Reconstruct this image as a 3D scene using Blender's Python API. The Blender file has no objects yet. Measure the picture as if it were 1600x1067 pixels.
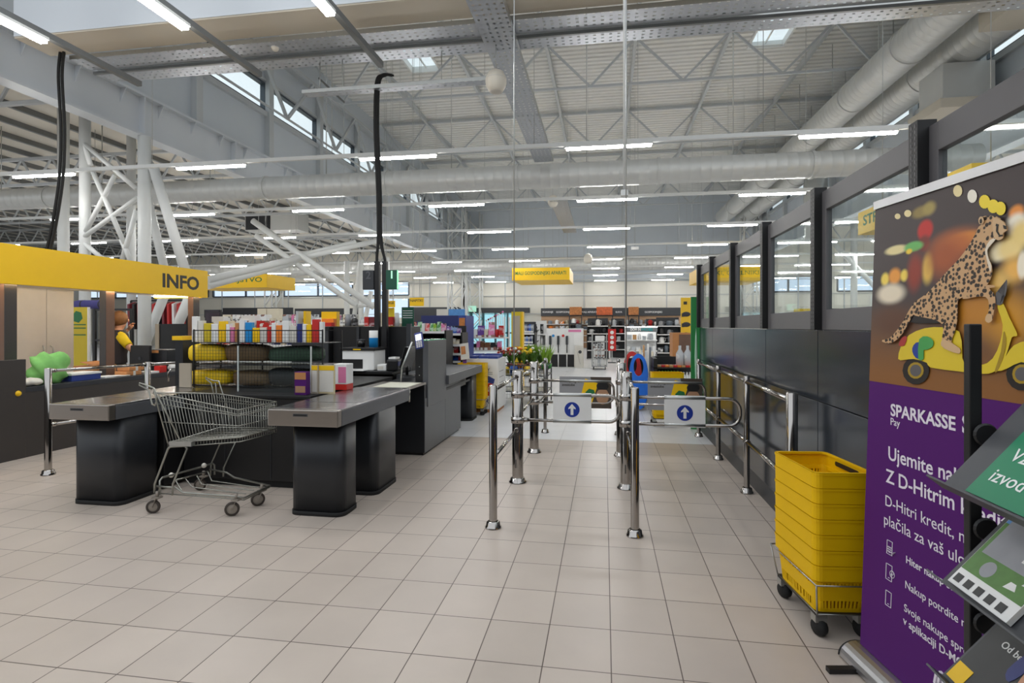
import bpy, bmesh, math, random
from mathutils import Vector, Matrix
random.seed(7)
S = bpy.context.scene
C = S.collection
R = math.radians
# ---------------------------------------------------------------- camera, sky, exposure
FOC, YAW, HOR, EYE = 878.0, 0.1628, 509.0, 1.5
cam_data = bpy.data.cameras.new('camera')
cam = bpy.data.objects.new('camera', cam_data)
C.objects.link(cam)
cam.location = (0, 0, EYE)
cam.rotation_euler = (R(90), 0, YAW)
cam_data.sensor_width = 36.0
cam_data.lens = 36.0 * FOC / 1600
cam_data.shift_y = -(533.5 - HOR) / 1600
cam_data.clip_end = 200
S.camera = cam
S.view_settings.view_transform = 'Standard'
S.view_settings.look = 'None'
S.view_settings.gamma = 1
S.view_settings.use_curve_mapping = False
S.view_settings.exposure = 0.0
world = bpy.data.worlds.new('overcast_sky')
S.world = world
world.use_nodes = True
bg = world.node_tree.nodes['Background']
bg.inputs['Color'].default_value = (0.90, 0.95, 1.0, 1)
bg.inputs['Strength'].default_value = 1.15
LED = 56.0          # radiance of the LED tubes
WARM = 25.0         # light strip under the info fascia

cy_, sy_ = math.cos(YAW), math.sin(YAW)
def ray(x, y):
    r = (x - 800) / FOC
    return (r * cy_ - sy_, r * sy_ + cy_, -(y - HOR) / FOC)
def at(x, y, Y):
    d = ray(x, y); t = Y / d[1]
    return Vector((d[0] * t, Y, EYE + d[2] * t))
def onx(x, y, X):
    d = ray(x, y); t = X / d[0]
    return Vector((X, d[1] * t, EYE + d[2] * t))

# ---------------------------------------------------------------- materials
MATS = {}
def new_mat(name):
    m = bpy.data.materials.new(name); m.use_nodes = True
    nt = m.node_tree
    return m, nt, nt.nodes['Principled BSDF']
def srgb(r, g, b):
    f = lambda v: (v / 255 / 12.92) if v / 255 <= 0.04045 else ((v / 255 + 0.055) / 1.055) ** 2.4
    return (f(r), f(g), f(b), 1)
def mat(name, rgb, rough=0.5, metal=0.0, var=0.06, scale=6.0, spec=0.5, bump=0.0):
    """procedural material: base colour with a little noise in colour and gloss"""
    if name in MATS: return MATS[name]
    m, nt, b = new_mat(name)
    c = srgb(*rgb)
    tc = nt.nodes.new('ShaderNodeTexCoord'); nz = nt.nodes.new('ShaderNodeTexNoise')
    nz.inputs['Scale'].default_value = scale; nz.inputs['Detail'].default_value = 3
    nt.links.new(tc.outputs['Object'], nz.inputs['Vector'])
    mx = nt.nodes.new('ShaderNodeMix'); mx.data_type = 'RGBA'
    mx.inputs[6].default_value = tuple(v * (1 - var) for v in c[:3]) + (1,)
    mx.inputs[7].default_value = tuple(min(1, v * (1 + var)) for v in c[:3]) + (1,)
    nt.links.new(nz.outputs['Fac'], mx.inputs[0]); nt.links.new(mx.outputs[2], b.inputs['Base Color'])
    b.inputs['Roughness'].default_value = rough; b.inputs['Metallic'].default_value = metal
    b.inputs['Specular IOR Level'].default_value = spec
    if bump:
        bp = nt.nodes.new('ShaderNodeBump'); bp.inputs['Strength'].default_value = bump; bp.inputs['Distance'].default_value = 0.01
        nt.links.new(nz.outputs['Fac'], bp.inputs['Height']); nt.links.new(bp.outputs['Normal'], b.inputs['Normal'])
    MATS[name] = m
    return m
def emit(name, rgb, strength):
    if name in MATS: return MATS[name]
    m, nt, b = new_mat(name)
    b.inputs['Base Color'].default_value = (0.8, 0.8, 0.8, 1)
    b.inputs['Emission Color'].default_value = tuple(rgb) + (1,)
    b.inputs['Emission Strength'].default_value = strength
    MATS[name] = m
    return m
def glass(name, tint=(0.93, 0.97, 0.97), gloss=0.10):
    m, nt, b = new_mat(name); nt.nodes.remove(b)
    out = nt.nodes['Material Output']
    t = nt.nodes.new('ShaderNodeBsdfTransparent'); t.inputs['Color'].default_value = tuple(tint) + (1,)
    g = nt.nodes.new('ShaderNodeBsdfGlossy'); g.inputs['Roughness'].default_value = 0.03
    lw = nt.nodes.new('ShaderNodeLayerWeight')
    pw = nt.nodes.new('ShaderNodeMath'); pw.operation = 'POWER'; pw.inputs[1].default_value = 4.5
    nt.links.new(lw.outputs['Facing'], pw.inputs[0])
    mx = nt.nodes.new('ShaderNodeMixShader')
    ad = nt.nodes.new('ShaderNodeMath'); ad.operation = 'MULTIPLY_ADD'; ad.inputs[1].default_value = 0.8; ad.inputs[2].default_value = gloss * 0.3
    nt.links.new(pw.outputs[0], ad.inputs[0]); nt.links.new(ad.outputs[0], mx.inputs[0])
    nt.links.new(t.outputs[0], mx.inputs[1]); nt.links.new(g.outputs[0], mx.inputs[2]); nt.links.new(mx.outputs[0], out.inputs[0])
    MATS[name] = m
    return m
def tiles(name, col, grout, w, h, ox, oy, mortar, rough, var=0.05):
    m, nt, b = new_mat(name)
    tc = nt.nodes.new('ShaderNodeTexCoord'); mp = nt.nodes.new('ShaderNodeMapping')
    mp.inputs['Location'].default_value = (-ox, -oy, 0)
    br = nt.nodes.new('ShaderNodeTexBrick'); br.offset = 0; br.squash = 1
    br.inputs['Scale'].default_value = 1; br.inputs['Brick Width'].default_value = w; br.inputs['Row Height'].default_value = h
    br.inputs['Mortar Size'].default_value = mortar; br.inputs['Mortar Smooth'].default_value = 0.2
    c = srgb(*col)
    br.inputs['Color1'].default_value = tuple(v * (1 - var) for v in c[:3]) + (1,)
    br.inputs['Color2'].default_value = tuple(v * (1 + var) for v in c[:3]) + (1,)
    br.inputs['Mortar'].default_value = srgb(*grout)
    nt.links.new(tc.outputs['Object'], mp.inputs['Vector']); nt.links.new(mp.outputs[0], br.inputs['Vector'])
    nz = nt.nodes.new('ShaderNodeTexNoise'); nz.inputs['Scale'].default_value = 3.0; nz.inputs['Detail'].default_value = 6
    nt.links.new(tc.outputs['Object'], nz.inputs['Vector'])
    mm = nt.nodes.new('ShaderNodeMix'); mm.data_type = 'RGBA'; mm.blend_type = 'MULTIPLY'; mm.inputs[0].default_value = 0.18
    nt.links.new(br.outputs['Color'], mm.inputs[6]); nt.links.new(nz.outputs['Fac'], mm.inputs[7])
    nt.links.new(mm.outputs[2], b.inputs['Base Color'])
    ra = nt.nodes.new('ShaderNodeMapRange'); ra.inputs['To Min'].default_value = rough - 0.06; ra.inputs['To Max'].default_value = rough + 0.08
    nt.links.new(nz.outputs['Fac'], ra.inputs['Value']); nt.links.new(ra.outputs[0], b.inputs['Roughness'])
    bp = nt.nodes.new('ShaderNodeBump'); bp.inputs['Strength'].default_value = 0.4; bp.inputs['Distance'].default_value = 0.002; bp.invert = True
    nt.links.new(br.outputs['Fac'], bp.inputs['Height']); nt.links.new(bp.outputs['Normal'], b.inputs['Normal'])
    MATS[name] = m
    return m
def holes(name, rgb, a, b_, px, py, hx, hy, rough=0.45, metal=0.8):
    """sheet steel with rows of punched slots; a, b_ are the object axes (0 x, 1 y, 2 z) the slots run along"""
    m, nt, b = new_mat(name)
    b.inputs['Base Color'].default_value = srgb(*rgb); b.inputs['Roughness'].default_value = rough; b.inputs['Metallic'].default_value = metal
    tc = nt.nodes.new('ShaderNodeTexCoord'); sp = nt.nodes.new('ShaderNodeSeparateXYZ')
    nt.links.new(tc.outputs['Object'], sp.inputs[0])
    def band(ax, per, frac):
        d = nt.nodes.new('ShaderNodeMath'); d.operation = 'DIVIDE'; d.inputs[1].default_value = per
        nt.links.new(sp.outputs[ax], d.inputs[0])
        f = nt.nodes.new('ShaderNodeMath'); f.operation = 'FRACT'; nt.links.new(d.outputs[0], f.inputs[0])
        l = nt.nodes.new('ShaderNodeMath'); l.operation = 'LESS_THAN'; l.inputs[1].default_value = frac
        nt.links.new(f.outputs[0], l.inputs[0]); return l
    x, y = band(a, px, hx), band(b_, py, hy)
    mu = nt.nodes.new('ShaderNodeMath'); mu.operation = 'MULTIPLY'
    nt.links.new(x.outputs[0], mu.inputs[0]); nt.links.new(y.outputs[0], mu.inputs[1])
    iv = nt.nodes.new('ShaderNodeMath'); iv.operation = 'SUBTRACT'; iv.inputs[0].default_value = 1
    nt.links.new(mu.outputs[0], iv.inputs[1]); nt.links.new(iv.outputs[0], b.inputs['Alpha'])
    MATS[name] = m
    return m
def brushed(name, rgb, rough, axis):
    m, nt, b = new_mat(name)
    tc = nt.nodes.new('ShaderNodeTexCoord'); mp = nt.nodes.new('ShaderNodeMapping')
    sc = [220.0, 220.0, 220.0]; sc[axis] = 3.0
    mp.inputs['Scale'].default_value = sc
    nz = nt.nodes.new('ShaderNodeTexNoise'); nz.inputs['Scale'].default_value = 1; nz.inputs['Detail'].default_value = 2
    nt.links.new(tc.outputs['Object'], mp.inputs['Vector']); nt.links.new(mp.outputs[0], nz.inputs['Vector'])
    ra = nt.nodes.new('ShaderNodeMapRange'); ra.inputs['To Min'].default_value = rough - 0.08; ra.inputs['To Max'].default_value = rough + 0.12
    nt.links.new(nz.outputs['Fac'], ra.inputs['Value']); nt.links.new(ra.outputs[0], b.inputs['Roughness'])
    b.inputs['Base Color'].default_value = srgb(*rgb); b.inputs['Metallic'].default_value = 1
    MATS[name] = m
    return m

# ---------------------------------------------------------------- mesh builder
class MB:
    def __init__(s): s.v = []; s.f = []; s.sm = []
    def add(s, vs, fs, smooth=False):
        o = len(s.v); s.v += [tuple(v) for v in vs]
        for f in fs: s.f.append([i + o for i in f]); s.sm.append(smooth)
        return s
    def hexa(s, p):   # 8 corners: bottom 0-3, top 4-7
        return s.add(p, [(3, 2, 1, 0), (4, 5, 6, 7), (0, 1, 5, 4), (1, 2, 6, 5), (2, 3, 7, 6), (3, 0, 4, 7)])
    def box(s, x0, x1, y0, y1, z0, z1):
        return s.hexa([(x0, y0, z0), (x1, y0, z0), (x1, y1, z0), (x0, y1, z0), (x0, y0, z1), (x1, y0, z1), (x1, y1, z1), (x0, y1, z1)])
    def obox(s, c, size, m=None):
        c = Vector(c); hx, hy, hz = (v / 2 for v in size)
        m = m or Matrix.Identity(3)
        return s.hexa([c + m @ Vector(q) for q in ((-hx, -hy, -hz), (hx, -hy, -hz), (hx, hy, -hz), (-hx, hy, -hz), (-hx, -hy, hz), (hx, -hy, hz), (hx, hy, hz), (-hx, hy, hz))])
    def bar(s, p, q, w, h=None):   # rectangular bar between two points
        p, q = Vector(p), Vector(q); d = q - p; L = d.length
        m = d.to_track_quat('X', 'Z').to_matrix()
        return s.obox((p + q) / 2, (L, w, h or w), m)
    def ring(s, c, u, w, r, n, ry=None):
        return [c + u * (r * math.cos(2 * math.pi * i / n)) + w * ((ry or r) * math.sin(2 * math.pi * i / n)) for i in range(n)]
    def tube(s, pts, r, n=8, closed=False, caps=True, smooth=True):
        pts = [Vector(p) for p in pts]
        rr = r if isinstance(r, (list, tuple)) else [r] * len(pts)
        N = len(pts); rings = []; u = None
        for i, p in enumerate(pts):
            a = pts[i - 1] if (i > 0 or closed) else p
            b = pts[(i + 1) % N] if (i < N - 1 or closed) else p
            t1 = (p - a); t2 = (b - p)
            t = (t1.normalized() if t1.length > 1e-9 else Vector()) + (t2.normalized() if t2.length > 1e-9 else Vector())
            t = t.normalized() if t.length > 1e-9 else Vector((0, 0, 1))
            if u is None:
                u = t.orthogonal().normalized()
            else:
                u = u - t * u.dot(t); u = u.normalized() if u.length > 1e-6 else t.orthogonal().normalized()
            w = t.cross(u)
            rings.append(s.ring(p, u, w, rr[i], n))
        vs = [q for g in rings for q in g]; fs = []
        for i in range(N if closed else N - 1):
            a, b = i * n, ((i + 1) % N) * n
            for k in range(n): fs.append((a + k, a + (k + 1) % n, b + (k + 1) % n, b + k))
        s.add(vs, fs, smooth)
        if caps and not closed:
            o = len(s.v) - len(vs)
            s.f.append([o + k for k in reversed(range(n))]); s.sm.append(False)
            s.f.append([o + (N - 1) * n + k for k in range(n)]); s.sm.append(False)
        return s
    def cyl(s, p, q, r, n=12, r2=None): return s.tube([p, q], [r, r if r2 is None else r2], n)
    def lathe(s, c, prof, n=20, smooth=True, ax=None):
        c = Vector(c); ax = Vector(ax or (0, 0, 1)).normalized(); u = ax.orthogonal().normalized(); w = ax.cross(u)
        vs = [];fs = []
        for r, z in prof: vs += s.ring(c + ax * z, u, w, max(r, 1e-5), n)
        for i in range(len(prof) - 1):
            for k in range(n): fs.append((i * n + k, i * n + (k + 1) % n, (i + 1) * n + (k + 1) % n, (i + 1) * n + k))
        s.add(vs, fs, smooth)
        return s
    def ball(s, c, r, n=14, k=8, sc=(1, 1, 1)):
        vs = []; fs = []
        for i in range(k + 1):
            t = math.pi * i / k
            for j in range(n):
                a = 2 * math.pi * j / n
                vs.append((c[0] + r * sc[0] * math.sin(t) * math.cos(a), c[1] + r * sc[1] * math.sin(t) * math.sin(a), c[2] + r * sc[2] * math.cos(t)))
        for i in range(k):
            for j in range(n): fs.append((i * n + j, (i + 1) * n + j, (i + 1) * n + (j + 1) % n, i * n + (j + 1) % n))
        return s.add(vs, fs, True)
    def ext(s, poly, vec, smooth=False):   # extrude a planar polygon
        poly = [Vector(p) for p in poly]; vec = Vector(vec); n = len(poly)
        vs = poly + [p + vec for p in poly]
        o = len(s.v); s.v += [tuple(v) for v in vs]
        s.f.append([o + i for i in reversed(range(n))]); s.sm.append(False)
        s.f.append([o + n + i for i in range(n)]); s.sm.append(False)
        for i in range(n): s.f.append([o + i, o + (i + 1) % n, o + n + (i + 1) % n, o + n + i]); s.sm.append(smooth)
        return s
    def rbox(s, x0, x1, y0, y1, z0, z1, r=0.05, k=5):   # box with rounded vertical corners
        P = []
        for cx, cy, a0 in ((x1 - r, y0 + r, -90), (x1 - r, y1 - r, 0), (x0 + r, y1 - r, 90), (x0 + r, y0 + r, 180)):
            for i in range(k + 1):
                a = R(a0 + 90 * i / k); P.append((cx + r * math.cos(a), cy + r * math.sin(a), z0))
        return s.ext(P, (0, 0, z1 - z0), True)
    def quad(s, a, b, c, d): return s.add([a, b, c, d], [(0, 1, 2, 3)])
    def pieces(s, name, m, parent=None, **k):
        """each separate piece becomes a part of its own"""
        p = list(range(len(s.v)))
        def f(i):
            while p[i] != i: p[i] = p[p[i]]; i = p[i]
            return i
        for q in s.f:
            for i in q[1:]: p[f(q[0])] = f(i)
        g = {}
        for q, sm in zip(s.f, s.sm): g.setdefault(f(q[0]), []).append((q, sm))
        out = []
        for fs in g.values():
            mp = {}; mb = MB()
            for q, sm in fs:
                for i in q:
                    if i not in mp: mp[i] = len(mb.v); mb.v.append(s.v[i])
                mb.f.append([mp[i] for i in q]); mb.sm.append(sm)
            out.append(mb.build(name, m, parent, **k))
        return out
    def build(s, name, m, parent=None, bevel=0, local=False, sub=0):
        me = bpy.data.meshes.new(name)
        off = Vector() if (parent is None or local) else WL[parent.name]
        me.from_pydata([Vector(v) - off for v in s.v], [], s.f)
        me.polygons.foreach_set('use_smooth', s.sm)
        bm = bmesh.new(); bm.from_mesh(me); bmesh.ops.recalc_face_normals(bm, faces=bm.faces); bm.to_mesh(me); bm.free()
        put_mat(me, m)
        o = bpy.data.objects.new(name, me); C.objects.link(o)
        if parent is not None: o.parent = parent
        WL[o.name] = off
        if bevel:
            b = o.modifiers.new('bevel', 'BEVEL'); b.width = bevel; b.segments = 2; b.limit_method = 'ANGLE'; b.angle_limit = R(40)
        if sub:
            d = o.modifiers.new('sub', 'SUBSURF'); d.levels = sub; d.render_levels = sub
        return o
WL = {}
PENDING = []
def put_mat(me, m):
    if not isinstance(m, str): me.materials.append(m)
    elif m in MATS: me.materials.append(MATS[m])
    else: PENDING.append((me, m))
def tag(o, label=None, cat=None, group=None, kind=None):
    if label: o['label'] = label
    if cat: o['category'] = cat
    if group: o['group'] = group
    if kind: o['kind'] = kind
    return o
def thing(name, label, cat, loc=(0, 0, 0), group=None, rz=0):
    o = bpy.data.objects.new(name, None); o.empty_display_size = 0.1
    C.objects.link(o); o.location = loc; o.rotation_euler = (0, 0, rz); WL[o.name] = Vector(loc)
    return tag(o, label, cat, group)
def struct(o): o['kind'] = 'structure'; return o
def dup(root, loc, label=None, rz=None, group=None):
    r = root.copy(); C.objects.link(r); r.location = loc
    if rz is not None: r.rotation_euler = (0, 0, rz)
    if label: r['label'] = label
    if group: r['group'] = group
    for ch in list(root.children):
        c = ch.copy(); C.objects.link(c); c.parent = r
        for g in list(ch.children):
            d = g.copy(); C.objects.link(d); d.parent = c
    return r
def text(body, size, m, parent, loc, xdir, ydir, name='lettering', bold=0.0, align='LEFT', depth=0.0006, width=None, shear=0):
    """lettering: loc is world, xdir the reading direction, ydir the up direction of the letters"""
    cu = bpy.data.curves.new(name, 'FONT'); cu.body = body; cu.size = size; cu.align_x = align; cu.align_y = 'CENTER'
    cu.extrude = depth; cu.offset = bold * size; cu.shear = shear; cu.resolution_u = 3
    t = bpy.data.objects.new(name + '_tmp', cu); C.objects.link(t)
    dg = bpy.context.evaluated_depsgraph_get(); dg.update()
    me = bpy.data.meshes.new_from_object(t.evaluated_get(dg)); bpy.data.objects.remove(t)
    me.name = name; me.materials.clear(); put_mat(me, m)
    x = Vector(xdir).normalized(); y = Vector(ydir); y = (y - x * y.dot(x)).normalized(); z = x.cross(y)
    M = Matrix((x, y, z)).transposed()
    k = 1.0
    if width:
        xs = [v.co.x for v in me.vertices]; w = max(xs) - min(xs); k = width / w
    off = Vector(loc) - (WL[parent.name] if parent is not None else Vector())
    for v in me.vertices: v.co = M @ Vector((v.co.x * k, v.co.y, v.co.z)) + off
    o = bpy.data.objects.new(name, me); C.objects.link(o)
    if parent is not None: o.parent = parent
    WL[o.name] = WL[parent.name] if parent is not None else Vector()
    return o
ORD = ['first', 'second', 'third', 'fourth', 'fifth', 'sixth', 'seventh', 'eighth', 'ninth', 'tenth', 'eleventh', 'twelfth']

# ---------------------------------------------------------------- palette
tiles('floor_tile', (203, 190, 178), (96, 82, 74), 0.30, 0.3527, 0.03, 2.463, 0.0028, 0.34)
tiles('white_tile', (240, 241, 243), (190, 192, 196), 0.60, 0.60, 0.03, 0.2, 0.002, 0.30, 0.015)
mat('roof_deck', (224, 224, 220), 0.55, 0.0, 0.06, 2)
mat('roof_beige', (212, 206, 194), 0.6, 0.0, 0.05, 2)
mat('steel_grey', (186, 190, 192), 0.45, 0.1, 0.05, 3)
mat('steel_white', (222, 224, 222), 0.4, 0.0, 0.04, 3)
mat('cladding', (196, 203, 209), 0.5, 0.1, 0.04, 1.2)
mat('girder_paint', (206, 211, 216), 0.38, 0.1, 0.05, 1.0)
mat('panel_cream', (222, 219, 208), 0.5, 0.0, 0.03, 1)
mat('duct_steel', (200, 201, 198), 0.40, 0.25, 0.05, 2)
mat('soffit_daylit', (200, 206, 212), 0.5, 0.1, 0.04, 1)  # bluish daylight on the bulkhead front is put into this colour
mat('soffit_beige', (196, 188, 172), 0.6, 0.0, 0.03, 1)
mat('window_frame', (70, 78, 86), 0.4, 0.3)
mat('dark_rail', (120, 122, 122), 0.45, 0.5)
mat('anthracite', (52, 54, 58), 0.42, 0.0, 0.06, 4)
mat('anthracite_panel', (44, 50, 58), 0.16, 0.1, 0.05, 2)
mat('black', (22, 22, 24), 0.45, 0.0)
mat('black_gloss', (16, 16, 18), 0.2, 0.0)
mat('black_rubber', (26, 26, 26), 0.8)
mat('white', (232, 232, 230), 0.45)
mat('off_white', (214, 210, 200), 0.5)
mat('yellow', (244, 196, 0), 0.42, 0.0, 0.03)
mat('yellow_plastic', (238, 190, 0), 0.5, 0.0, 0.04, spec=0.25)
mat('green_text', (30, 110, 60), 0.5)
mat('dark_text', (52, 48, 40), 0.5)
mat('chrome', (176, 172, 168), 0.09, 1.0, 0.02)
brushed('stainless', (158, 152, 146), 0.30, 0)
brushed('stainless_top', (168, 168, 170), 0.22, 1)
mat('zinc', (186, 188, 186), 0.32, 0.9, 0.06, 30)
holes('tray_x', (176, 180, 186), 0, 1, 0.105, 0.085, 0.34, 0.34)
holes('tray_y', (176, 180, 186), 1, 0, 0.105, 0.085, 0.34, 0.34)
emit('led', (1.0, 0.985, 0.96), LED)
emit('led_warm', (1.0, 0.86, 0.66), WARM)
glass('glass_clear')
glass('glass_window', (0.86, 0.93, 1.0), 0.12)
# ================================================================ SETTING
XL, XR, YF = -9.9, 9.1, 39.6        # clerestory planes of the nave, far wall
XWL, XWR = -42.0, 36.0              # outer walls of the aisles
YW = 7.40                           # where the tiles meet the white floor
def S_(mb, name, m, **k): return struct(mb.build(name, m, **k))
S_(MB().box(XWL, XWR, -8, YW, -0.1, 0), 'floor', 'floor_tile')
S_(MB().box(XWL, XWR, YW, YF + 0.3, -0.1, 0.001), 'floor_2', 'white_tile')
# far wall: cream panels with joints, a window band on the left, upper gable of grey cladding
ZB0, ZB1 = 3.75, 4.75
w = MB()
def far_bay(x0, x1, holes_):
    """wall strip x0..x1 with openings (a, b, z0, z1)"""
    zs = sorted({0.0, 7.2} | {z for h in holes_ for z in h[2:]})
    for za, zb in zip(zs, zs[1:]):
        xs = [x0]
        for a, b, c, d in holes_:
            if c <= za and d >= zb: xs += [a, b]
        xs.append(x1)
        for i in range(0, len(xs), 2):
            if xs[i + 1] > xs[i]: w.box(xs[i], xs[i + 1], YF, YF + 0.2, za, zb)
far_win = [(-41.5, -36.5), (-36, -30.6), (-30.2, -24.6), (-24.2, -18.6), (-18.2, -14.2)]
far_bay(XWL, XL, [(a, b, ZB0, ZB1) for a, b in far_win] + [(-18.2, -14.2, 2.1, 3.5)])
DXA, DXB, DZ = at(718, 490, 38.9).x, at(812, 490, 38.9).x, at(760, 489, 38.9).z
w.box(-9.9, DXA, YF, YF + 0.2, 0, 10.6); w.box(DXB, 9.3, YF, YF + 0.2, 0, 10.6); w.box(DXA, DXB, YF, YF + 0.2, DZ, 10.6)
far_bay(XR, XWR, [(9.8 + i * 5.2, 14.2 + i * 5.2, ZB0, ZB1) for i in range(5)])
w.build('wall_far', 'panel_cream'); struct(bpy.data.objects['wall_far'])
w = MB(); w.box(XL, XR, YF - 0.06, YF, 4.6, 10.6)
S_(w, 'wall_gable', 'cladding')
w = MB()
for z in (2.35, 3.62, 4.58): w.box(XWL, XWR, YF - 0.09, YF - 0.002, z - 0.02, z + 0.02)
for i in range(28): x = XWL + 1.4 + i * 2.8; w.box(x - 0.03, x + 0.03, YF - 0.07, YF - 0.003, 0, 7.0)
S_(w, 'trim_1', 'steel_grey')
n = 0
for a, b in far_win + [(9.8 + i * 5.2, 14.2 + i * 5.2) for i in range(5)]:
    n += 1
    f = MB()
    for x in (a, (a + b) / 2, b): f.box(x - 0.05, x + 0.05, YF - 0.04, YF + 0.1, ZB0, ZB1)
    for z in (ZB0, ZB1): f.box(a, b, YF - 0.04, YF + 0.1, z - 0.05, z + 0.05)
    o = S_(f, 'window_%d' % n, 'window_frame')
    MB().box(a, b, YF + 0.03, YF + 0.05, ZB0, ZB1).build('pane', 'glass_window', o)
f = MB()
for x in (-18.2, -16.2, -14.2): f.box(x - 0.06, x + 0.06, YF - 0.04, YF + 0.1, 2.1, 3.5)
o = S_(f, 'window_%d' % (n + 1), 'window_frame'); MB().box(-18.2, -14.2, YF + 0.03, YF + 0.05, 2.1, 3.5).build('pane', 'glass_window', o)
nwin = n + 2
# outer walls
S_(MB().box(XWL - 0.2, XWL, 2, YF, 0, 7.2), 'wall_left', 'panel_cream')
S_(MB().box(XWR, XWR + 0.2, 2, YF, 0, 7.2), 'wall_right', 'panel_cream')
S_(MB().box(-16, 14, -6.2, -6.0, 0, 4.2), 'wall_back_unseen', 'desk_brown')  # unseen dark wall added behind the camera to dim chrome reflections
# lower parts of the two aisles' ceilings
S_(MB().box(XWL, XL - 0.2, 5.0, YF, 7.0, 7.15), 'ceiling_left', 'roof_beige')
S_(MB().box(XR + 0.2, XWR, 2.0, YF, 7.0, 7.15), 'ceiling_right', 'roof_beige')
w = MB()
for i in range(26): x = XL - 0.9 - i * 1.2; w.box(x - 0.05, x + 0.05, 5.0, YF, 6.86, 7.0)
S_(w, 'beam_left', 'dark_rail')
# nave roof: corrugated deck with two rooflights
ZR = 10.45
sky = [(-6.65, -5.68, 17.3, 18.95), (4.58, 5.6, 17.35, 19.05)]
w = MB()
def deck(x0, x1, y0, y1):
    n_ = max(1, int(round((y1 - y0) / 0.28))); p = (y1 - y0) / n_
    P = []
    for i in range(n_): a = y0 + i * p; P += [(a, 0), (a + p * .42, 0), (a + p * .5, .05), (a + p * .92, .05)]
    P.append((y1, 0))
    vs = [(x0, y, ZR + z) for y, z in P] + [(x1, y, ZR + z) for y, z in P]; k = len(P)
    w.add(vs, [(i, i + 1, k + i + 1, k + i) for i in range(k - 1)])
y1s = 17.3
deck(XL, XR, 6.2, 17.3)
deck(XL, -6.65, 17.3, 19.0); deck(-5.68, 4.58, 17.3, 19.0); deck(5.6, XR, 17.3, 19.0)
deck(XL, XR, 19.0, YF)
S_(w, 'ceiling', 'roof_deck')
for i, (a, b, c, d) in enumerate(sky):
    f = MB()
    for q in ((a, b, c - .06, c), (a, b, d, d + .06), (a - .06, a, c - .06, d + .06), (b, b + .06, c - .06, d + .06)): f.box(*q, ZR - 0.05, ZR + 0.16)
    o = S_(f, 'window_%d' % (nwin + i), 'steel_white')
    f = MB(); f.box((a + b) / 2 - .02, (a + b) / 2 + .02, c, d, ZR + .08, ZR + .13); f.box(a, b, (c + d) / 2 - .02, (c + d) / 2 + .02, ZR + .08, ZR + .13); f.build('glazing_bar', 'steel_white', o)
    MB().box(a, b, c, d, ZR + 0.13, ZR + 0.145).build('pane', 'glass_clear', o)
nwin += 2
# clerestory walls on the girders
WZ0, WZ1 = 7.83, 8.68
def clerestory(X, side, wy0, wy1, name):
    global nwin
    t = 0.12
    x0, x1 = (X - t, X) if side < 0 else (X, X + t)
    w = MB(); w.box(x0, x1, 4.0, YF, 6.43, WZ0); w.box(x0, x1, 4.0, YF, WZ1, ZR + 0.05)
    w.box(x0, x1, 4.0, wy0, WZ0, WZ1); w.box(x0, x1, wy1, YF, WZ0, WZ1)
    S_(w, name, 'cladding')
    xi = X - side * 0.0
    y = wy0
    while y < wy1 - 0.1:
        e = min(wy1, y + 3.0); f = MB()
        for yy in (y + 0.06, e - 0.06): f.box(x0 - .02, x1 + .02, yy - .06, yy + .06, WZ0, WZ1)
        f.box(x0 - .02, x1 + .02, y, e, WZ0, WZ0 + .06); f.box(x0 - .02, x1 + .02, y, e, WZ1 - .06, WZ1)
        o = S_(f, 'window_%d' % nwin, 'window_frame'); nwin += 1
        MB().box((x0 + x1) / 2 - .01, (x0 + x1) / 2 + .01, y, e, WZ0, WZ1).build('pane', 'glass_clear', o)
        y = e
    # posts, sill rail and eaves rail standing in front of the wall
    w = MB(); s = -side
    def bx(a, b, y0, y1, z0, z1): w.box(min(X + s * a, X + s * b), max(X + s * a, X + s * b), y0, y1, z0, z1)
    for k in range(11): yy = 6.3 + k * 3.0 + 0.0; bx(0, 0.16, yy - .11, yy + .11, 6.43, 9.6)
    bx(0, 0.10, 4, YF, WZ0 - .16, WZ0 - .02); bx(0, .07, 4, YF, WZ1 + .02, WZ1 + .1); bx(0, .22, 4, YF, 9.55, 9.72)
    S_(w, name.replace('wall', 'trim'), 'steel_grey')
    # plate girder below
    w = MB(); Xc = X - side * 0.05
    w.box(Xc - .02, Xc + .02, 3.5, YF, 5.6, 6.4); w.box(Xc - .17, Xc + .17, 3.5, YF, 5.55, 5.6); w.box(Xc - .17, Xc + .17, 3.5, YF, 6.4, 6.45)
    for k in range(12): yy = 4.6 + k * 3.0; w.box(Xc - .15, Xc + .15, yy - .02, yy + .02, 5.6, 6.4)
    for k in range(34):
        yy = 5.1 + k * 1.0
        w.ext([(Xc + s * .02, yy, 6.4), (Xc + s * .16, yy, 6.4), (Xc + s * .02, yy, 6.1)], (0, .015, 0))
    S_(w, name.replace('wall', 'beam'), 'girder_paint')
clerestory(XL, -1, 12.3, 33.5, 'wall_clerestory_left')
clerestory(XR, 1, 9.3, 33.5, 'wall_clerestory_right')
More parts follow.
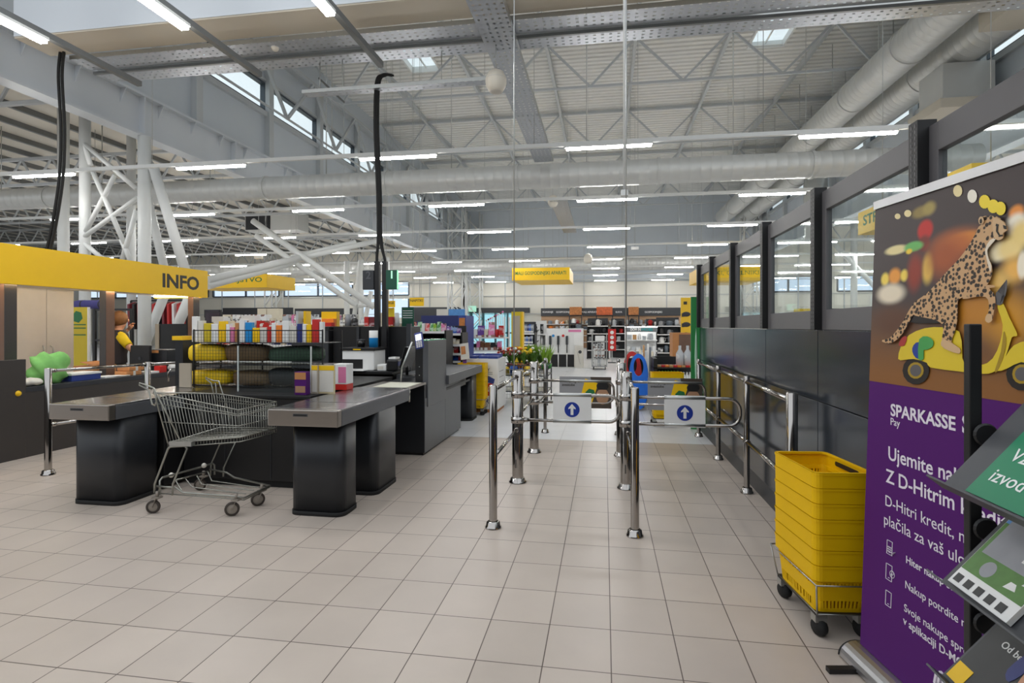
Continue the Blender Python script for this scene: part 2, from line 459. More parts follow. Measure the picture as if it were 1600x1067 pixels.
# roof trusses across the nave
nod = [XL + 0.25, -7.6, -4.7, -1.8, 0.95, 3.75, 6.6, XR - 0.25]
for k, Y in enumerate((11.7, 17.6, 23.5, 29.4, 35.3)):
    w = MB(); zb, zt = 8.92, ZR - 0.12
    mids = [(a + b) / 2 for a, b in zip(nod, nod[1:])]
    w.bar((mids[0], Y, zb), (mids[-1], Y, zb), .07)
    w.bar((nod[0], Y, zt), (nod[-1], Y, zt), .11)
    for i, mx in enumerate(mids):
        w.bar((mx, Y, zb), (nod[i], Y, zt), .065); w.bar((mx, Y, zb), (nod[i + 1], Y, zt), .065)
    w.bar((mids[0], Y, zb), (XL + .1, Y, 9.6), .09); w.bar((mids[-1], Y, zb), (XR - .1, Y, 9.6), .09)
    S_(w, 'roof_truss', 'steel_grey')
w = MB()
for x in nod[1:-1]: w.box(x - .05, x + .05, 6.2, YF, ZR - .2, ZR - .01)
S_(w, 'roof_purlin', 'steel_grey')
# zig-zag side trusses under the eaves, standing off the clerestory
for X in (XL + .45, XR - .45):
    w = MB(); w.bar((X, 11, 9.45), (X, 36, 9.45), .09); w.bar((X, 11, 7.75), (X, 36, 7.75), .05)
    y = 11.0
    for k in range(8):
        w.bar((X, y, 9.45), (X, y + 1.55, 7.75), .08); w.bar((X, y + 1.55, 7.75), (X, y + 3.1, 9.45), .08); y += 3.1
    S_(w, 'eaves_truss', 'steel_grey')
# open web joists of the left and right aisles
def joist(x0, x1, Y, zb, zt, name='aisle_joist'):
    w = MB(); n_ = int(abs(x1 - x0) / 1.1); dx = (x1 - x0) / n_
    sag = lambda x: zb + 0.0
    w.bar((x0, Y, zt), (x1, Y, zt), .09); w.bar((x0, Y, zb), (x1, Y, zb), .08)
    for i in range(n_):
        a = x0 + i * dx
        w.bar((a, Y, zt), (a + dx / 2, Y, zb), .05); w.bar((a + dx / 2, Y, zb), (a + dx, Y, zt), .05)
    S_(w, name, 'steel_grey')
for k in range(6): joist(XL - .6, XWL + 1, 9.6 + k * 5.6, 6.0, 6.82)
for k in range(5): joist(XR + .6, XWR - 1, 6.6 + k * 6.4, 6.0, 6.82)
# bulkhead over the entrance
S_(MB().box(-7.9, 2.0, 6.42, 6.95, 5.42, 7.4), 'ceiling_bulkhead', 'soffit_daylit')
S_(MB().box(-7.9, 2.0, 6.43, 6.94, 5.40, 5.42), 'ceiling_soffit', 'soffit_beige')
S_(MB().box(7.62, 9.05, 11.9, 13.0, 7.55, 9.5), 'ceiling_box', 'soffit_beige')
# ---------------------------------------------------------------- columns of the left girder line
def lattice(pts_near, base_z, name):
    pass
w = MB()
cn = [(-9.72, 10.6), (-11.3, 10.7), (-12.9, 11.9), (-12.6, 13.8)]
struct(MB().cyl((-9.72, 10.6, 0), (-9.72, 10.6, 5.55), .125, 16).build('column_1', 'steel_white'))
struct(MB().cyl((-11.3, 10.7, 0), (-11.3, 10.7, 7.0), .11, 16).build('column_2', 'steel_white'))
struct(MB().cyl((-12.85, 11.6, 0), (-12.85, 11.6, 7.0), .12, 16).build('column_3', 'steel_white'))
struct(MB().cyl((-12.5, 13.2, 0), (-12.5, 13.2, 7.0), .11, 16).build('column_4', 'steel_white'))
w = MB()
zz = lambda u, v, U, V, Y=10.65: w.cyl(at(u / 3.9525, 200 + v / 3.9525, Y), at(U / 3.9525, 200 + V / 3.9525, Y), .05, 8)
zz(525, 100, 845, 378); zz(522, 670, 850, 430); zz(570, 260, 770, 720); zz(710, 290, 530, 640); zz(842, 510, 750, 830); zz(522, 715, 640, 812)
zz(750, 690, 810, 830); zz(500, 40, 560, 230)
S_(w, 'column_bracing', 'steel_white')
# raking struts from the column head down to node points
w = MB()
def strut(p, q, r): w.cyl(p, q, r, 12)
strut(at(240, 262, 10.6), at(296, 445, 10.6), .10); strut(at(228, 300, 11.4), at(262, 440, 11.4), .09)
strut(at(303, 448, 10.6), at(262, 545, 10.6), .10); strut(at(262, 448, 11.4), at(226, 540, 11.4), .10)
S_(w, 'column_strut', 'steel_white')
w = MB(); Y = 15.5
strut(at(395, 345, Y), at(584, 480, Y), .09); strut(at(400, 368, Y), at(558, 478, Y), .08)
strut(at(325, 437, 13.0), at(470, 402, Y), .09); strut(at(325, 447, 13.0), at(462, 409, Y), .09)
strut(at(462, 405, Y), at(590, 376, Y + 1), .08); strut(at(455, 402, Y), at(556, 378, Y + 1), .07)
strut(at(560, 478, Y), at(592, 474, Y), .06)
S_(w, 'column_tree', 'steel_white')
w = MB(); Y = 21.0
for x, y0, y1 in ((542, 408, 560), (564, 406, 560), (604, 402, 560)): strut(at(x, y0, Y), Vector((at(x, y0, Y).x, Y, 0)), .11)
strut(at(563, 408, Y), at(553, 500, Y), .09); strut(at(580, 455, Y), at(562, 540, Y), .09)
S_(w, 'column_far', 'steel_white')
# far right columns seen through the glazing, and end towers of the nave
w = MB()
for X in (10.5, 12.8):
    for Y in (14.0, 26.0): w.cyl((X, Y, 0), (X, Y, 6.0), .13, 12)
strut((9.3, 14, 5.5), (13, 14, 1.2), .1); strut((9.3, 26, 5.5), (13, 26, 1.2), .1); strut((13, 14, 5.5), (9.6, 14, 1.6), .1)
S_(w, 'column_right', 'steel_white')
def tower(X, Y):
    w = MB(); a = .45
    for dx in (-a, a):
        for dy in (-a, a): w.cyl((X + dx, Y + dy, 0), (X + dx, Y + dy, 9.4), .06, 8)
    z = 0
    k = 0
    while z < 9:
        s = 1 if k % 2 else -1
        for dy in (-a, a): w.cyl((X - s * a, Y + dy, z), (X + s * a, Y + dy, z + 1), .035, 6)
        for dx in (-a, a): w.cyl((X + dx, Y - s * a, z), (X + dx, Y + s * a, z + 1), .035, 6)
        z += 1; k += 1
    S_(w, 'column_tower', 'steel_white')
tower(-9.2, 34.5); tower(8.4, 34.5); tower(-9.0, 38.6)
tower(-24.4, 38.6)
# ---------------------------------------------------------------- ducts
def duct(p, q, r, name, label, m='duct_steel'):
    p, q = Vector(p), Vector(q); L = (q - p).length; d = (q - p) / L
    o = thing(name, label, 'air duct', p)
    n_ = max(2, int(L / 0.22)); P = []
    prof = []
    for i in range(n_):
        z = L * i / n_; h = L / n_
        prof += [(r, z), (r, z + h * .86), (r + .003, z + h * .9), (r + .003, z + h * .97)]
    prof.append((r, L))
    MB().lathe(p, prof, 28, True, d).build('pipe', m, o)
    f = MB(); k = max(2, int(L / 3.0))
    for i in range(1, k):
        f.lathe(p + d * (L * i / k), [(r, -.03), (r + .025, -.03), (r + .025, .03), (r, .03)], 28, False, d)
    f.pieces('flange', m, o)
    h = MB()
    for i in range(1, k):
        c = p + d * (L * (i - .5) / k); h.cyl(c + Vector((0, 0, r)), Vector((c.x, c.y, 10.45 if XL < c.x < XR else 7.01)), .012, 6)
    h.pieces('hanger', 'zinc', o)
    return o
duct((-34, 13.0, 4.97), (7.6, 13.0, 4.97), .28, 'ventilation_duct', 'wide round ventilation duct crossing the hall behind nearest light row')
duct((-34, 31.8, 4.98), (8.6, 31.8, 4.98), .40, 'ventilation_duct', 'wide round duct crossing far end of the hall beneath the gable')
duct((7.15, 8.6, 8.15), (7.15, 36, 8.15), .44, 'ventilation_duct', 'long round roof duct nearest the middle of the hall')
duct((8.3, 13.01, 8.05), (8.3, 36, 8.05), .44, 'ventilation_duct', 'long round roof duct tight against the right clerestory windows')
o = thing('duct_drop', 'square duct drop in front of right clerestory windows', 'air duct', (8.3, 15, 6.4))
MB().box(7.76, 8.84, 14.5, 15.5, 6.72, 7.60).build('chute', 'duct_steel', o); MB().box(7.6, 9.0, 14.3, 15.7, 6.5, 6.72).build('collar', 'soffit_beige', o)
o = thing('duct_drop', 'round duct drop farther along the right clerestory', 'air duct', (8.3, 24, 4.9))
MB().cyl((8.3, 24, 4.9), (8.3, 24, 7.6), .42, 20).build('chute', 'duct_steel', o)
# ---------------------------------------------------------------- lights
def lamp_row(Y, x0, x1, label_row, k0, k1):
    z = 4.52
    r = thing('light_track', 'white light track of the %s cross row of lamps' % label_row, 'light track', (x0, Y, z), 'cross light tracks')
    MB().box(x0, x1, Y - .032, Y + .032, z + .035, z + .10).build('rail', 'steel_white', r)
    h = MB(); x = x0 + 1.25
    while x < x1:
        if not 6.5 < x < 8.9: h.cyl((x, Y, z + .1), (x, Y, 7.01 if (x < XL or x > XR) else 10.45), .006, 5)
        x += 3.72
    h.pieces('suspension_wire', 'zinc', r)
    for k in range(k0, k1 + 1):
        xa = -0.66 + 3.72 * k; xb = xa + 1.45
        if xa < x0 or xb > x1: continue
        pos = 'nearest the aisle' if k == 0 else ('%s lamp left of aisle middle' % ORD[-k - 1] if k < 0 else '%s lamp right of aisle middle' % ORD[k - 1])
        o = thing('ceiling_light', 'slim white LED tube on %s cross track, %s' % (label_row, pos), 'ceiling light', (xa, Y, z), 'LED tubes on the %s cross track' % label_row)
        b = MB().box(xa, xb, Y - .034, Y + .034, z + .006, z + .034).build('housing', 'steel_white', o)
        MB().box(xa + .02, xb - .02, Y - .03, Y + .03, z - .03, z + .006).build('diffuser', 'led', o)
rows = ['nearest', 'second nearest', 'third nearest', 'fourth nearest', 'fifth nearest', 'sixth nearest', 'seventh nearest', 'farthest']
for i in range(8):
    Y = 9.6 + 4.05 * i
    lamp_row(Y, -13.6 if i == 0 else -26.5 if i < 4 else -30, 8.9 if i < 1 else 20, rows[i], -3 if i == 0 else -7, 1 if i == 0 else 5)
for i, X in enumerate((-6.4, -4.57, -2.85)):
    z = 4.80; lb = ('left', 'middle', 'right')[i]
    o = thing('light_track', 'dark light track running lengthwise near entrance, %s one of three' % lb, 'light track', (X, 3, z))
    MB().box(X - .035, X + .035, 1.5, 6.9, z + .04, z + .11).build('rail', 'dark_rail', o)
    o = thing('ceiling_light', 'bright LED tube on %s lengthwise track near the entrance' % lb, 'ceiling light', (X, 4, z))
    MB().box(X - .05, X + .05, 4.05, 5.56, z + .006, z + .04).build('housing', 'steel_white', o)
    MB().box(X - .045, X + .045, 4.07, 5.54, z - .035, z + .006).build('diffuser', 'led', o)
# ---------------------------------------------------------------- cable trays
def tray(p, q, w_, ax, name, label, depth=.06, m=None):
    """p, q ends of the tray's middle line; ax 0 along x, 1 along y"""
    o = thing(name, label, 'cable tray', p)
    x0, y0, z = p; x1, y1, _ = q
    hw = w_ / 2
    bx = (x0, x1, y0 - hw, y0 + hw) if ax == 0 else (x0 - hw, x0 + hw, y0, y1)
    MB().box(*bx, z, z + .004).build('base', m or ('tray_x' if ax == 0 else 'tray_y'), o)
    f = MB()
    for s in (-1, 1):
        if ax == 0: f.box(x0, x1, y0 + s * hw - .002, y0 + s * hw + .002, z, z + depth)
        else: f.box(x0 + s * hw - .002, x0 + s * hw + .002, y0, y1, z, z + depth)
    f.build('side', 'zinc', o)
    return o
tray((-7.6, 6.42 + .7, 5.33), (6.4, 7.12, 5.33), .34, 0, 'cable_tray', 'wide perforated cable tray crossing just under the entrance soffit')
tray((-7.6, 7.56, 5.33), (6.4, 7.56, 5.33), .30, 0, 'cable_tray', 'second perforated cable tray behind the one under entrance soffit')
o = thing('support_rail', 'dark rail carrying the two cross cable trays', 'rail', (-7.6, 7.35, 5.29)); MB().box(-7.6, 6.4, 7.33, 7.37, 5.29, 5.33).build('channel', 'dark_rail', o)
# ================================================================ GLAZED PARTITION ON THE RIGHT
XP = 1.35
mat('upright_black', (20, 20, 21), 0.5)
mat('frame_grey', (92, 90, 92), 0.45)
P_ = thing('wall_partition', None, None, (XP, 1.2, 0)); struct(P_)
seams = [8.63, 7.43, 6.25, 5.05, 3.87, 2.67, 1.47, 0.27]
for k in range(7):
    y1, y0 = seams[k] - .004, seams[k + 1] + .004
    if k == 0: y1 = 8.4
    p = MB()
    p.box(XP, XP + .03, y0, y1, .16, 1.015); p.box(XP, XP + .03, y0, y1, 1.021, 1.47)
    p.build('panel', 'anthracite_panel', P_, bevel=.002)
MB().box(XP + .01, XP + .06, .27, 8.4, 0, .155).build('plinth', 'anthracite', P_)
MB().box(XP + .03, XP + .05, .27, 8.4, .15, 1.47).build('core', 'black', P_)
ups = [8.36, 7.40, 6.22, 5.02, 3.84, 2.66, 1.46]
for y in ups:
    u = MB(); u.box(XP - .045, XP + .03, y - .04, y + .03, 1.475, 2.37)
    uo = u.build('upright', 'upright_black', P_)
    s_ = MB()
    for k in range(34):
        for dy in (-.017, .013): s_.box(XP - .0462, XP - .044, y - .006 + dy - .004, y - .006 + dy + .004, 1.50 + k * .0255, 1.515 + k * .0255)
    s_.build('slot_row', 'frame_grey', uo)
for k in range(len(ups) - 1):
    y1, y0 = ups[k] - .03, ups[k + 1] + .03
    f = MB(); t = .075
    f.box(XP, XP + .035, y0, y0 + t, 1.475, 2.34); f.box(XP, XP + .035, y1 - t, y1, 1.475, 2.34)
    f.box(XP, XP + .035, y0 + t, y1 - t, 1.475, 1.60); f.box(XP, XP + .035, y0 + t, y1 - t, 2.22, 2.34)
    fo = f.build('window_frame', 'frame_grey', P_, bevel=.002)
    MB().box(XP + .015, XP + .021, y0 + t, y1 - t, 1.60, 2.22).build('pane', 'glass_clear', fo)
# ================================================================ CHROME RAILS AND GATES
def foot(mb, x, y, r=.055):
    mb.lathe((x, y, 0), [(r, 0), (r, .012), (r * .86, .02), (r * .80, .045), (r * .62, .052)], 20)
def post(parent, x, y, h, r, name='post'):
    m = MB(); m.lathe((x, y, 0), [(r, .0), (r, h - .008), (r * .85, h), (0, h)], 20)
    o = m.build(name, 'chrome', parent)
    f = MB(); foot(f, x, y, r + .032); f.build('foot_collar', 'chrome', o)
    return o
def hrail(parent, p, q, r=.017, name='rail'):
    p, q = Vector(p), Vector(q); d = (q - p).normalized()
    m = MB(); m.cyl(p, q, r, 12); o = m.build(name, 'chrome', parent)
    c = MB()
    for a in (p + d * .02, q - d * .02): c.cyl(a - d * .02, a + d * .02, r + .006, 12)
    c.pieces('clamp', 'chrome', o)
# right hand rail along the partition
g = thing('guard_rail', 'chrome two-bar guard rail running along dark glazed partition', 'guard rail', (1.255, 5.3, 0))
post(g, 1.235, 4.0, 1.055, .036); 
for y in (5.32, 6.60, 7.92): post(g, 1.262, y, 1.05, .025)
ys = [(1.235, 4.0), (1.262, 5.32), (1.262, 6.60), (1.262, 7.92)]
for (xa, ya), (xb, yb) in zip(ys, ys[1:]):
    for z in (1.0, .46): hrail(g, (xa, ya + .03, z), (xb, yb - .02, z), .019)
def near_rail(x, label):
    g = thing('guard_rail', label, 'guard rail', (x, 4.1, 0))
    post(g, x, 4.1, 1.06, .030)
    for z in (1.02, .52): hrail(g, (x, 4.13, z), (x, 5.24, z), .016)
    return g
near_rail(-.815, 'chrome guard rail with near post left of the tiled entry lane')
near_rail(.215, 'chrome guard rail with near post between the two entry lanes')
def gate(x, y, L, label, arrow, back):
    g = thing('entry_gate', label, 'entry gate', (x, y, 0))
    po = post(g, x, y, 1.075, .053, 'motor_post')
    MB().cyl((x - .01, y - .0545, .15), (x - .01, y - .0545, .23), .004, 6).build('key_slot', 'black', po)
    z0, z1 = (.60, .845) if arrow else (.60, .855)
    pts = [(x + .03, y, z1), (x + L - .10, y, z1)]
    for k in range(1, 6):
        a = R(90 - 18 * k); pts.append((x + L - .10 + .10 * math.cos(a), y, z1 - .10 + .10 * math.sin(a)))
    for k in range(6):
        a = R(-18 * k); pts.append((x + L - .10 + .10 * math.cos(a), y, z0 + .10 + .10 * math.sin(a)))
    pts += [(x + .03, y, z0)]
    arm = MB().tube(pts, .0155, 10).build('swing_arm', 'chrome', g)
    cl = MB()
    for z in (z0, z1): cl.lathe((x, y, z), [(.054, -.03), (.064, -.03), (.064, .03), (.054, .03)], 20); cl.cyl((x + .05, y, z), (x + .10, y, z), .021, 10)
    cl.pieces('hinge_collar', 'chrome', g)
    if arrow:
        a, b = x + .34, x + .34 + .36
        s = MB().box(a, b, y - .016, y + .016, z0 - .02, z1 + .02).build('sign_plate', 'white', g, bevel=.003)
        cx, cz = (a + b) / 2, (z0 + z1) / 2 - .012
        MB().lathe((cx, y - .0162, cz), [(0, .0015), (.071, .0015), (.071, 0)], 32, False, (0, -1, 0)).build('blue_disc', 'sign_blue', s)
        P = [(-.013, -.05), (.013, -.05), (.013, .012), (.034, .004), (.034, .016), (0, .055), (-.034, .016), (-.034, .004), (-.013, .012)]
        MB().ext([(cx + u, y - .0182, cz + w) for u, w in P], (0, -.001, 0)).build('arrow', 'white', s)
        c = MB()
        for z in (z0, z1): c.cyl((a, y, z), (b, y, z), .021, 12)
        c.pieces('clip_rail', 'zinc', g)
    else:
        a, b = x + .30, x + .30 + .60
        s = MB().box(a, b, y - .012, y - .004, .54, .905).build('poster', 'poster_grey', g)
        Y = y - .0125
        MB().ext([(b - .02, Y, .54), (b, Y, .54), (b, Y, .905), (b - .24, Y, .905), (b - .20, Y, .70), (b - .24, Y, .54)], (0, -.0004, 0)).build('poster_dark_print', 'poster_brown', s)  # brown printed area on the right of the poster
        ph = [(a + .22, .56), (a + .36, .53 + .012), (a + .45, .83), (a + .30, .885)]
        MB().ext([(u, Y - .0006, z) for u, z in ph], (0, -.0004, 0)).build('yellow_phone', 'yellow', s)
        MB().lathe((a + .36, Y - .001, .71), [(0, .0006), (.06, .0006), (.06, 0)], 6, False, (0, -1, 0)).build('green_hexagon', 'green_text', s)
        MB().ball((b - .10, Y - .001, .80), .07, 16, 8, (1, .006, .75)).build('figure_hat', 'black', s)
        MB().ball((b - .10, Y - .001, .68), .075, 16, 8, (1, .006, 1.25)).build('figure_face', 'poster_tan', s)
        text('Nov program\nzvestobe', .042, 'dark_text', s, (a + .03, Y - .001, .83), (1, 0, 0), (0, 0, 1), bold=.012)
        c = MB(); c.cyl((a, y, z1), (b, y, z1), .02, 10); c.build('clip_rail', 'zinc', g)
    return g
mat('sign_blue', (20, 52, 150), 0.4); mat('poster_grey', (150, 150, 152), 0.4); mat('poster_brown', (70, 60, 52), 0.4); mat('poster_tan', (170, 130, 100), 0.45)
gate(-.82, 5.33, .96, 'nearer chrome swing gate of left entry lane with blue arrow sign', True, None)
gate(-.82, 6.62, .93, 'farther chrome swing gate of left entry lane with advertising poster', False, None)
gate(.20, 5.29, 1.00, 'nearer chrome swing gate of right entry lane with blue arrow sign', True, None)
gate(.19, 6.60, .93, 'farther chrome swing gate of right entry lane with advertising poster', False, None)
def mid_rail(x, label):
    g = thing('guard_rail', label, 'guard rail', (x, 7.86, 0))
    post(g, x, 7.86, 1.05, .024)
    for z in (1.0, .52): hrail(g, (x, 6.69, z), (x, 7.84, z), .016)
    for z in (1.0, .64): hrail(g, (x, 5.41, z), (x, 6.52, z), .016)
mid_rail(-.82, 'chrome rail joining the gate posts left of left entry lane')
mid_rail(.19, 'chrome rail joining the gate posts between the entry lanes')
for x, y, lb in ((-.86, 5.36, 'left'), (.20, 5.33, 'right')):
    tag(MB().cyl((x, y, 1.075), (x, y, 6.9), .006, 6).build('power_conduit', 'zinc'), 'thin steel conduit rising from nearer gate post of %s lane' % lb, 'conduit')
# ================================================================ CHECKOUT LANES
mat('apron_grey', (88, 90, 94), 0.40, 0.1); mat('belt', (40, 41, 44), 0.5); mat('cream_panel', (226, 224, 206), 0.4)
mat('pedestal', (36, 38, 42), 0.38, 0.1, 0.05, 3)
def pedestal(parent, x0, x1, y0, y1, h=.73):
    o = MB().rbox(x0, x1, y0, y1, .03, h, .075).build('pedestal', 'pedestal', parent)
    MB().rbox(x0 - .006, x1 + .006, y0 - .006, y1 + .006, 0, .034, .08).build('skirting', 'black_rubber', o)
def lane_front(parent, x0, x1, y0, y1, lift=False):
    b = MB().box(x0, x1, y0 - .02, y0 + .05, .728, .857).build('bumper', 'stainless', parent, bevel=.008)
    xm = (x0 + x1) / 2
    MB().box(xm - .075, xm + .045, y0 - .0225, y0 - .019, .805, .826).build('nameplate', 'apron_grey', b)
    MB().box(xm - .070, xm + .040, y0 - .0235, y0 - .022, .809, .822).build('plate_face', 'black', b)
    t = MB(); t.box(x0, x1 - .004, y0 + .05, y1, .842, .857); t.build('worktop', 'stainless_top', parent, bevel=.003)
    MB().box(x0 + .05, x1 - .05, y0 + .42, y1 - .03, .857, .8585).build('slide_plate', 'stainless_top', parent)
    MB().box(x1 - .03, x1, y0 + .05, y1, .728, .842).build('apron', 'apron_grey', parent, bevel=.003)
    MB().box(x0, x0 + .03, y0 + .05, y1, .728, .842).build('apron', 'black', parent)
    MB().box(x0 + .03, x1 - .03, y0 + .05, y1, .728, .742).build('underside', 'black', parent)
c1 = thing('checkout_counter', 'checkout counter beside entry gates with stainless worktop and bagging table', 'checkout counter', (-2.28, 4.0, 0))
lane_front(c1, -2.57, -1.99, 4.0, 5.57)
pedestal(c1, -2.47, -2.02, 4.12, 4.42); pedestal(c1, -2.50, -1.985, 4.70, 5.22)
MB().box(-2.55, -2.03, 5.57, 6.24, .825, .85).build('scanner_deck', 'stainless', c1)
MB().box(-2.42, -2.05, 5.64, 6.12, .85, .855).build('scale_plate', 'cream_panel', c1)
q = MB(); q.cyl((-2.0, 5.585, .71), (-2.0, 5.585, .85), .011, 10); q.build('guide_pin', 'chrome', c1)
cab = MB(); cab.box(-2.62, -2.05, 6.24, 7.09, 0.03, .82); cab.build('till_cabinet', 'pedestal', c1, bevel=.004)
MB().box(-2.62, -2.05, 7.096, 7.88, 0.03, .82).build('till_cabinet', 'pedestal', c1, bevel=.004)
for k, (a, b) in enumerate(((6.242, 7.09), (7.096, 7.88))): MB().box(-2.05, -2.046, a, b, .03, .655).build('side_panel', 'apron_grey', c1, bevel=.001)
MB().box(-2.60, -2.07, 6.26, 7.86, 0, .03).build('plinth', 'black', c1)
MB().box(-2.052, -2.04, 7.0, 8.42, .655, .685).build('gap_shade_strip', 'black', c1)  # solid black strip paints the shade of the gap below the table
tl = MB(); tl.box(-2.10, -2.035, 6.33, 7.10, .55, 1.325); tw = tl.build('screen_wall', 'apron_grey', c1, bevel=.004)
MB().box(-2.19, -2.10, 6.33, 6.36, .55, 1.325).build('front_panel', 'black', tw)
MB().box(-2.19, -2.04, 6.34, 7.09, 1.325, 1.333).build('green_glass_shelf', 'green_glass', tw)
k_ = MB()
for z in (.70, .80, .92, 1.02): k_.cyl((-2.14, 6.329, z), (-2.14, 6.325, z), .006, 8)
k_.build('screw', 'zinc', tw)
bt = MB(); bt.box(-2.72, -2.0, 7.10, 9.12, .735, .855); bt.build('bagging_table', 'apron_grey', c1, bevel=.006)
MB().box(-2.68, -2.04, 7.12, 9.08, .855, .858).build('table_mat', 'apron_grey', c1)
pedestal(c1, -2.62, -2.06, 8.62, 9.02, .735)
MB().box(-2.62, -2.10, 7.88, 8.4, 0.6, .735).build('drawer', 'pedestal', c1)
mat('green_glass', (40, 170, 120), 0.2)
# second lane with the display racks on it
c2 = thing('checkout_counter', 'checkout counter behind the trolley with stainless bumper facing entrance', 'checkout counter', (-4.25, 4.0, 0))
lane_front(c2, -4.53, -3.96, 3.98, 5.6)
pedestal(c2, -4.44, -3.97, 4.08, 4.52)
MB().box(-4.53, -3.96, 5.6, 7.6, .03, .857).build('till_cabinet', 'pedestal', c2, bevel=.004)
MB().box(-4.42, -3.975, 4.56, 5.59, .03, .727).build('base_cabinet', 'black', c2, bevel=.004)
t = thing('till_cabinet', 'black cashier cabinet standing between the two checkout counters', 'cabinet', (-3.25, 5.6, 0))
MB().box(-3.955, -2.64, 4.78, 6.75, .06, .83).build('body', 'black', t, bevel=.004)
MB().box(-3.92, -2.66, 4.80, 6.7, 0, .06).build('plinth', 'black_rubber', t)
MB().box(-3.955, -2.64, 4.76, 6.76, .83, .857).build('worktop', 'black', t, bevel=.003)
s_ = MB()
for x in (-3.52, -3.05): s_.box(x - .003, x + .003, 4.774, 4.78, .08, .82)
s_.pieces('door_seam', 'anthracite', t)
# cashier's shelf, back wall and equipment
t = thing('cashier_backwall', 'tall black cupboard wall behind the printer', 'cupboard', (-3.2, 8.0, 0))
MB().box(-3.95, -2.74, 7.75, 8.15, 0, 1.49).build('body', 'black', t, bevel=.004)
s_ = MB()
for x in (-3.55, -3.1): s_.box(x - .02, x + .02, 7.725, 7.75, .9, 1.49)
s_.pieces('edge_strip', 'anthracite', t)
MB().box(-2.80, -2.735, 7.70, 7.76, .0, 1.53).build('corner_post', 'anthracite', t)
t = thing('cashier_desk', 'low black cashier desk that carries the printer', 'desk', (-3.1, 7.3, 0))
MB().box(-3.6, -2.74, 7.0, 7.70, .86, .90).build('top', 'black', t, bevel=.004)
MB().box(-3.58, -2.76, 7.1, 7.68, 0.0, .86).build('body', 'black', t)
t = thing('printer', 'white and black office printer on cashier desk', 'printer', (-3.3, 7.35, .90))
MB().box(-3.50, -3.04, 7.12, 7.52, .90, 1.17).build('body', 'white', t, bevel=.012)
MB().box(-3.52, -3.02, 7.10, 7.54, 1.17, 1.205).build('lid', 'black', t, bevel=.006)
MB().box(-3.495, -3.20, 7.116, 7.122, .925, 1.05).build('paper_tray', 'black', t)
MB().box(-3.33, -3.22, 7.098, 7.102, 1.175, 1.19).build('control_strip', 'yellow', t)
MB().box(-3.50, -3.12, 6.96, 7.11, .905, .912).build('output_tray', 'white', t)
t = thing('drinks_tin', 'blue and white tin standing on top of the printer', 'tin', (-3.15, 7.36, 1.205))
MB().lathe((-3.15, 7.36, 1.205), [(0, 0), (.06, 0), (.06, .13)], 20).build('body', 'tin_blue', t)
MB().lathe((-3.15, 7.36, 1.335), [(.0601, 0), (.06, .10), (0, .10)], 20).build('upper_band', 'white', t)
mat('tin_blue', (30, 140, 210), 0.35)
t = thing('black_cup', 'small black pot on the printer beside blue tin', 'pot', (-3.35, 7.4, 1.205))
MB().lathe((-3.35, 7.4, 1.205), [(0, 0), (.05, 0), (.055, .09), (.05, .09), (.045, .01)], 16).build('body', 'black_gloss', t)
MB().lathe((-3.35, 7.4, 1.295), [(.055, 0), (.058, .015), (0, .018)], 16).build('lid', 'anthracite', t)
t = thing('label_scale', 'small white box device right of the printer', 'device', (-2.96, 7.2, .9))
MB().box(-2.99, -2.86, 7.10, 7.3, .90, .985).build('body', 'white', t, bevel=.01); MB().box(-2.98, -2.9, 7.097, 7.1, .92, .96).build('panel', 'off_white', t)
t = thing('receipt_printer', 'black receipt printer with white paper roll on cashier desk', 'receipt printer', (-2.76, 7.15, .9))
MB().box(-2.84, -2.68, 7.04, 7.26, .90, 1.06).build('body', 'black', t, bevel=.025)
MB().box(-2.81, -2.71, 7.05, 7.2, 1.06, 1.085).build('paper', 'white', t)
MB().box(-2.70, -2.677, 7.06, 7.22, .97, 1.03).build('side_cover', 'tin_navy', t)
mat('tin_navy', (40, 52, 120), 0.4)
t = thing('card_terminal', 'black card terminal with lit screen on slanted arm', 'card terminal', (-2.4, 6.2, .86))
a0, a1 = at(628, 575, 6.2), at(644, 534, 6.2)
MB().tube([Vector((a0.x - .01, 6.2, .851)), a0, a1], .011, 10).build('arm', 'zinc', t)
c = at(655, 532, 6.2); m_ = Matrix.Rotation(R(-14), 3, 'Y') @ Matrix.Rotation(R(-20), 3, 'X')
MB().obox(c, (.10, .03, .20), m_).build('body', 'tin_navy', t, bevel=.012)
MB().obox(c + m_ @ Vector((0, -.0165, .035)), (.07, .002, .075), m_).build('screen', 'screen_pale', t)
kp = MB()
for i in range(3):
    for j in range(4): kp.obox(c + m_ @ Vector((-.025 + .025 * i, -.0165, -.02 - .02 * j)), (.018, .003, .013), m_)
kp.build('key_block', 'off_white', t)
emit('screen_pale', (.8, .85, 1), .9)
t = thing('till_monitor', 'black till screen seen from the side behind card terminal', 'monitor', (-2.55, 7.0, .86))
MB().obox((-2.48, 6.9, 1.10), (.05, .36, .28), Matrix.Rotation(R(15), 3, 'Y')).build('screen', 'black_gloss', t, bevel=.008)
MB().cyl((-2.5, 6.9, .86), (-2.5, 6.9, 1.05), .02, 10).build('stand', 'black', t)
MB().lathe((-2.5, 6.9, .855), [(0, .015), (.09, .015), (.1, 0)], 20).build('base', 'black', t)
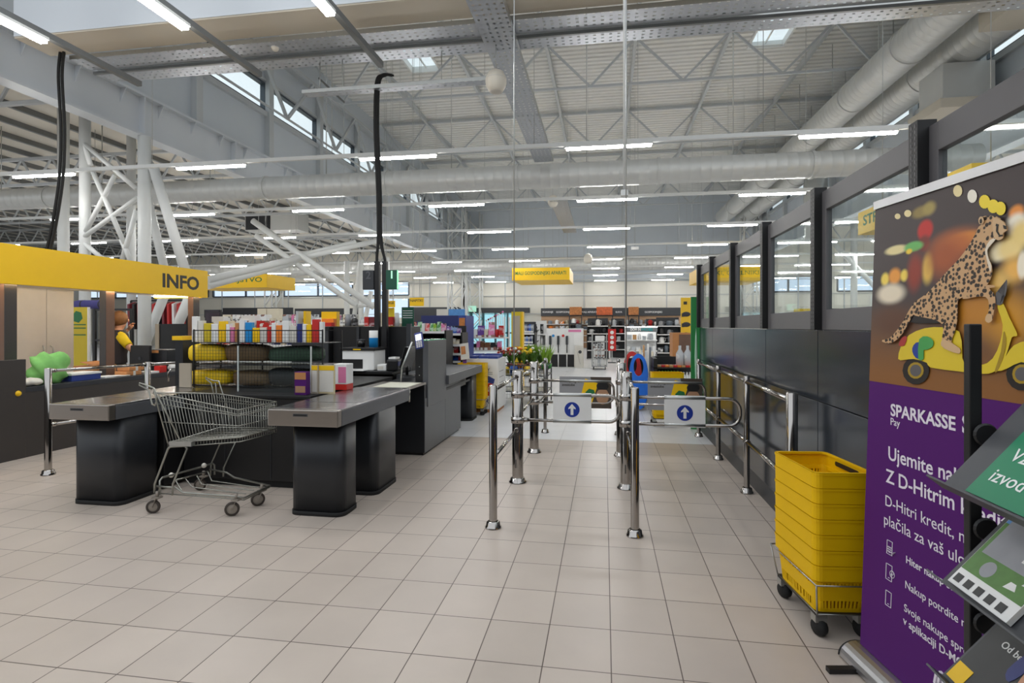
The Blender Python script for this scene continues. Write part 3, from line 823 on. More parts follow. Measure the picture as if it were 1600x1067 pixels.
# number signs on twin poles
def number_pole(x, num, lit, side):
    t = thing('lane_pole', 'tall black pole carrying the %s number sign %s' % ('green lit' if lit else 'dark unlit', num), 'lane sign', (x, 7.55, 0))
    MB().box(x - .035, x + .035, 7.58, 7.66, .901, 2.42).build('pole', 'black', t, bevel=.006)
    z0, z1 = 2.015, 2.29
    xa, xb = (x - .20, x - .035) if side < 0 else (x + .035, x + .20)
    b = MB().box(xa, xb, 7.56, 7.62, z0, z1).build('sign_box', 'sign_green' if lit else 'anthracite', t, bevel=.004)
    if lit: MB().box(xb - .012, xb + .002, 7.562, 7.618, z0 + .004, z1 - .004).build('lit_edge', 'green_lit', t)
    text(num, .15, 'green_lit' if lit else 'apron_grey', b, ((xa + xb) / 2 + .005, 7.557, z1 - .075), (1, 0, 0), (0, 0, 1), bold=.02, align='CENTER')
mat('sign_green', (28, 84, 66), 0.4); emit('green_lit', (.08, .9, .35), .9)
number_pole(at(589, 450, 7.6).x, '2', False, -1); number_pole(at(602, 450, 7.6).x - .01, '1', True, 1)
# cables from the poles to the overhead tray
def rope(name, label, pts, r, n=8):
    """smooth cable through points"""
    P = [Vector(p) for p in pts]; out = []
    for i in range(len(P) - 1):
        p0 = P[max(0, i - 1)]; p1 = P[i]; p2 = P[i + 1]; p3 = P[min(len(P) - 1, i + 2)]
        for k in range(8):
            t = k / 8
            out.append(.5 * ((2 * p1) + (p2 - p0) * t + (2 * p0 - 5 * p1 + 4 * p2 - p3) * t * t + (3 * p1 - p0 - 3 * p2 + p3) * t ** 3))
    out.append(P[-1])
    return tag(MB().tube(out, r, n).build(name, 'black_rubber'), label, 'cable')
Yp = 7.6
for k, (dx, lb) in enumerate(((-.022, 'left'), (.0, 'middle'), (.02, 'right'))):
    X = lambda x, y: at(x, y, Yp) + Vector((dx, .012 * k, 0))
    end = at(589, 400, Yp) if k == 0 else at(601, 404, Yp)
    rope('power_cable', 'thick black cable dropping to number poles, %s strand of three' % lb, [X(612, 117), X(600, 117), X(590, 130), X(588, 200), X(592, 300), X(593, 370), end, Vector((end.x, Yp, 2.40))], .021 if k < 2 else .015)
o = tray((at(476, 128, Yp).x, Yp, 4.86), (at(790, 110, Yp).x, Yp, 4.86), .16, 0, 'cable_tray', 'short narrow perforated tray above the checkout number poles', .05)
wr = MB()
for x in (at(500, 128, Yp).x, at(535, 128, Yp).x, at(690, 120, Yp).x): wr.cyl((x, Yp, 4.9), (x, Yp, 5.329), .006, 5)
wr.pieces('hanger', 'zinc', o)
MB().bar(at(498, 122, Yp), at(538, 160, Yp + .6), .02).build('bracket', 'dark_rail', o)
# lengthwise trays down the middle of the hall
tray((-1.34, 4.2, 5.19), (-1.34, 12.6, 5.19), .42, 1, 'cable_tray', 'broad lengthwise perforated tray above the entry lanes', .08)
tray((-1.34, 16.6, 5.19), (-1.34, 22.4, 5.19), .5, 1, 'cable_tray', 'far lengthwise tray under the roof trusses', .08)
for k, (dx, lb) in enumerate(((-.03, 'left'), (0, 'middle'), (.03, 'right'))):
    Yc = 6.86; X = lambda x, y: at(x, y, Yc) + Vector((dx, .03 * (k % 2), 0))
    rope('power_cable', 'thick black cable dropping to the yellow fascia, %s strand of three' % lb, [X(97, 80), X(94, 120), X(98, 200), X(96, 270), X(88, 330), X(78, 380), X(72, 402)], .019)
# spherical speakers
mat('speaker_white', (226, 220, 206), 0.5)
def ball_speaker(c, r, label, top=5.19):
    t = thing('pendant_speaker', label, 'speaker', (c[0], c[1], c[2] - r))
    MB().lathe(c, [(0, r * 1.12), (r * .25, r * 1.1), (r * .7, r * .85), (r, r * .25), (r, -r * .15), (r * .9, -r * .55), (r * .62, -r * 1.0), (r * .55, -r * 1.02)], 24).build('shell', 'speaker_white', t)
    MB().lathe(c, [(r * .60, -r * 1.0), (r * .5, -r * 1.08), (0, -r * 1.1)], 20).build('grille', 'off_white', t)
    MB().lathe(c, [(r * 1.005, r * .22), (r * 1.015, r * .18), (r * 1.005, r * .14)], 24).build('seam', 'off_white', t)
    MB().cyl((c[0], c[1], c[2] + r), (c[0], c[1], top), .006, 6).build('cord', 'zinc', t)
ball_speaker(at(775, 127, 7.3), .14, 'large white globe speaker hanging beside end of narrow tray', 5.33)
ball_speaker(at(864, 314, 16.8), .16, 'small white globe speaker hanging left of the lengthwise tray, farther off')
ball_speaker(at(919, 404, 21.5), .17, 'white globe fitting far down the hall under the tray', 10.5)
tag(MB().cyl((.20, 5.75, 2.87), (.20, 5.75, 7.0), .014, 10).build('service_pole', 'steel_white'), 'white service pole hanging above the middle of entry lanes', 'pole')
t = thing('socket_box', 'small white box on lower end of hanging service pole', 'socket box', (.2, 5.75, 2.80)); MB().box(.165, .235, 5.72, 5.78, 2.80, 2.86).build('body', 'steel_white', t, bevel=.005)
MB().lathe((.2, 5.75, 2.86), [(.028, 0), (.018, .012)], 12).build('gland', 'zinc', t)
t = thing('smoke_detector', 'round cream smoke detector under the first cross tray', 'detector', at(430, 71, 7.1))
c = at(430, 71, 7.1); MB().lathe((c.x, 7.1, 5.33), [(.05, 0), (.05, -.02), (.035, -.045), (0, -.05)], 20).build('body', 'speaker_white', t); MB().lathe((c.x, 7.1, 5.334), [(.055, .0), (.055, -.012), (.05, -.012)], 20).build('base', 'white', t)
# ================================================================ SHOPPING TROLLEY
mat('trolley_wire', (158, 158, 150), 0.34, 0.85, 0.05, 40)
mat('caster_grey', (150, 142, 132), 0.5, 0.3); mat('rubber_grey', (70, 62, 56), 0.75)
A = lambda u, v, Y: at(210 + u * .15, 570 + v * .15, Y)
B = lambda u, v, Y: at(210 + u * .15, 680 + v * .15, Y)
tr = thing('shopping_trolley', 'empty wire shopping trolley parked in front of the checkouts', 'shopping trolley', (-3.2, 4.2, 0))
yn0, yn1, yf1, yf0 = 3.97, 4.04, 4.44, 4.68        # near rear, near front, far front, far rear
rimT = [A(215, 290, yn0), A(1080, 470, yn1), A(1480, 385, yf1), A(860, 300, yf0)]
botT = [A(350, 815, yn0 + .03), A(1100, 755, yn1), A(1480, 660, yf1), A(890, 650, yf0 - .03)]
L = lambda a, b, t: a + (b - a) * t
W = lambda mb, pts, r=.0032, n=6: mb.tube(pts, r, n)
m = MB()
W(m, rimT + [rimT[0]], .0055); W(m, [p - Vector((0, 0, .035)) for p in rimT], .0035)
lv = lambda t: [L(a, b, t) for a, b in zip(rimT, botT)]
W(m, lv(.22), .004); W(m, lv(.58), .004); W(m, botT + [botT[0]], .0055)
low = [p - Vector((0, 0, .035)) for p in botT]
W(m, low[:3], .0045)
m.build('basket_rim', 'trolley_wire', tr)
def wires(a0, a1, b0, b1, n_, drop=True):
    m = MB()
    for i in range(n_ + 1):
        t = i / n_; p, q = L(a0, a1, t), L(b0, b1, t)
        W(m, [p, q] + ([q - Vector((0, 0, .035))] if drop else []), .0021, 5)
    return m
wires(rimT[0], rimT[1], botT[0], botT[1], 24).build('side_grid', 'trolley_wire', tr)
wires(rimT[3], rimT[2], botT[3], botT[2], 24).build('side_grid', 'trolley_wire', tr)
wires(rimT[1], rimT[2], botT[1], botT[2], 16).build('front_grid', 'trolley_wire', tr)
wires(rimT[0], rimT[3], botT[0], botT[3], 20, False).build('rear_flap', 'trolley_wire', tr)
m = wires(botT[0], botT[1], botT[3], botT[2], 26, False)
for k in range(1, 5): W(m, [L(botT[0], botT[3], k / 5), L(botT[1], botT[2], k / 5)], .003)
m.build('basket_floor', 'trolley_wire', tr)
for dy, nm in ((0, 'near'), (1, 'far')):
    Y = yn0 if dy == 0 else yf0
    if dy == 0:
        pt = [A(480, 790, Y), A(200, 240, Y), A(110, 205, Y), A(55, 188, Y), A(52, 212, Y), A(145, 258, Y), A(185, 410, Y), A(215, 425, Y), A(235, 360, Y), A(205, 265, Y)]
        pt2 = [A(195, 300, Y), A(215, 255, Y), A(225, 360, Y), A(350, 815, Y)]
    else:
        pt = [A(1000, 560, Y), A(880, 170, Y), A(820, 165, Y), A(745, 130, Y), A(748, 148, Y), A(800, 190, Y), A(850, 420, Y)]
        pt2 = [A(830, 200, Y), A(845, 190, Y), A(890, 640, Y)]
    m = MB(); W(m, pt, .0065, 8); W(m, pt2, .006, 8); m.build('handle_frame', 'trolley_wire', tr)
mat('dark_grip', (60, 60, 58), 0.5)
m = MB(); m.box(A(370, 800, yn0).x, A(600, 800, yn0).x, yn0 - .01, yn0 + .03, A(500, 845, yn0).z, A(500, 800, yn0).z); m.build('corner_block', 'zinc', tr)
m = MB()
Y = yn0 + .01; W(m, [B(210, 600, Y), B(210, 510, Y), B(350, 140, Y), B(372, 120, Y), B(530, 112, Y), B(550, 140, Y), B(400, 510, Y), B(395, 625, Y)], .008, 10)
m.build('leg', 'trolley_wire', tr)
m = MB(); Y = yf0 - .04; W(m, [B(790, 420, Y), B(800, 300, Y), B(890, 90, Y), B(1050, 78, Y), B(930, 340, Y), B(925, 430, Y)], .008, 10)
m.build('leg', 'trolley_wire', tr)
m = MB(); W(m, [B(265, 620, yn0 + .03), B(265, 475, yn0 + .05), B(292, 440, yn0 + .08), B(700, 330, yf0 - .2), B(815, 292, yf0 - .06), B(835, 310, yf0 - .05), B(835, 410, yf0 - .05)], .008, 10)
m.build('cross_tube', 'trolley_wire', tr)
m = MB(); W(m, [B(225, 530, yn0 + .02), B(430, 545, yn0 + .03), B(510, 600, yn0 + .04), B(1080, 640, yn1), B(1140, 655, yn1 + .03), B(1410, 525, yf1 - .08), B(1040, 440, yf0 - .12), B(960, 388, yf0 - .08), B(785, 355, yf0 - .05)], .008, 10)
W(m, [B(280, 605, yn0 + .03), B(1050, 665, yn1), B(1140, 675, yn1 + .03), B(1410, 540, yf1 - .08)], .005)
for k, (a, b, c) in enumerate((((430, 470), (500, 590), (1100, 640)), ((535, 455), (600, 540), (1160, 610)), ((650, 420), (700, 510), (1240, 575)), ((765, 380), (805, 475), (1300, 545)))):
    t = k / 4; Ya = yn0 + .12 + t * .5; Yc = yn1 + .05 + t * .28
    W(m, [B(*a, Ya), B(*b, Ya + .01), B(*c, Yc)], .0045)
W(m, [B(420, 470, yn0 + .12), B(765, 375, yf0 - .1)], .0055)
m.build('lower_rack', 'trolley_wire', tr)
for (u, v), Y in (((385, 415), yn0 + .2), ((725, 315), yf0 - .2)):
    c = B(u, v, Y); MB().ball(c, .022, 10, 6, (1, 1, 1)).build('bumper_clip', 'off_white', tr)
def caster(x, y, r, ang, z_top):
    m = MB(); d = Vector((math.cos(ang), math.sin(ang), 0)); ax = Vector((-d.y, d.x, 0))
    c = Vector((x, y, r)) 
    m.lathe(c, [(r * .72, -.014), (r * .95, -.014), (r, -.007), (r, .007), (r * .95, .014), (r * .72, .014)], 22, True, ax)
    w = m.build('wheel', 'rubber_grey', tr)
    MB().lathe(c, [(0, -.011), (r * .25, -.014), (r * .72, -.008), (r * .72, .008), (r * .25, .014), (0, .011)], 18, False, ax).build('hub', 'caster_grey', w)
    f = MB(); top = c + d * (r * .55) + Vector((0, 0, z_top - r))
    for s in (-1, 1): f.bar(c + ax * s * .020, top + ax * s * .020, .026, .004)
    f.obox(top, (.06, .05, .012)); f.cyl(top, top + Vector((0, 0, .05)), .012, 10)
    f.build('fork', 'caster_grey', w)
caster(-3.565, 3.975, .052, R(20), .125); caster(-2.90, 4.02, .055, R(30), .125); caster(-2.85, 4.28, .055, R(40), .125); caster(-3.64, 4.60, .052, R(20), .125)
# ================================================================ STACK OF YELLOW BASKETS
def basket(parent_xy, rz, z, label, group, first, h=.235, wx=.285, wy=.47, name='shopping_basket'):
    if first is not None:
        return dup(first, (parent_xy[0], parent_xy[1], z), label, rz)
    t = thing(name, label, 'shopping basket', (parent_xy[0], parent_xy[1], z), group, rz)
    def loop(s, zz, r=.035, k=4):
        a, b = wx / 2 * s, wy / 2 * s; P = []
        for cx, cy, a0 in ((a - r, -b + r, -90), (a - r, b - r, 0), (-a + r, b - r, 90), (-a + r, -b + r, 180)):
            for i in range(k + 1):
                an = R(a0 + 90 * i / k); P.append(Vector((cx + r * math.cos(an), cy + r * math.sin(an), zz)))
        return P
    sc = lambda zz: .84 + .13 * zz / h
    def band(mb, z0, z1, s0=None, s1=None):
        P, Q = loop(s0 or sc(z0), z0), loop(s1 or sc(z1), z1); n = len(P)
        mb.add(P + Q, [(i, (i + 1) % n, n + (i + 1) % n, n + i) for i in range(n)], False)
    def ribs(mb, z0, z1, cell=.016, fill=.55):
        P, Q = loop(sc(z0), z0), loop(sc(z1), z1); n = len(P)
        for i in range(n):
            p, p2, q, q2 = P[i], P[(i + 1) % n], Q[i], Q[(i + 1) % n]; Ls = (p2 - p).length
            if Ls < .03: mb.quad(p, p2, q2, q); continue
            k = int(Ls / cell)
            for j in range(k):
                a, b = (j + .5 - fill / 2) / k, (j + .5 + fill / 2) / k
                mb.quad(L(p, p2, a), L(p, p2, b), L(q, q2, b), L(q, q2, a))
    w = MB(); band(w, 0, .018); ribs(w, .018, .055); band(w, .055, .125); ribs(w, .125, .145); band(w, .145, h - .07)
    P = loop(sc(0), .001); w.add(P, [tuple(range(len(P)))])
    o = w.build('tub', 'yellow_plastic', t, local=True); so = o.modifiers.new('thick', 'SOLIDIFY'); so.thickness = .003
    r = MB(); band(r, h - .073, h - .071, sc(h - .07), 1.0); band(r, h - .071, h, 1.0, 1.005)
    band(r, h - .010, h - .010, 1.004, 1.018); band(r, h - .010, h, 1.018, 1.018); band(r, h, h, 1.018, .955); band(r, h, h - .012, .955, .955)
    # handle opening: a flat black patch stands for its shade on the right rim
    o = r.build('rim', 'yellow_plastic', t, local=True); so = o.modifiers.new('thick', 'SOLIDIFY'); so.thickness = .0025
    hnd = MB(); hx = wx / 2 * .955
    hnd.rbox(-.11, .11, -.012, .012, 0, .002, .011)
    hm = MB(); M = Matrix(((0, 0, 1), (1, 0, 0), (0, 1, 0)))
    hm.add([M @ Vector(v) + Vector((hx - .006, 0, h - .035)) for v in hnd.v], hnd.f)
    hm.build('grip_shade_patch', 'black', t, local=True)
    return t
bx, by, brz = 1.105, 3.13, R(7)
dl = thing('basket_dolly', 'black wheeled wire dolly under the yellow basket stack', 'dolly', (bx, by, 0), None, brz)
m = MB()
for z, s in ((.115, .125), (.27, .148)):
    P = [Vector((sx * s, sy * s * 1.75, z)) for sx, sy in ((-1, -1), (1, -1), (1, 1), (-1, 1))]
    m.tube(P, .004, 6, closed=True)
for sx, sy in ((-1, -1), (1, -1), (1, 1), (-1, 1)): m.tube([Vector((sx * .125, sy * .125 * 1.75, .115)), Vector((sx * .148, sy * .148 * 1.75, .27))], .004, 6)
m.build('wire_frame', 'zinc', dl, local=True)
m = MB(); m.box(-.13, .13, -.21, .21, .108, .118); m.build('tray', 'black', dl, local=True)
for sx, sy in ((-1, -1), (1, -1), (1, 1), (-1, 1)):
    m = MB(); m.lathe((sx * .10, sy * .19, .043), [(0, -.02), (.038, -.018), (.043, 0), (.038, .018), (0, .02)], 18, True, (1, .3, 0)); w = m.build('wheel', 'black_rubber', dl, local=True)
    m = MB(); m.box(sx * .10 - .028, sx * .10 + .028, sy * .19 - .02, sy * .19 + .03, .07, .108); m.build('fork', 'zinc', w, local=True)
fb = None
place = ['at the very bottom of', 'second from the bottom of', 'third from the bottom of', 'in the middle of', 'third from the top of', 'second from the top of', 'topmost of']
for k in range(7):
    o = basket((bx, by), brz, .119 + k * .074, 'yellow plastic shopping basket %s stack by the banner' % place[k], 'yellow baskets stacked by the banner', fb)
    fb = fb or o
# ================================================================ ROLL-UP BANNER
U0 = Vector((1.125, 2.75, 0)); UD = Vector((.135, -.84, 0)).normalized(); UN = Vector((UD.y, -UD.x, 0))   # UN faces the aisle
ru = thing('rollup_banner', 'purple roll-up banner with cheetah on yellow scooter in silver foot', 'banner', U0 + UD * .43)
BW, BT, BL = .85, 2.03, .02
LEAN = .036      # the sheet leans back a little
def bp(u, z, lift=0.0): return U0 + UD * u + UN * (lift - LEAN * max(0.0, z - .1)) + Vector((0, 0, z))
def bpx(x, y):    # photo point -> banner coordinates
    d = Vector(ray(x, y)); o = Vector((0, 0, EYE))
    n_ = UD.cross(Vector((0, 0, 1)) - UN * LEAN); q = U0 + UN * LEAN * .1
    t = (q - o).dot(n_) / d.dot(n_); p = o + d * t
    return ((p - U0).dot(UD), p.z)
def sheet(pts, lift, m, name, parent):
    mb = MB(); P = [bp(u, z, lift) for u, z in pts]
    mb.ext(P, UN * .0004)
    return mb.build(name, m, parent)
def z6(pts): return [bpx(1300 + u * .375, 200 + v * .375) for u, v in pts]
def clipu(pts): return [(min(max(u, BL + .002), BW - .002), min(max(z, .07), BT - .01)) for u, z in pts]
def smooth(pts, k=3):
    n = len(pts); out = []
    for i in range(n):
        p0, p1, p2, p3 = (Vector(pts[(i + j - 1) % n]) for j in range(4))
        for s in range(k):
            t = s / k
            q = .5 * ((2 * p1) + (p2 - p0) * t + (2 * p0 - 5 * p1 + 4 * p2 - p3) * t * t + (3 * p1 - p0 - 3 * p2 + p3) * t ** 3); out.append((q.x, q.y))
    return out
mat('purple', (84, 28, 108), 0.55, 0, .03, 2, .2); mat('purple_white', (236, 230, 240), 0.45)
BLOBS = [(370, 350, 40, 26, (150, 130, 70), .6), (405, 335, 30, 30, (170, 150, 80), .6), (770, 352, 34, 34, (240, 150, 60), .5), (389, 425, 34, 44, (200, 40, 34), .35), (385, 480, 26, 36, (120, 40, 30), .5), (268, 508, 50, 20, (236, 220, 160), .4), (340, 494, 42, 22, (110, 190, 100), .4), (322, 514, 14, 12, (244, 210, 60), .5), (222, 630, 18, 28, (250, 220, 90), .5), (262, 618, 28, 36, (240, 160, 60), .5), (302, 614, 17, 26, (250, 220, 90), .5), (245, 690, 62, 44, (240, 226, 200), .5), (400, 585, 26, 64, (240, 200, 90), .6), (345, 600, 34, 84, (150, 50, 30), .7), (770, 400, 50, 48, (255, 246, 224), .5), (690, 515, 54, 44, (255, 240, 200), .5), (745, 500, 60, 56, (255, 226, 150), .6), (790, 440, 50, 60, (250, 220, 140), .6), (760, 590, 60, 60, (250, 190, 90), .8), (795, 570, 24, 60, (255, 244, 220), .4), (560, 455, 70, 26, (236, 160, 60), .7), (520, 480, 110, 60, (200, 110, 44), .9), (470, 540, 90, 90, (170, 84, 36), .9), (600, 760, 150, 110, (196, 130, 40), .9), (250, 800, 90, 60, (96, 60, 40), .8), (740, 800, 110, 130, (208, 146, 44), .9), (690, 640, 60, 50, (240, 196, 110), .8)]
def photo_bg():
    m, nt, b = new_mat('night_street'); b.inputs['Roughness'].default_value = .4
    N = nt.nodes.new; K = nt.links.new
    tc = N('ShaderNodeTexCoord'); off = WL[ru.name]
    sp = N('ShaderNodeSeparateXYZ'); K(tc.outputs['Object'], sp.inputs[0])
    cb = N('ShaderNodeCombineXYZ'); K(sp.outputs[1], cb.inputs[0]); K(sp.outputs[2], cb.inputs[1])
    rp = N('ShaderNodeMapRange'); rp.inputs['From Min'].default_value = 1.30; rp.inputs['From Max'].default_value = 1.62
    K(sp.outputs[2], rp.inputs['Value'])
    base = N('ShaderNodeMix'); base.data_type = 'RGBA'; base.inputs[6].default_value = srgb(140, 92, 46); base.inputs[7].default_value = srgb(66, 54, 54)
    K(rp.outputs[0], base.inputs[0]); col = base.outputs[2]
    for u, v, rx, ry, c, soft in BLOBS:
        (a0, z0), (a1, _), (_, z1) = z6([(u, v)])[0], z6([(u + rx, v)])[0], z6([(u, v + ry)])[0]
        pc = bp(a0, z0) - off; pe = bp(a1, z0) - off
        mp = N('ShaderNodeMapping'); w = max(1e-3, abs(pe.y - pc.y)); hgt = max(1e-3, abs(z1 - z0))
        mp.inputs['Scale'].default_value = (1 / w, 1 / hgt, 1); mp.inputs['Location'].default_value = (-pc.y / w, -pc.z / hgt, 0)
        K(cb.outputs[0], mp.inputs[0])
        ln = N('ShaderNodeVectorMath'); ln.operation = 'LENGTH'; K(mp.outputs[0], ln.inputs[0])
        rg = N('ShaderNodeMapRange'); rg.interpolation_type = 'SMOOTHSTEP'; rg.inputs['From Min'].default_value = 1 + soft * .5; rg.inputs['From Max'].default_value = 1 - soft * .9
        K(ln.outputs['Value'], rg.inputs['Value'])
        mx = N('ShaderNodeMix'); mx.data_type = 'RGBA'; mx.inputs[7].default_value = srgb(*c); K(rg.outputs[0], mx.inputs[0]); K(col, mx.inputs[6]); col = mx.outputs[2]
    K(col, b.inputs['Base Color']); MATS['night_street'] = m
photo_bg()
def spots():
    m, nt, b = new_mat('cheetah_fur'); b.inputs['Roughness'].default_value = .45
    tc = nt.nodes.new('ShaderNodeTexCoord'); vo = nt.nodes.new('ShaderNodeTexVoronoi'); vo.inputs['Scale'].default_value = 62; vo.inputs['Randomness'].default_value = .8
    nt.links.new(tc.outputs['Object'], vo.inputs['Vector'])
    cr = nt.nodes.new('ShaderNodeValToRGB'); e = cr.color_ramp.elements
    e[0].position = .40; e[0].color = srgb(44, 32, 24); e[1].position = .50; e[1].color = srgb(206, 164, 118)
    nt.links.new(vo.outputs['Distance'], cr.inputs[0]); nt.links.new(cr.outputs[0], b.inputs['Base Color'])
    MATS['cheetah_fur'] = m
spots()
for nm, c in dict(bk_cream=(244, 226, 170), bk_yellow=(250, 222, 60), bk_orange=(240, 150, 50), bk_red=(196, 40, 34), bk_green=(110, 190, 110), bk_white=(250, 244, 226), bk_dim=(150, 128, 70), scooter=(226, 198, 44), scooter_dark=(168, 138, 30), fur_plain=(214, 178, 134), fur_white=(236, 222, 200), ink=(30, 24, 22), road=(92, 66, 40), leaf_blue=(28, 60, 150), leaf_green=(70, 160, 80), tail_red=(170, 50, 44)).items(): mat(nm, c, .45, 0, .04)
bd = MB(); bd.ext([bp(BL, .08), bp(BW, .08), bp(BW, BT), bp(BL, BT)], UN * -.0012)
zb = 1.255
pr = bd.build('banner_sheet', 'purple', ru)
ph = sheet([(BL, zb), (BW, zb), (BW, BT - .005), (BL, BT - .005)], .0004, 'night_street', 'photo_print', ru)
lift = [.0010]
def pic(pts, m, name, clip=True, sm=2):
    lift[0] += .0005
    q = z6(pts); q = smooth(q, sm) if sm else q
    return sheet(clipu(q) if clip else q, lift[0], m, name, ph)
def disc(u, v, r, m, ry=None):
    pic([(u + r * math.cos(2 * math.pi * i / 14), v + (ry or r) * math.sin(2 * math.pi * i / 14)) for i in range(14)], m, 'bokeh_light', True, 0)
pass
for a in ((275, 368, 12, 'bk_cream'), (318, 356, 15, 'bk_cream'), (527, 262, 19, 'bk_cream', 25), (588, 284, 20, 'bk_white', 28), (640, 307, 23, 'bk_yellow', 29), (677, 326, 24, 'bk_yellow', 29), (708, 335, 22, 'bk_yellow', 29)): disc(*a)
# wheels, scooter body
def wheel(u, v, r):
    pic([(u + r * math.cos(i * .4488), v + r * 1.05 * math.sin(i * .4488)) for i in range(14)], 'ink', 'scooter_wheel', True, 1)
    pic([(u + r * .6 * math.cos(i * .4488), v + r * .62 * math.sin(i * .4488)) for i in range(14)], 'scooter_dark', 'wheel_rim', True, 1)
    pic([(u + r * .42 * math.cos(i * .4488), v + r * .44 * math.sin(i * .4488)) for i in range(14)], 'frame_grey', 'wheel_hub', True, 1)
wheel(355, 1010, 56); wheel(800, 1025, 66)
pic([(284, 962), (296, 908), (330, 862), (395, 834), (470, 830), (540, 848), (552, 930), (560, 978), (630, 988), (680, 960), (712, 890), (722, 820), (706, 765), (700, 738), (722, 728), (750, 790), (782, 856), (776, 868), (760, 872), (742, 930), (716, 990), (680, 1018), (636, 1024), (540, 1014), (420, 998), (404, 978), (350, 962), (310, 966)], 'scooter', 'scooter_body')
pic([(700, 1012), (736, 950), (770, 905), (830, 885), (900, 890), (900, 985), (800, 975), (745, 1000)], 'scooter', 'front_fender')
pic([(690, 1010), (716, 930), (726, 850), (734, 860), (738, 900), (722, 965), (700, 1014)], 'scooter_dark', 'leg_shield')
pic([(335, 808), (352, 776), (400, 772), (466, 788), (478, 810), (400, 814)], 'ink', 'scooter_seat')
pic([(288, 905), (302, 873), (323, 869), (312, 906)], 'tail_red', 'tail_light')
pic([(698, 735), (694, 700), (704, 680), (736, 700), (744, 640), (738, 635), (732, 690), (724, 732)], 'frame_grey', 'handlebar')
pic([(346, 918), (362, 894), (392, 896), (388, 930), (372, 962), (352, 946)], 'leaf_blue', 'logo_leaf')
pic([(372, 962), (376, 880), (410, 868), (434, 886), (432, 910), (408, 924), (394, 926), (394, 962)], 'leaf_green', 'logo_leaf')
# the cheetah
pic([(215, 884), (250, 876), (288, 836), (318, 788), (345, 742), (366, 748), (338, 800), (305, 858), (268, 892), (238, 896)], 'cheetah_fur', 'cheetah_tail')
body = [(640, 400), (634, 384), (642, 370), (664, 365), (700, 368), (726, 382), (746, 408), (748, 426), (734, 436), (732, 456), (712, 468), (692, 462), (678, 490), (662, 512), (668, 538), (682, 572), (682, 612), (668, 645), (650, 664), (600, 690), (545, 712), (538, 740), (538, 790), (526, 850), (512, 892), (548, 918), (546, 940), (500, 926), (470, 906), (478, 842), (468, 812), (430, 796), (380, 786), (350, 776), (344, 745), (362, 722), (402, 694), (442, 656), (492, 598), (532, 558), (562, 522), (592, 478), (612, 442), (626, 412)]
pic(body, 'cheetah_fur', 'cheetah_body')
pic([(575, 670), (640, 655), (690, 655), (694, 664), (672, 668), (692, 690), (698, 724), (690, 770), (684, 802), (668, 810), (656, 800), (668, 768), (670, 728), (656, 704), (610, 704), (560, 712)], 'cheetah_fur', 'cheetah_foreleg')
pic([(700, 462), (680, 486), (664, 510), (670, 545), (682, 575), (676, 600), (660, 540), (655, 505), (676, 466)], 'fur_white', 'cheetah_chest')
pic([(470, 905), (478, 880), (508, 892), (548, 918), (546, 940), (500, 926)], 'fur_plain', 'cheetah_paw')
pic([(656, 800), (664, 776), (682, 776), (686, 800), (670, 812)], 'fur_plain', 'cheetah_paw')
pic([(690, 376), (726, 384), (746, 408), (748, 426), (732, 438), (732, 458), (712, 468), (694, 456), (690, 430)], 'fur_plain', 'cheetah_face')
pic([(732, 404), (747, 408), (748, 422), (736, 420)], 'ink', 'cheetah_nose', True, 1)
pic([(704, 398), (716, 402), (712, 412), (702, 408)], 'ink', 'cheetah_eye', True, 1)
pic([(706, 408), (714, 408), (712, 430), (722, 446), (714, 446), (704, 430)], 'ink', 'tear_line', True, 1)
pic([(716, 446), (734, 444), (732, 450), (716, 454)], 'ink', 'mouth', True, 0)
pic([(636, 400), (632, 380), (642, 368), (654, 378), (652, 396)], 'fur_plain', 'cheetah_ear')
pic([(638, 398), (637, 384), (644, 376), (648, 386), (646, 396)], 'ink', 'ear_inside', True, 1)
# lettering on the purple part
def z7(u, v): return bpx(1300 + u * .4754, 560 + v * .4754)
def btext(s, u, v, size, bold=.0, m='purple_white'):
    a, z = z7(u, v); text(s, size, m, pr, bp(a, z, .0008), UD, (0, 0, 1), bold=bold, depth=.0004)
btext('SPARKASSE', 193, 170, .070, .024); btext('Pay', 192, 207, .043, .004)
btext('Ujemite nakupe', 184, 312, .080, .012); btext('Z D-Hitrim kreditom', 178, 386, .080, .012)
btext('D-Hitri kredit, nov', 174, 466, .064); btext('plačila za vaš ulov', 170, 527, .064)
btext('Hiter nakup brez', 243, 660, .041, .012); btext('Nakup potrdite na', 240, 742, .043, .004)
btext('Svoje nakupe spre', 237, 818, .043, .002); btext('v aplikaciji D-MOB', 235, 860, .043, .012)
u, z = z7(428, 218)
text('S', .09, 'purple_white', pr, bp(u, z, .0008), UD, (0, 0, 1), bold=.03, depth=.0004)
def icon(u, v, w, h):
    a, z = z7(u, v); m = MB()
    for s in ((-1, -1, 1, -1), (1, -1, 1, 1), (1, 1, -1, 1), (-1, 1, -1, -1)): m.bar(bp(a + s[0] * w, z + s[1] * h, .001), bp(a + s[2] * w, z + s[3] * h, .001), .003, .001)
    m.bar(bp(a - w * .25, z - h * .7, .001), bp(a + w * .25, z - h * .7, .001), .003, .001)
    return m, a, z
m, a, z = icon(190, 622, .016, .028)
for i in range(3):
    for j in range(3): m.obox(bp(a - .008 + i * .008, z - .016 + j * .009, .001), (.004, .004, .004))
m.bar(bp(a + .02, z - .02, .001), bp(a + .035, z - .006, .001), .016, .001); m.build('terminal_icon', 'purple_white', pr)
m, a, z = icon(188, 703, .018, .032); P = [bp(a + .02 + .014 * math.cos(i * .52), z + .014 * math.sin(i * .52), .0012) for i in range(12)]; m.tube(P, .0014, 5, closed=True)
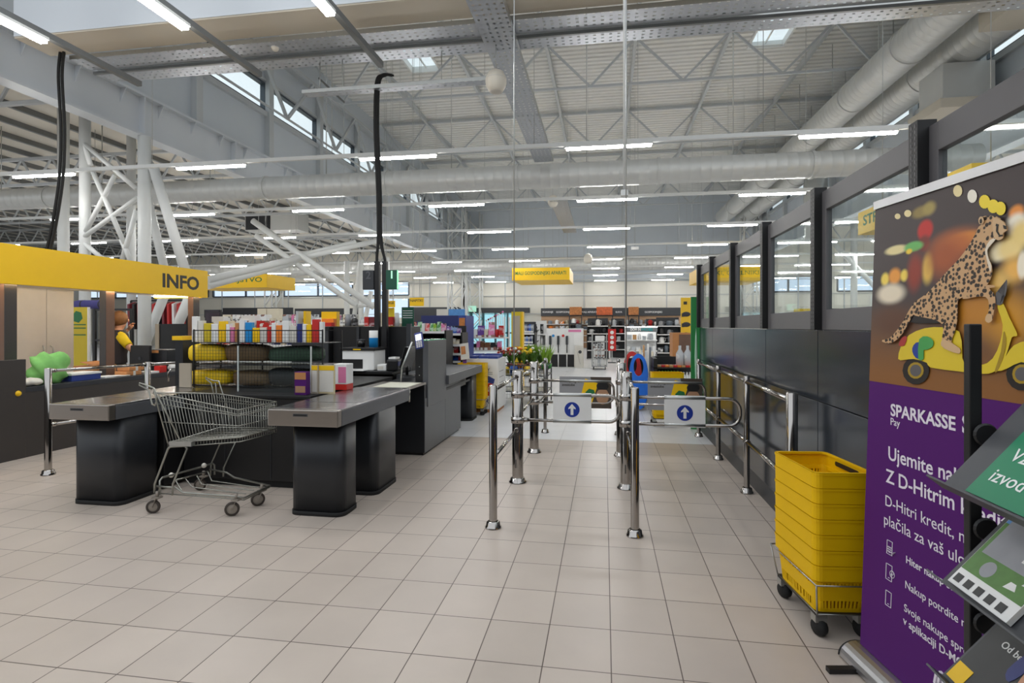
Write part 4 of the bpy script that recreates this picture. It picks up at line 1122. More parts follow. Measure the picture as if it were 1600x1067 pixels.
m.bar(bp(a + .012, z, .0012), bp(a + .018, z - .007, .0012), .003, .001); m.bar(bp(a + .018, z - .007, .0012), bp(a + .03, z + .008, .0012), .003, .001); m.build('phone_check_icon', 'purple_white', pr)
m, a, z = icon(186, 790, .017, .030); m.build('phone_icon', 'purple_white', pr)
a, z = z7(345, 1050); m = MB()
for k in range(3): m.obox(bp(a + k * .018, z + .012 * (k % 2), .001), (.012, .012, .05), Matrix.Rotation(R(15), 3, 'X'))
m.build('bank_emblem', 'purple_white', pr)
mat('alu', (200, 200, 202), 0.3, 0.9)
sl = lift[0]
MB().bar(bp(BL, BT + .005), bp(BW, BT + .005), .02, .035).build('top_clip', 'alu', ru)
P = []
for k in range(13):
    an = R(180 - 15 * k); P.append((.075 * math.cos(an), .012 + .065 * math.sin(an)))
m = MB(); m.ext([bp(-.012, max(.012, z), w) for w, z in P], UD * (BW + .024)); m.build('cassette', 'alu', ru)
for e in (-.018, BW + .012): MB().ext([bp(e, max(.010, z), w * 1.04) for w, z in P], UD * .006).build('end_cap', 'black', ru)
for u in (.10, BW - .1): MB().bar(bp(u, .012, -.02), bp(u, .012, .19), .03, .02).build('foot', 'black', ru)
MB().cyl(bp(BW / 2, .05, -.02), bp(BW / 2, BT, -.012), .008, 10).build('support_rod', 'alu', ru)
# ================================================================ LEAFLET STAND (foreground right)
mat('stand_grey', (74, 76, 80), 0.45, 0.2); mat('leaf_green_sheet', (34, 130, 92), 0.35); mat('sheet_white', (238, 238, 236), 0.35)
mat('cat_sky', (90, 150, 210), .35, 0, .25, 14); mat('cat_house', (150, 152, 158), .35, 0, .12, 20); mat('cat_lawn', (84, 130, 60), .35, 0, .25, 40); mat('cat_dark', (40, 42, 44), .35, 0, .2, 20)
st = thing('leaflet_stand', 'black leaflet stand with tilted grey trays before the purple banner', 'leaflet stand', (.97, 1.66, 0))
MB().box(.955, .985, 1.665, 1.692, 0, 1.505).build('post', 'black', st, bevel=.003)
MB().box(.955, .985, .868, .895, 0, 1.505).build('post', 'black', st, bevel=.003)
for y in (1.68, .88): MB().box(.78, 1.16, y - .03, y + .03, 0, .02).build('foot', 'black', st, bevel=.004)
TA = Vector((.19, 0, .222)); TS = TA.normalized(); TN = Vector((-TS.z, 0, TS.x))
TZ = [1.085, .838, .592]; Y0 = 1.625; TL = .70
def tp(k, u, v, l=0.0): return Vector((.868, Y0 - u, TZ[k])) + TS * v + TN * l
for k in range(3):
    t = MB(); t.ext([tp(k, 0, -.005), tp(k, TL, -.005), tp(k, TL, .295), tp(k, 0, .295)], TN * -.004); o = t.build('tray', 'stand_grey', st)
    t = MB(); t.ext([tp(k, 0, 0), tp(k, TL, 0), tp(k, TL, -.002, .045), tp(k, 0, -.002, .045)], TS * -.005); t.build('lip', 'stand_grey', o)
    t = MB()
    for y in (1.652, .902):
        c = Vector((.985, y, TZ[k] + .13)); t.lathe(c, [(0, .006), (.026, .006), (.03, 0), (.026, -.006), (0, -.006)], 18, False, (0, 1, 0))
    t.build('bracket', 'black', o)
def card(k, u0, u1, v0, v1, m, lift, name, parent=None, lab=None, cat=None):
    t = MB(); t.ext([tp(k, u0, v0, lift), tp(k, u1, v0, lift), tp(k, u1, v1, lift), tp(k, u0, v1, lift)], TN * .0008)
    o = t.build(name, m, parent)
    return tag(o, lab, cat) if lab else o
g = card(0, .085, .40, .012, .27, 'leaf_green_sheet', .003, 'leaflet', None, 'green leaflet sheet in the upper tray of the leaflet stand', 'leaflet')
card(0, .085, .40, .262, .27, 'sheet_white', .0042, 'top_edge', g)
text('Vzemi', .052, 'sheet_white', g, tp(0, .118, .14, .0045), (0, -1, 0), TS, bold=.004, depth=.0003); text('izvod KA', .052, 'sheet_white', g, tp(0, .115, .075, .0045), (0, -1, 0), TS, bold=.004, depth=.0003)
MB().ext([tp(1, .035, .008, .003), tp(1, .245, .008, .003), tp(1, .245, .30, .003), tp(1, .035, .30, .003)], TN * .012).build('catalogue', 'sheet_white')
g = bpy.data.objects['catalogue']; tag(g, 'catalogue with house and lawn cover in the middle tray', 'catalogue')
c1_ = lambda a, b, c, d, m, l, n: card(1, a, b, c, d, m, l, n, g)
c1_(.037, .243, .21, .298, 'cat_sky', .0152, 'cover_sky'); c1_(.037, .243, .055, .21, 'cat_lawn', .0152, 'cover_lawn')
c1_(.05, .243, .115, .26, 'cat_house', .0156, 'cover_house'); c1_(.16, .17, .14, .20, 'sheet_white', .016, 'cover_door'); c1_(.18, .21, .14, .17, 'cat_dark', .016, 'cover_window')
t = MB(); t.lathe(tp(1, .105, .085, .0158), [(0, .0004), (.022, .0004), (.022, 0)], 20, False, TN); t.build('cover_seal', 'cat_house', g)
for a, b in ((.17, .07), (.205, .095)): t = MB(); t.ext([tp(1, a, b, .0158), tp(1, a + .035, b + .004, .0158), tp(1, a + .025, b + .02, .0158), tp(1, a + .008, b + .02, .0158)], TN * .0004); t.build('cover_arrow', 'sheet_white', g)
for i in range(5): c1_(.045 + i * .038, .068 + i * .038, .018, .04, 'cat_dark', .0156, 'cover_logo')
card(1, .285, .44, .008, .20, 'yellow', .003, 'leaflet', None, 'yellow leaflet beside the house catalogue in middle tray', 'leaflet')
for i, (a, v) in enumerate(((.31, .06), (.36, .10))): pass
g = MB().ext([tp(2, .02, .008, .003), tp(2, .24, .008, .003), tp(2, .24, .30, .003), tp(2, .02, .30, .003)], TN * .008).build('catalogue', 'cat_dark')
tag(g, 'dark catalogue with a stooping figure on its cover, lowest tray', 'catalogue')
text('Od besed k', .026, 'sheet_white', g, tp(2, .07, .16, .0115), (0, -1, 0), TS, bold=.01, depth=.0003)
def blob(k, pts, l, m, n, par):
    P = smooth(pts, 3); MB().ext([tp(k, a, b, l) for a, b in P], TN * .0004).build(n, m, par)
blob(2, [(.15, .19), (.17, .25), (.205, .255), (.215, .20), (.20, .15), (.17, .15)], .0114, 'sheet_white', 'cover_shirt', g)
blob(2, [(.165, .15), (.18, .15), (.20, .07), (.185, .06)], .0118, 'skin', 'cover_arm', g); blob(2, [(.175, .25), (.19, .29), (.21, .285), (.205, .25)], .0118, 'skin', 'cover_head', g)
blob(2, [(.14, .19), (.13, .12), (.155, .10), (.165, .15)], .0118, 'tin_navy', 'cover_trousers', g)
card(2, .022, .075, .01, .06, 'yellow', .0114, 'cover_badge', g)
mat('skin', (204, 150, 118), 0.5, 0, .06, 12)
# ================================================================ INFO DESK
mat('desk_brown', (62, 58, 56), 0.45); mat('post_wood', (112, 84, 68), 0.5, 0, .15, 8); mat('cabinet_white', (214, 208, 202), 0.45); mat('soffit_white', (226, 216, 206), .5)
XI = -6.5
t = thing('info_desk', 'dark brown information desk under the yellow INFO fascia', 'counter', (XI - .4, 6.5, 0))
MB().box(XI - .06, XI, 3.6, 5.42, 0, 1.12).build('high_screen', 'desk_brown', t, bevel=.004)
MB().box(XI - .05, XI - .005, 5.42, 9.2, 0, .74).build('front_panel', 'desk_brown', t, bevel=.003)
MB().box(XI - .85, XI, 5.42, 9.2, .74, .80).build('worktop', 'anthracite', t, bevel=.004)
MB().box(XI - .80, XI - .75, 5.5, 9.1, 0, .74).build('back_panel', 'desk_brown', t)
MB().lathe((XI + .002, 5.33, .74), [(0, .02), (.025, .018), (.032, 0)], 16, True, (1, 0, 0)).build('alarm_button', 'yellow', t)
t = thing('info_fascia', 'long yellow fascia lettered INFO above the information desk', 'sign', (-7.4, 6.8, 2.0))
fa = MB().box(-6.86, -6.80, 3.6, 8.78, 1.985, 2.45).build('front_board', 'yellow', t, bevel=.003)
text('INFO', .295, 'dark_text', fa, (-6.799, 8.70 - .95, 2.20), (0, 1, 0), (0, 0, 1), bold=.032, depth=.0008, width=.80)
MB().box(-7.84, -7.80, 3.6, 8.78, 2.03, 2.45).build('back_board', 'yellow', t); MB().box(-7.80, -6.86, 8.72, 8.78, 1.985, 2.45).build('end_board', 'yellow', t)
MB().box(-7.80, -6.86, 3.6, 8.72, 2.03, 2.06).build('soffit', 'soffit_white', t)
MB().box(-6.885, -6.862, 3.6, 8.70, 2.0, 2.028).build('light_strip', 'led_warm', t); MB().box(-7.78, -6.9, 8.68, 8.70, 2.0, 2.028).build('light_strip', 'led_warm', t)
for y in (5.57, 6.93, 8.62):
    p = MB().box(-7.0, -6.90, y - .07, y + .07, .801, 2.03).build('post', 'post_wood', t, bevel=.002)
    if 6 < y < 8: MB().box(-7.0, -6.90, y - .078, y - .0705, .801, 2.03).build('dark_face', 'desk_brown', p)
    else: MB().box(-6.8995, -6.892, y - .07, y + .07, .801, 2.03).build('dark_face', 'desk_brown', p)
# chrome barrier
g = thing('guard_rail', 'chrome barrier between the info desk and rear checkout', 'guard rail', (-5.5, 4.82, 0))
for x, y in ((-5.53, 4.83), (-5.32, 5.85)):
    post(g, x, y, 1.075, .032)
for z in (1.045, .50): hrail(g, (-5.53, 4.86, z), (-5.325, 5.82, z), .016)
for z in (1.045,): hrail(g, (-5.31, 5.88, z), (-5.12, 6.75, z), .016)
m = MB(); m.tube([(-5.26, 6.1, .82), (-5.26, 6.1, .93), (-5.25, 6.13, .97), (-5.17, 6.5, .97)], .010, 8); m.build('bent_guard', 'chrome', g)
# things on the desk
def cloth(name, label, cat, c, r, sc, m, seed, amp=.25, box_=0):
    rnd = random.Random(seed); mb = MB(); mb.ball(c, r, 26, 14, sc)
    ph_ = [(rnd.uniform(3, 8), rnd.uniform(3, 8), rnd.uniform(0, 6)) for _ in range(5)]
    out = []
    for v in mb.v:
        d = Vector(v) - Vector(c); k = 1
        if box_: d = Vector([math.copysign(abs(q / (r * e)) ** box_ * r * e, q) for q, e in zip(d, sc)])
        for a, b, p in ph_: k += amp * .25 * math.sin(a * d.x / r + b * d.z / r + p + b * d.y / r)
        q = Vector(c) + d * k; q.z = max(q.z, c[2] - r * sc[2] * .8); out.append(tuple(q))
    mb.v = out
    return tag(mb.build(name, m), label, cat)
mat('jacket_green', (126, 190, 104), .8, 0, .15, 20); mat('card_brown', (190, 130, 78), .7, 0, .08, 12)
o = cloth('jacket', 'bright green jacket heaped on the information desk', 'jacket', (-6.70, 5.86, .975), .225, (.70, 1.0, .95), 'jacket_green', 12, .22)
o = cloth('folded_cloth', 'pale grey folded cloth under the green jacket', 'cloth', (-6.60, 5.56, .845), .12, (.9, .9, .42), 'off_white', 5, .15)
def bx(name, label, cat, x0, x1, y0, y1, z0, z1, m, group=None, bevel=.004): return tag(MB().box(x0, x1, y0, y1, z0, z1).build(name, m, None, bevel), label, cat, group)
p0 = onx(104, 600, -6.62); 
t = thing('paper_carton', 'blue and white paper carton on the information desk', 'carton', (-6.7, 6.3, .80))
MB().box(-6.86, -6.58, 6.05, 6.46, .801, .875).build('tray', 'carton_blue', t, bevel=.003); MB().box(-6.87, -6.57, 6.04, 6.47, .875, .90).build('lid', 'white', t, bevel=.003)
mat('carton_blue', (46, 66, 140), .5)
for i, (y, h, m, lb) in enumerate(((6.62, .02, 'white', 'white paper sheaf beside the blue carton on desk'), (6.78, .015, 'off_white', 'cream paper sheaf lying near the wrapped bundles'), (7.3, .03, 'white', 'white envelopes lying beside the small red box'))):
    bx('paper_stack', lb, 'paper', -6.75, -6.55, y - .12, y + .12, .801, .801 + h, m)
for i, (y, z, lb) in enumerate(((6.98, .801, 'brown wrapped bundle on the desk, underneath'), (7.02, .862, 'brown wrapped bundle lying on top of another'))):
    t = thing('wrapped_bundle', lb, 'bundle', (-6.66, y, z)); MB().box(-6.76, -6.56, y - .13, y + .13, z, z + .06).build('paper', 'card_brown', t, bevel=.012); MB().box(-6.763, -6.557, y - .02, y + .02, z - .0, z + .062).build('band', 'off_white', t)
bx('red_box', 'small red box on the information desk by the second rail post', 'box', -6.64, -6.54, 7.42, 7.55, .801, .90, 'red_plastic')
mat('red_plastic', (196, 36, 30), .4)
t = thing('mug', 'white mug on the information desk', 'mug', (-6.62, 7.75, .80)); MB().lathe((-6.62, 7.75, .801), [(0, 0), (.04, 0), (.045, .10), (.04, .10), (.036, .01)], 18).build('body', 'white', t); MB().tube([(-6.62, 7.71, .82), (-6.62, 7.67, .84), (-6.62, 7.67, .87), (-6.62, 7.71, .89)], .006, 6).build('handle', 'white', t)
# white cupboard
t = thing('office_cupboard', 'tall pale two-door office cupboard behind the info desk', 'cupboard', (-8.5, 7.2, 0))
MB().box(-8.75, -8.32, 6.78, 7.67, .0, 2.36).build('carcass', 'cabinet_white', t, bevel=.003)
for a, b, hy in ((6.785, 7.222, 7.17), (7.228, 7.665, 7.28)):
    d = MB().box(-8.32, -8.30, a, b, .04, 2.35).build('door', 'cabinet_white', t, bevel=.002)
    k = .015 if hy > 7.2 else -.015
    MB().tube([(-8.30, hy, 1.06), (-8.265, hy + k, 1.08), (-8.265, hy + k, 1.17), (-8.30, hy, 1.20)], .008, 8).build('handle', 'zinc', d)
MB().cyl((-8.29, 7.26, .99), (-8.30, 7.26, .99), .012, 12).build('lock', 'zinc', t)
t = thing('paper_poster', 'tall yellow poster board with green symbol beside pale cupboard', 'poster', (-8.3, 8.6, 0))
a, b = at(116, 480, 8.6), at(138, 480, 8.6)
s_ = MB().box(a.x - .1, b.x, 8.58, 8.62, .0, a.z).build('board', 'poster_ochre', t); mat('poster_ochre', (206, 182, 30), .5)
MB().box(b.x, b.x + .02, 8.58, 8.62, .0, a.z).build('white_edge', 'white', t)
c = at(121, 495, 8.58); MB().lathe(c, [(0, .002), (.11, .002), (.11, 0)], 6, False, (0, -1, 0)).build('symbol', 'green_text', s_)
for dz in (.3, .36, .48): MB().box(a.x - .02, b.x - .03, 8.577, 8.58, a.z - dz - .02, a.z - dz).build('text_line', 'green_text', s_)
t = thing('cardboard_box', 'brown cardboard box on the desk in front of pale cupboard', 'box', (-7.18, 6.95, .8))
MB().box(-7.33, -7.03, 6.76, 7.16, .801, .94).build('carton', 'card_brown', t, bevel=.003)
MB().obox((-7.15, 6.95, .965), (.24, .3, .006), Matrix.Rotation(R(12), 3, 'Y')).build('flap', 'card_brown', t)
c = Vector((-7.03, 7.6, 1.04)); t = thing('monitor', 'black computer screen seen from behind on the info desk', 'monitor', (c.x, c.y, .8)); MB().box(c.x - .17, c.x + .17, 7.58, 7.63, .9, 1.2).build('shell', 'black', t, bevel=.012); MB().box(c.x - .03, c.x + .03, 7.6, 7.63, .81, .9).build('stand', 'black', t); MB().box(c.x - .1, c.x + .1, 7.5, 7.66, .801, .812).build('base', 'black', t); MB().lathe((c.x, 7.577, 1.0), [(0, .004), (.025, .004), (.025, 0)], 14, False, (0, -1, 0)).build('emblem', 'anthracite', t)
c = Vector((-6.86, 7.86, 1.0)); t = thing('grey_till', 'grey box-shaped till between monitor and display rack', 'till', (c.x, c.y, .8)); MB().box(c.x - .2, c.x + .2, 7.7, 8.0, .801, 1.13).build('case', 'pedestal', t, bevel=.01); MB().box(c.x - .2, c.x + .05, 7.695, 7.7, 1.08, 1.12).build('trim_strip', 'card_brown', t)
t = thing('grey_carton', 'dark grey carton beyond the till on the info desk', 'carton', (-6.9, 8.3, .8)); MB().box(-7.1, -6.72, 8.15, 8.42, .801, 1.0).build('case', 'pedestal', t); MB().box(-7.1, -6.72, 8.148, 8.15, .9, .92).build('seam', 'black', t)
t = thing('clothes_rack', 'black frame rack carrying a violet rolled cover', 'rack', (-8.6, 9.3, 0))
a, b = at(148, 470, 9.3), at(206, 470, 9.3)
m = MB()
for x in (a.x, b.x): m.bar((x, 9.3, 0), (x, 9.3, a.z - .15), .05)
for z in (a.z - .17, a.z - .75): m.bar((a.x, 9.3, z), (b.x, 9.3, z), .04)
m.build('frame', 'black', t)
c = at(152, 473, 9.3); t = thing('rolled_cover', 'violet blue rolled fabric cover lying on black rack', 'cover', (c.x, 9.3, c.z))
MB().lathe((at(116, 473, 9.3).x, 9.3, a.z - .07), [(0, 0), (.07, .02), (.085, .1), (.085, .72), (.07, .78), (0, .8)], 18, True, (1, 0, 0)).build('roll', 'violet', t); mat('violet', (66, 62, 130), .6)
for x in (.2, .6): MB().lathe((at(116, 473, 9.3).x, 9.3, a.z - .07), [(.087, x), (.088, x + .03)], 18, True, (1, 0, 0)).build('strap', 'black', t)
# ---------------------------------------------------------------- the person at the desk, back turned
def skin_body(name, parent, verts, edges, m, root=0, sub=1):
    me = bpy.data.meshes.new(name); me.from_pydata([v[0] for v in verts], edges, [])
    o = bpy.data.objects.new(name, me); C.objects.link(o); o.parent = parent; WL[o.name] = Vector()
    md = o.modifiers.new('skin', 'SKIN'); md.use_smooth_shade = True
    for i, v in enumerate(verts):
        r = v[1]; sv = me.skin_vertices[0].data[i]
        sv.radius = r if isinstance(r, tuple) else (r, r); sv.use_root = (i == root)
    sb = o.modifiers.new('sub', 'SUBSURF'); sb.levels = sub; sb.render_levels = sub
    me.materials.append(MATS[m]); return o
pc = at(181, 520, 7.7)
pe = thing('person', 'person in dark vest and yellow top standing with back turned', 'person', (pc.x, 7.7, 0), None, R(-30))
V = [((0, 0, .96), (.15, .11)), ((0, 0, 1.10), (.14, .10)), ((0, .02, 1.26), (.16, .11)), ((0, .03, 1.38), (.10, .08)), ((0, .04, 1.44), .052), ((0, .06, 1.52), .085), ((0, .07, 1.62), .09), ((0, .06, 1.69), .05),
     ((-.18, .02, 1.33), .06), ((-.40, .10, 1.24), .05), ((-.26, .20, 1.40), .036), ((-.22, .24, 1.45), .028),
     ((.18, .02, 1.33), .06), ((.36, .10, 1.14), .05), ((.24, .32, 1.05), .034), ((.20, .38, 1.05), .028),
     ((-.09, 0, .86), .10), ((-.10, .01, .48), .065), ((-.10, -.02, .08), .045), ((-.10, .12, .035), .035), ((.09, 0, .86), .10), ((.10, .01, .48), .065), ((.10, -.02, .08), .045), ((.10, .12, .035), .035)]
E_ = [(0, 1), (1, 2), (2, 3), (3, 4), (4, 5), (5, 6), (6, 7), (3, 8), (8, 9), (9, 10), (10, 11), (3, 12), (12, 13), (13, 14), (14, 15), (0, 16), (16, 17), (17, 18), (18, 19), (0, 20), (20, 21), (21, 22), (22, 23)]
skin_body('body', pe, V, E_, 'skin', 0, 2)
for sx, hand, dirv in ((-1, Vector((-.22, .24, 1.45)), Vector((.35, .3, .6))), (1, Vector((.20, .38, 1.05)), Vector((-.3, .9, .0)))):
    d = dirv.normalized(); sd = d.cross(Vector((0, 0, 1))).normalized()
    m = MB(); m.tube([hand - d * .01, hand + d * .05, hand + d * .085], [.024, .036, .030], 10)
    for i in range(4): f0 = hand + d * .08 + sd * (-.027 + .018 * i); m.tube([f0, f0 + d * (.035 + .006 * (1 - abs(i - 1.5))), f0 + d * .06 + Vector((0, 0, -.02))], [.009, .008, .006], 7)
    th = hand + d * .03 - sd * sx * .03; m.tube([th, th + d * .03 - sd * sx * .02, th + d * .055 - sd * sx * .018], [.011, .010, .007], 7)
    m.build('hand', 'skin', pe, local=True)
mat('vest_dark', (50, 44, 46), .8); mat('shirt_yellow', (226, 196, 20), .75); mat('hair_brown', (128, 88, 52), .65, 0, .3, 60)
def garment(name, prof, m):   # elliptical torso shell
    mb = MB(); n = 24; vs = []
    for z, a, b, oy in prof:
        vs += [(a * math.cos(2 * math.pi * i / n), oy + b * math.sin(2 * math.pi * i / n), z) for i in range(n)]
    fs = [(k * n + i, k * n + (i + 1) % n, (k + 1) * n + (i + 1) % n, (k + 1) * n + i) for k in range(len(prof) - 1) for i in range(n)]
    mb.add(vs, fs, True); return mb.build(name, m, pe, local=True)
garment('vest', [(.92, .20, .15, 0), (1.05, .20, .145, 0), (1.22, .235, .155, .02), (1.36, .24, .14, .02), (1.43, .17, .10, .03), (1.435, .075, .075, .035)], 'vest_dark')
garment('trousers_top', [(.80, .17, .13, 0), (.93, .18, .135, 0)], 'black')
for s in (-1, 1):
    m = MB(); k = ((-.40, .10, 1.24) if s < 0 else (.36, .10, 1.14)); m.tube([(s * .14, .02, 1.36), (s * .19, .02, 1.32), tuple(L(Vector((s * .18, .02, 1.33)), Vector(k), .75))], [.07, .078, .062], 14); m.build('sleeve', 'shirt_yellow', pe, local=True)
    m = MB(); m.tube([(s * .09, 0, .9), (s * .10, .01, .48), (s * .10, -.02, .10)], [.12, .085, .07], 14); m.build('trouser_leg', 'black', pe, local=True)
    m = MB(); m.ball((s * .10, .06, .045), .05, 14, 8, (.9, 2.6, .9)); m.build('shoe', 'black_rubber', pe, local=True)
MB().box(-.12, .12, -.146, -.136, 1.29, 1.35).build('back_badge', 'yellow', pe, local=True)
m = MB(); m.ball((0, .04, 1.615), .122, 18, 12, (1.05, 1.02, 1.05)); m.ball((0, -.07, 1.56), .085, 14, 8, (1.25, .8, 1.2)); m.build('hair', 'hair_brown', pe, local=True)
m = MB()
for s in (-1, 1): m.ball((s * .035, .152, 1.615), .013, 10, 6); m.ball((s * .098, .06, 1.60), .022, 10, 6, (.5, .8, 1.3))
m.build('eyes_and_ears', 'skin', pe, local=True); MB().ball((0, .165, 1.585), .018, 10, 6, (.7, 1, 1.2)).build('nose', 'skin', pe, local=True)
# ================================================================ WIRE DISPLAY RACK WITH YELLOW BAGS
t = thing('wire_display', 'black wire mesh display rack standing behind the trolley', 'display rack', (-3.9, 5.6, .857))
YR = 5.3
x0, x1 = at(290, 560, YR).x, at(522, 560, YR).x; xm = at(372, 560, YR).x
def mesh_panel(mb, xa, xb, za, zb, Y, s=.034, r=.0022):
    x = xa
    while x <= xb + .001: mb.bar((x, Y, za), (x, Y, zb), r); x += s
    z = za
    while z <= zb + .001: mb.bar((xa, Y, z), (xb, Y, z), r); z += s
m = MB(); zt = at(300, 516, YR).z; mesh_panel(m, at(303, 500, YR).x, at(504, 500, YR).x, .87, zt, YR - .02); m.build('front_mesh', 'black', t)
m = MB()
for x in (at(303, 500, YR).x, xm, at(504, 500, YR).x): m.bar((x, YR, .859), (x, YR, zt + .01), .012); m.bar((x, YR + .42, .859), (x, YR + .42, zt), .012)
for z in (.872, zt): m.bar((at(303, 500, YR).x, YR, z), (at(504, 500, YR).x, YR, z), .009); m.bar((at(303, 500, YR).x, YR + .42, z), (at(504, 500, YR).x, YR + .42, z), .009)
m.build('frame', 'black', t)
for z in (at(300, 568, YR).z, at(300, 534, YR).z):
    MB().box(at(303, 500, YR).x, at(504, 500, YR).x, YR, YR + .42, z - .012, z - .006).build('shelf', 'anthracite', t)
MB().box(-4.52, -3.0, 5.62, 6.72, .8575, .8585).build('base_mat', 'black', t) if False else None
mat('bag_yellow', (250, 206, 14), .45, 0, .12, 30); mat('bag_brown', (120, 92, 60), .6, 0, .25, 20)
def bag(x0, x1, z0, z1, Y, m, label, seed, d=.3):
    return cloth('folded_bags', label, 'bag', ((x0 + x1) / 2, Y, (z0 + z1) / 2), 1.0, ((x1 - x0) / 2, d / 2, (z1 - z0) / 2), m, seed, .16, .55)
P2 = lambda x, y: at(x, y, YR + .2) if y == 0 else at(300, y, YR)
bag(P2(305, 0).x, P2(362, 0).x, P2(0, 567).z, P2(0, 538).z, YR + .2, 'bag_yellow', 'bulging yellow shopping bag on upper shelf of wire display', 1)
bag(P2(300, 0).x, P2(370, 0).x, P2(0, 604).z, P2(0, 578).z, YR + .2, 'bag_yellow', 'flat yellow shopping bag on lower shelf of wire display', 2)
bag(P2(360, 0).x, P2(424, 0).x, P2(0, 567).z, P2(0, 538).z, YR + .22, 'bag_brown', 'brown paper bags on upper shelf of wire display', 3)
bag(P2(374, 0).x, P2(428, 0).x, P2(0, 604).z, P2(0, 580).z, YR + .22, 'bag_brown', 'brown paper bags on lower shelf of wire display', 4)
mat('bag_green', (60, 86, 66), .6, 0, .5, 24); mat('bag_black', (46, 48, 50), .5, 0, .4, 30)
bag(P2(424, 0).x, P2(500, 0).x, P2(0, 567).z, P2(0, 540).z, YR + .22, 'bag_green', 'dark green patterned bags on upper shelf of wire display', 5)
bag(P2(428, 0).x, P2(498, 0).x, P2(0, 604).z, P2(0, 574).z, YR + .22, 'bag_black', 'black and grey bags on lower shelf of wire display', 6)
# top shelf of the rack: leaflets and cards
rnd = random.Random(11)
colr = ['white', 'off_white', 'poster_ochre', 'white', 'yellow', 'sheet_white', 'pink', 'card_brown', 'white', 'tin_blue', 'yellow', 'off_white', 'red_plastic', 'white', 'orange', 'white', 'off_white', 'tin_navy', 'white', 'yellow', 'bk_red', 'white']
cname = dict(white='white', off_white='cream', poster_ochre='ochre', yellow='yellow', sheet_white='bright white', pink='pink', card_brown='tan', tin_blue='blue', red_plastic='red', orange='orange', tin_navy='navy', bk_red='crimson')
mat('pink', (214, 120, 160), .5); mat('orange', (232, 130, 40), .5)
xx = 306
for k, cm in enumerate(colr):
    w = rnd.choice((6, 7, 8, 9, 11)); a, b = P2(xx, 0).x, P2(xx + w, 0).x; zb_ = P2(0, 534).z - .004; hh = rnd.uniform(.15, .24) * (1.2 if k < 3 else 1)
    o = MB().obox(((a + b) / 2, YR + .16, zb_ + hh / 2), (b - a - .006, .05, hh), Matrix.Rotation(R(0), 3, 'X')).build('leaflet_pack', cm, None, .003)
    tag(o, '%s leaflet pack on top of wire display, %s from left' % (cname[cm], ['first', 'second', 'third', 'fourth', 'fifth', 'sixth', 'seventh', 'eighth', 'ninth', 'tenth', 'eleventh', 'twelfth', 'thirteenth', 'fourteenth', 'fifteenth', 'sixteenth', 'seventeenth', 'eighteenth', 'nineteenth', 'twentieth', 'twenty-first', 'twenty-second'][k]), 'leaflets', 'leaflet packs on top of the wire display')
    xx += w + .4
# acrylic screen, tan board, end panels
t = thing('acrylic_screen', 'clear acrylic screen standing in front of wire display', 'screen', (-3.6, 5.0, .857))
a, b = at(372, 600, 5.0), at(486, 600, 5.0)
MB().box(a.x, b.x, 4.997, 5.003, .858, at(0, 538, 5.0).z).build('sheet', 'glass_clear', t)
m = MB()
for x in (a.x, b.x): m.box(x - .005, x + .005, 4.994, 5.006, .858, at(0, 538, 5.0).z)
m.build('edge', 'acrylic_edge', t); mat('acrylic_edge', (214, 220, 216), .2)
a, b = at(281, 580, 5.2), at(299, 580, 5.2)
t = thing('tan_board', 'plain tan board standing at left end of wire display', 'board', (a.x, 5.2, .857)); MB().box(a.x, b.x, 5.19, 5.21, .858, at(0, 564, 5.2).z).build('sheet', 'tan_card', t); MB().box(a.x, b.x, 5.19, 5.24, .8575, .862).build('foot', 'tan_card', t)
mat('tan_card', (176, 164, 146), .6)
a, b = at(276, 560, 5.42), at(288, 560, 5.42)
t = thing('grey_display', 'grey carton display with yellow top left of the wire rack', 'display', (a.x, 5.42, .857)); MB().box(a.x, b.x, 5.40, 5.6, .858, at(0, 530, 5.42).z).build('case', 'pedestal', t); MB().box(a.x - .03, b.x, 5.39, 5.6, at(0, 530, 5.42).z, at(0, 524, 5.42).z).build('top', 'yellow', t)
# leaflet box and framed notice on the near counter edge
c = at(472, 600, 4.86)
t = thing('snack_box', 'purple and tan printed box at the corner of near worktop', 'box', (c.x, 4.86, .857)); MB().box(c.x - .06, c.x + .06, 4.83, 4.90, .858, c.z + .115).build('carton', 'purple', t, bevel=.003); MB().box(c.x - .055, c.x + .055, 4.827, 4.83, c.z + .045, c.z + .11).build('picture', 'card_brown', t); MB().box(c.x - .05, c.x + .05, 4.827, 4.83, .88, .94).build('caption', 'poster_tan', t)
for k, (xa, xb, lb) in enumerate(((486, 497, 'narrow tan framed notice beside the white framed notice'), (497, 523, 'white framed notice with yellow header on near counter'))):
    Y = 4.94 + .02 * k; a, b = at(xa, 600, Y), at(xb, 600, Y)
    t = thing('framed_notice', lb, 'notice', (a.x, Y, .857)); zt = at(0, 564, Y).z
    MB().box(a.x, b.x, Y, Y + .012, .858, zt).build('frame', 'tan_card' if k == 0 else 'wood_pale', t)
    MB().box(a.x + .012, b.x - .012, Y - .003, Y, .875, zt - .055).build('sheet', 'off_white', t); MB().box(a.x + .006, b.x - .006, Y - .003, Y, zt - .05, zt - .008).build('header', 'yellow', t)
mat('wood_pale', (206, 190, 150), .5)
a, b = at(525, 600, 5.3), at(545, 600, 5.3)
t = thing('donation_box', 'white and red charity box on the counter by notice', 'box', (a.x, 5.3, .857)); MB().box(a.x, b.x, 5.25, 5.4, .8585, at(0, 590, 5.3).z).build('lower', 'red_plastic', t, bevel=.004); MB().box(a.x, b.x, 5.25, 5.4, at(0, 590, 5.3).z, at(0, 562, 5.3).z).build('upper', 'white', t, bevel=.004); MB().box(a.x + .05, b.x - .006, 5.247, 5.25, at(0, 588, 5.3).z, at(0, 566, 5.3).z).build('print', 'pink', t)
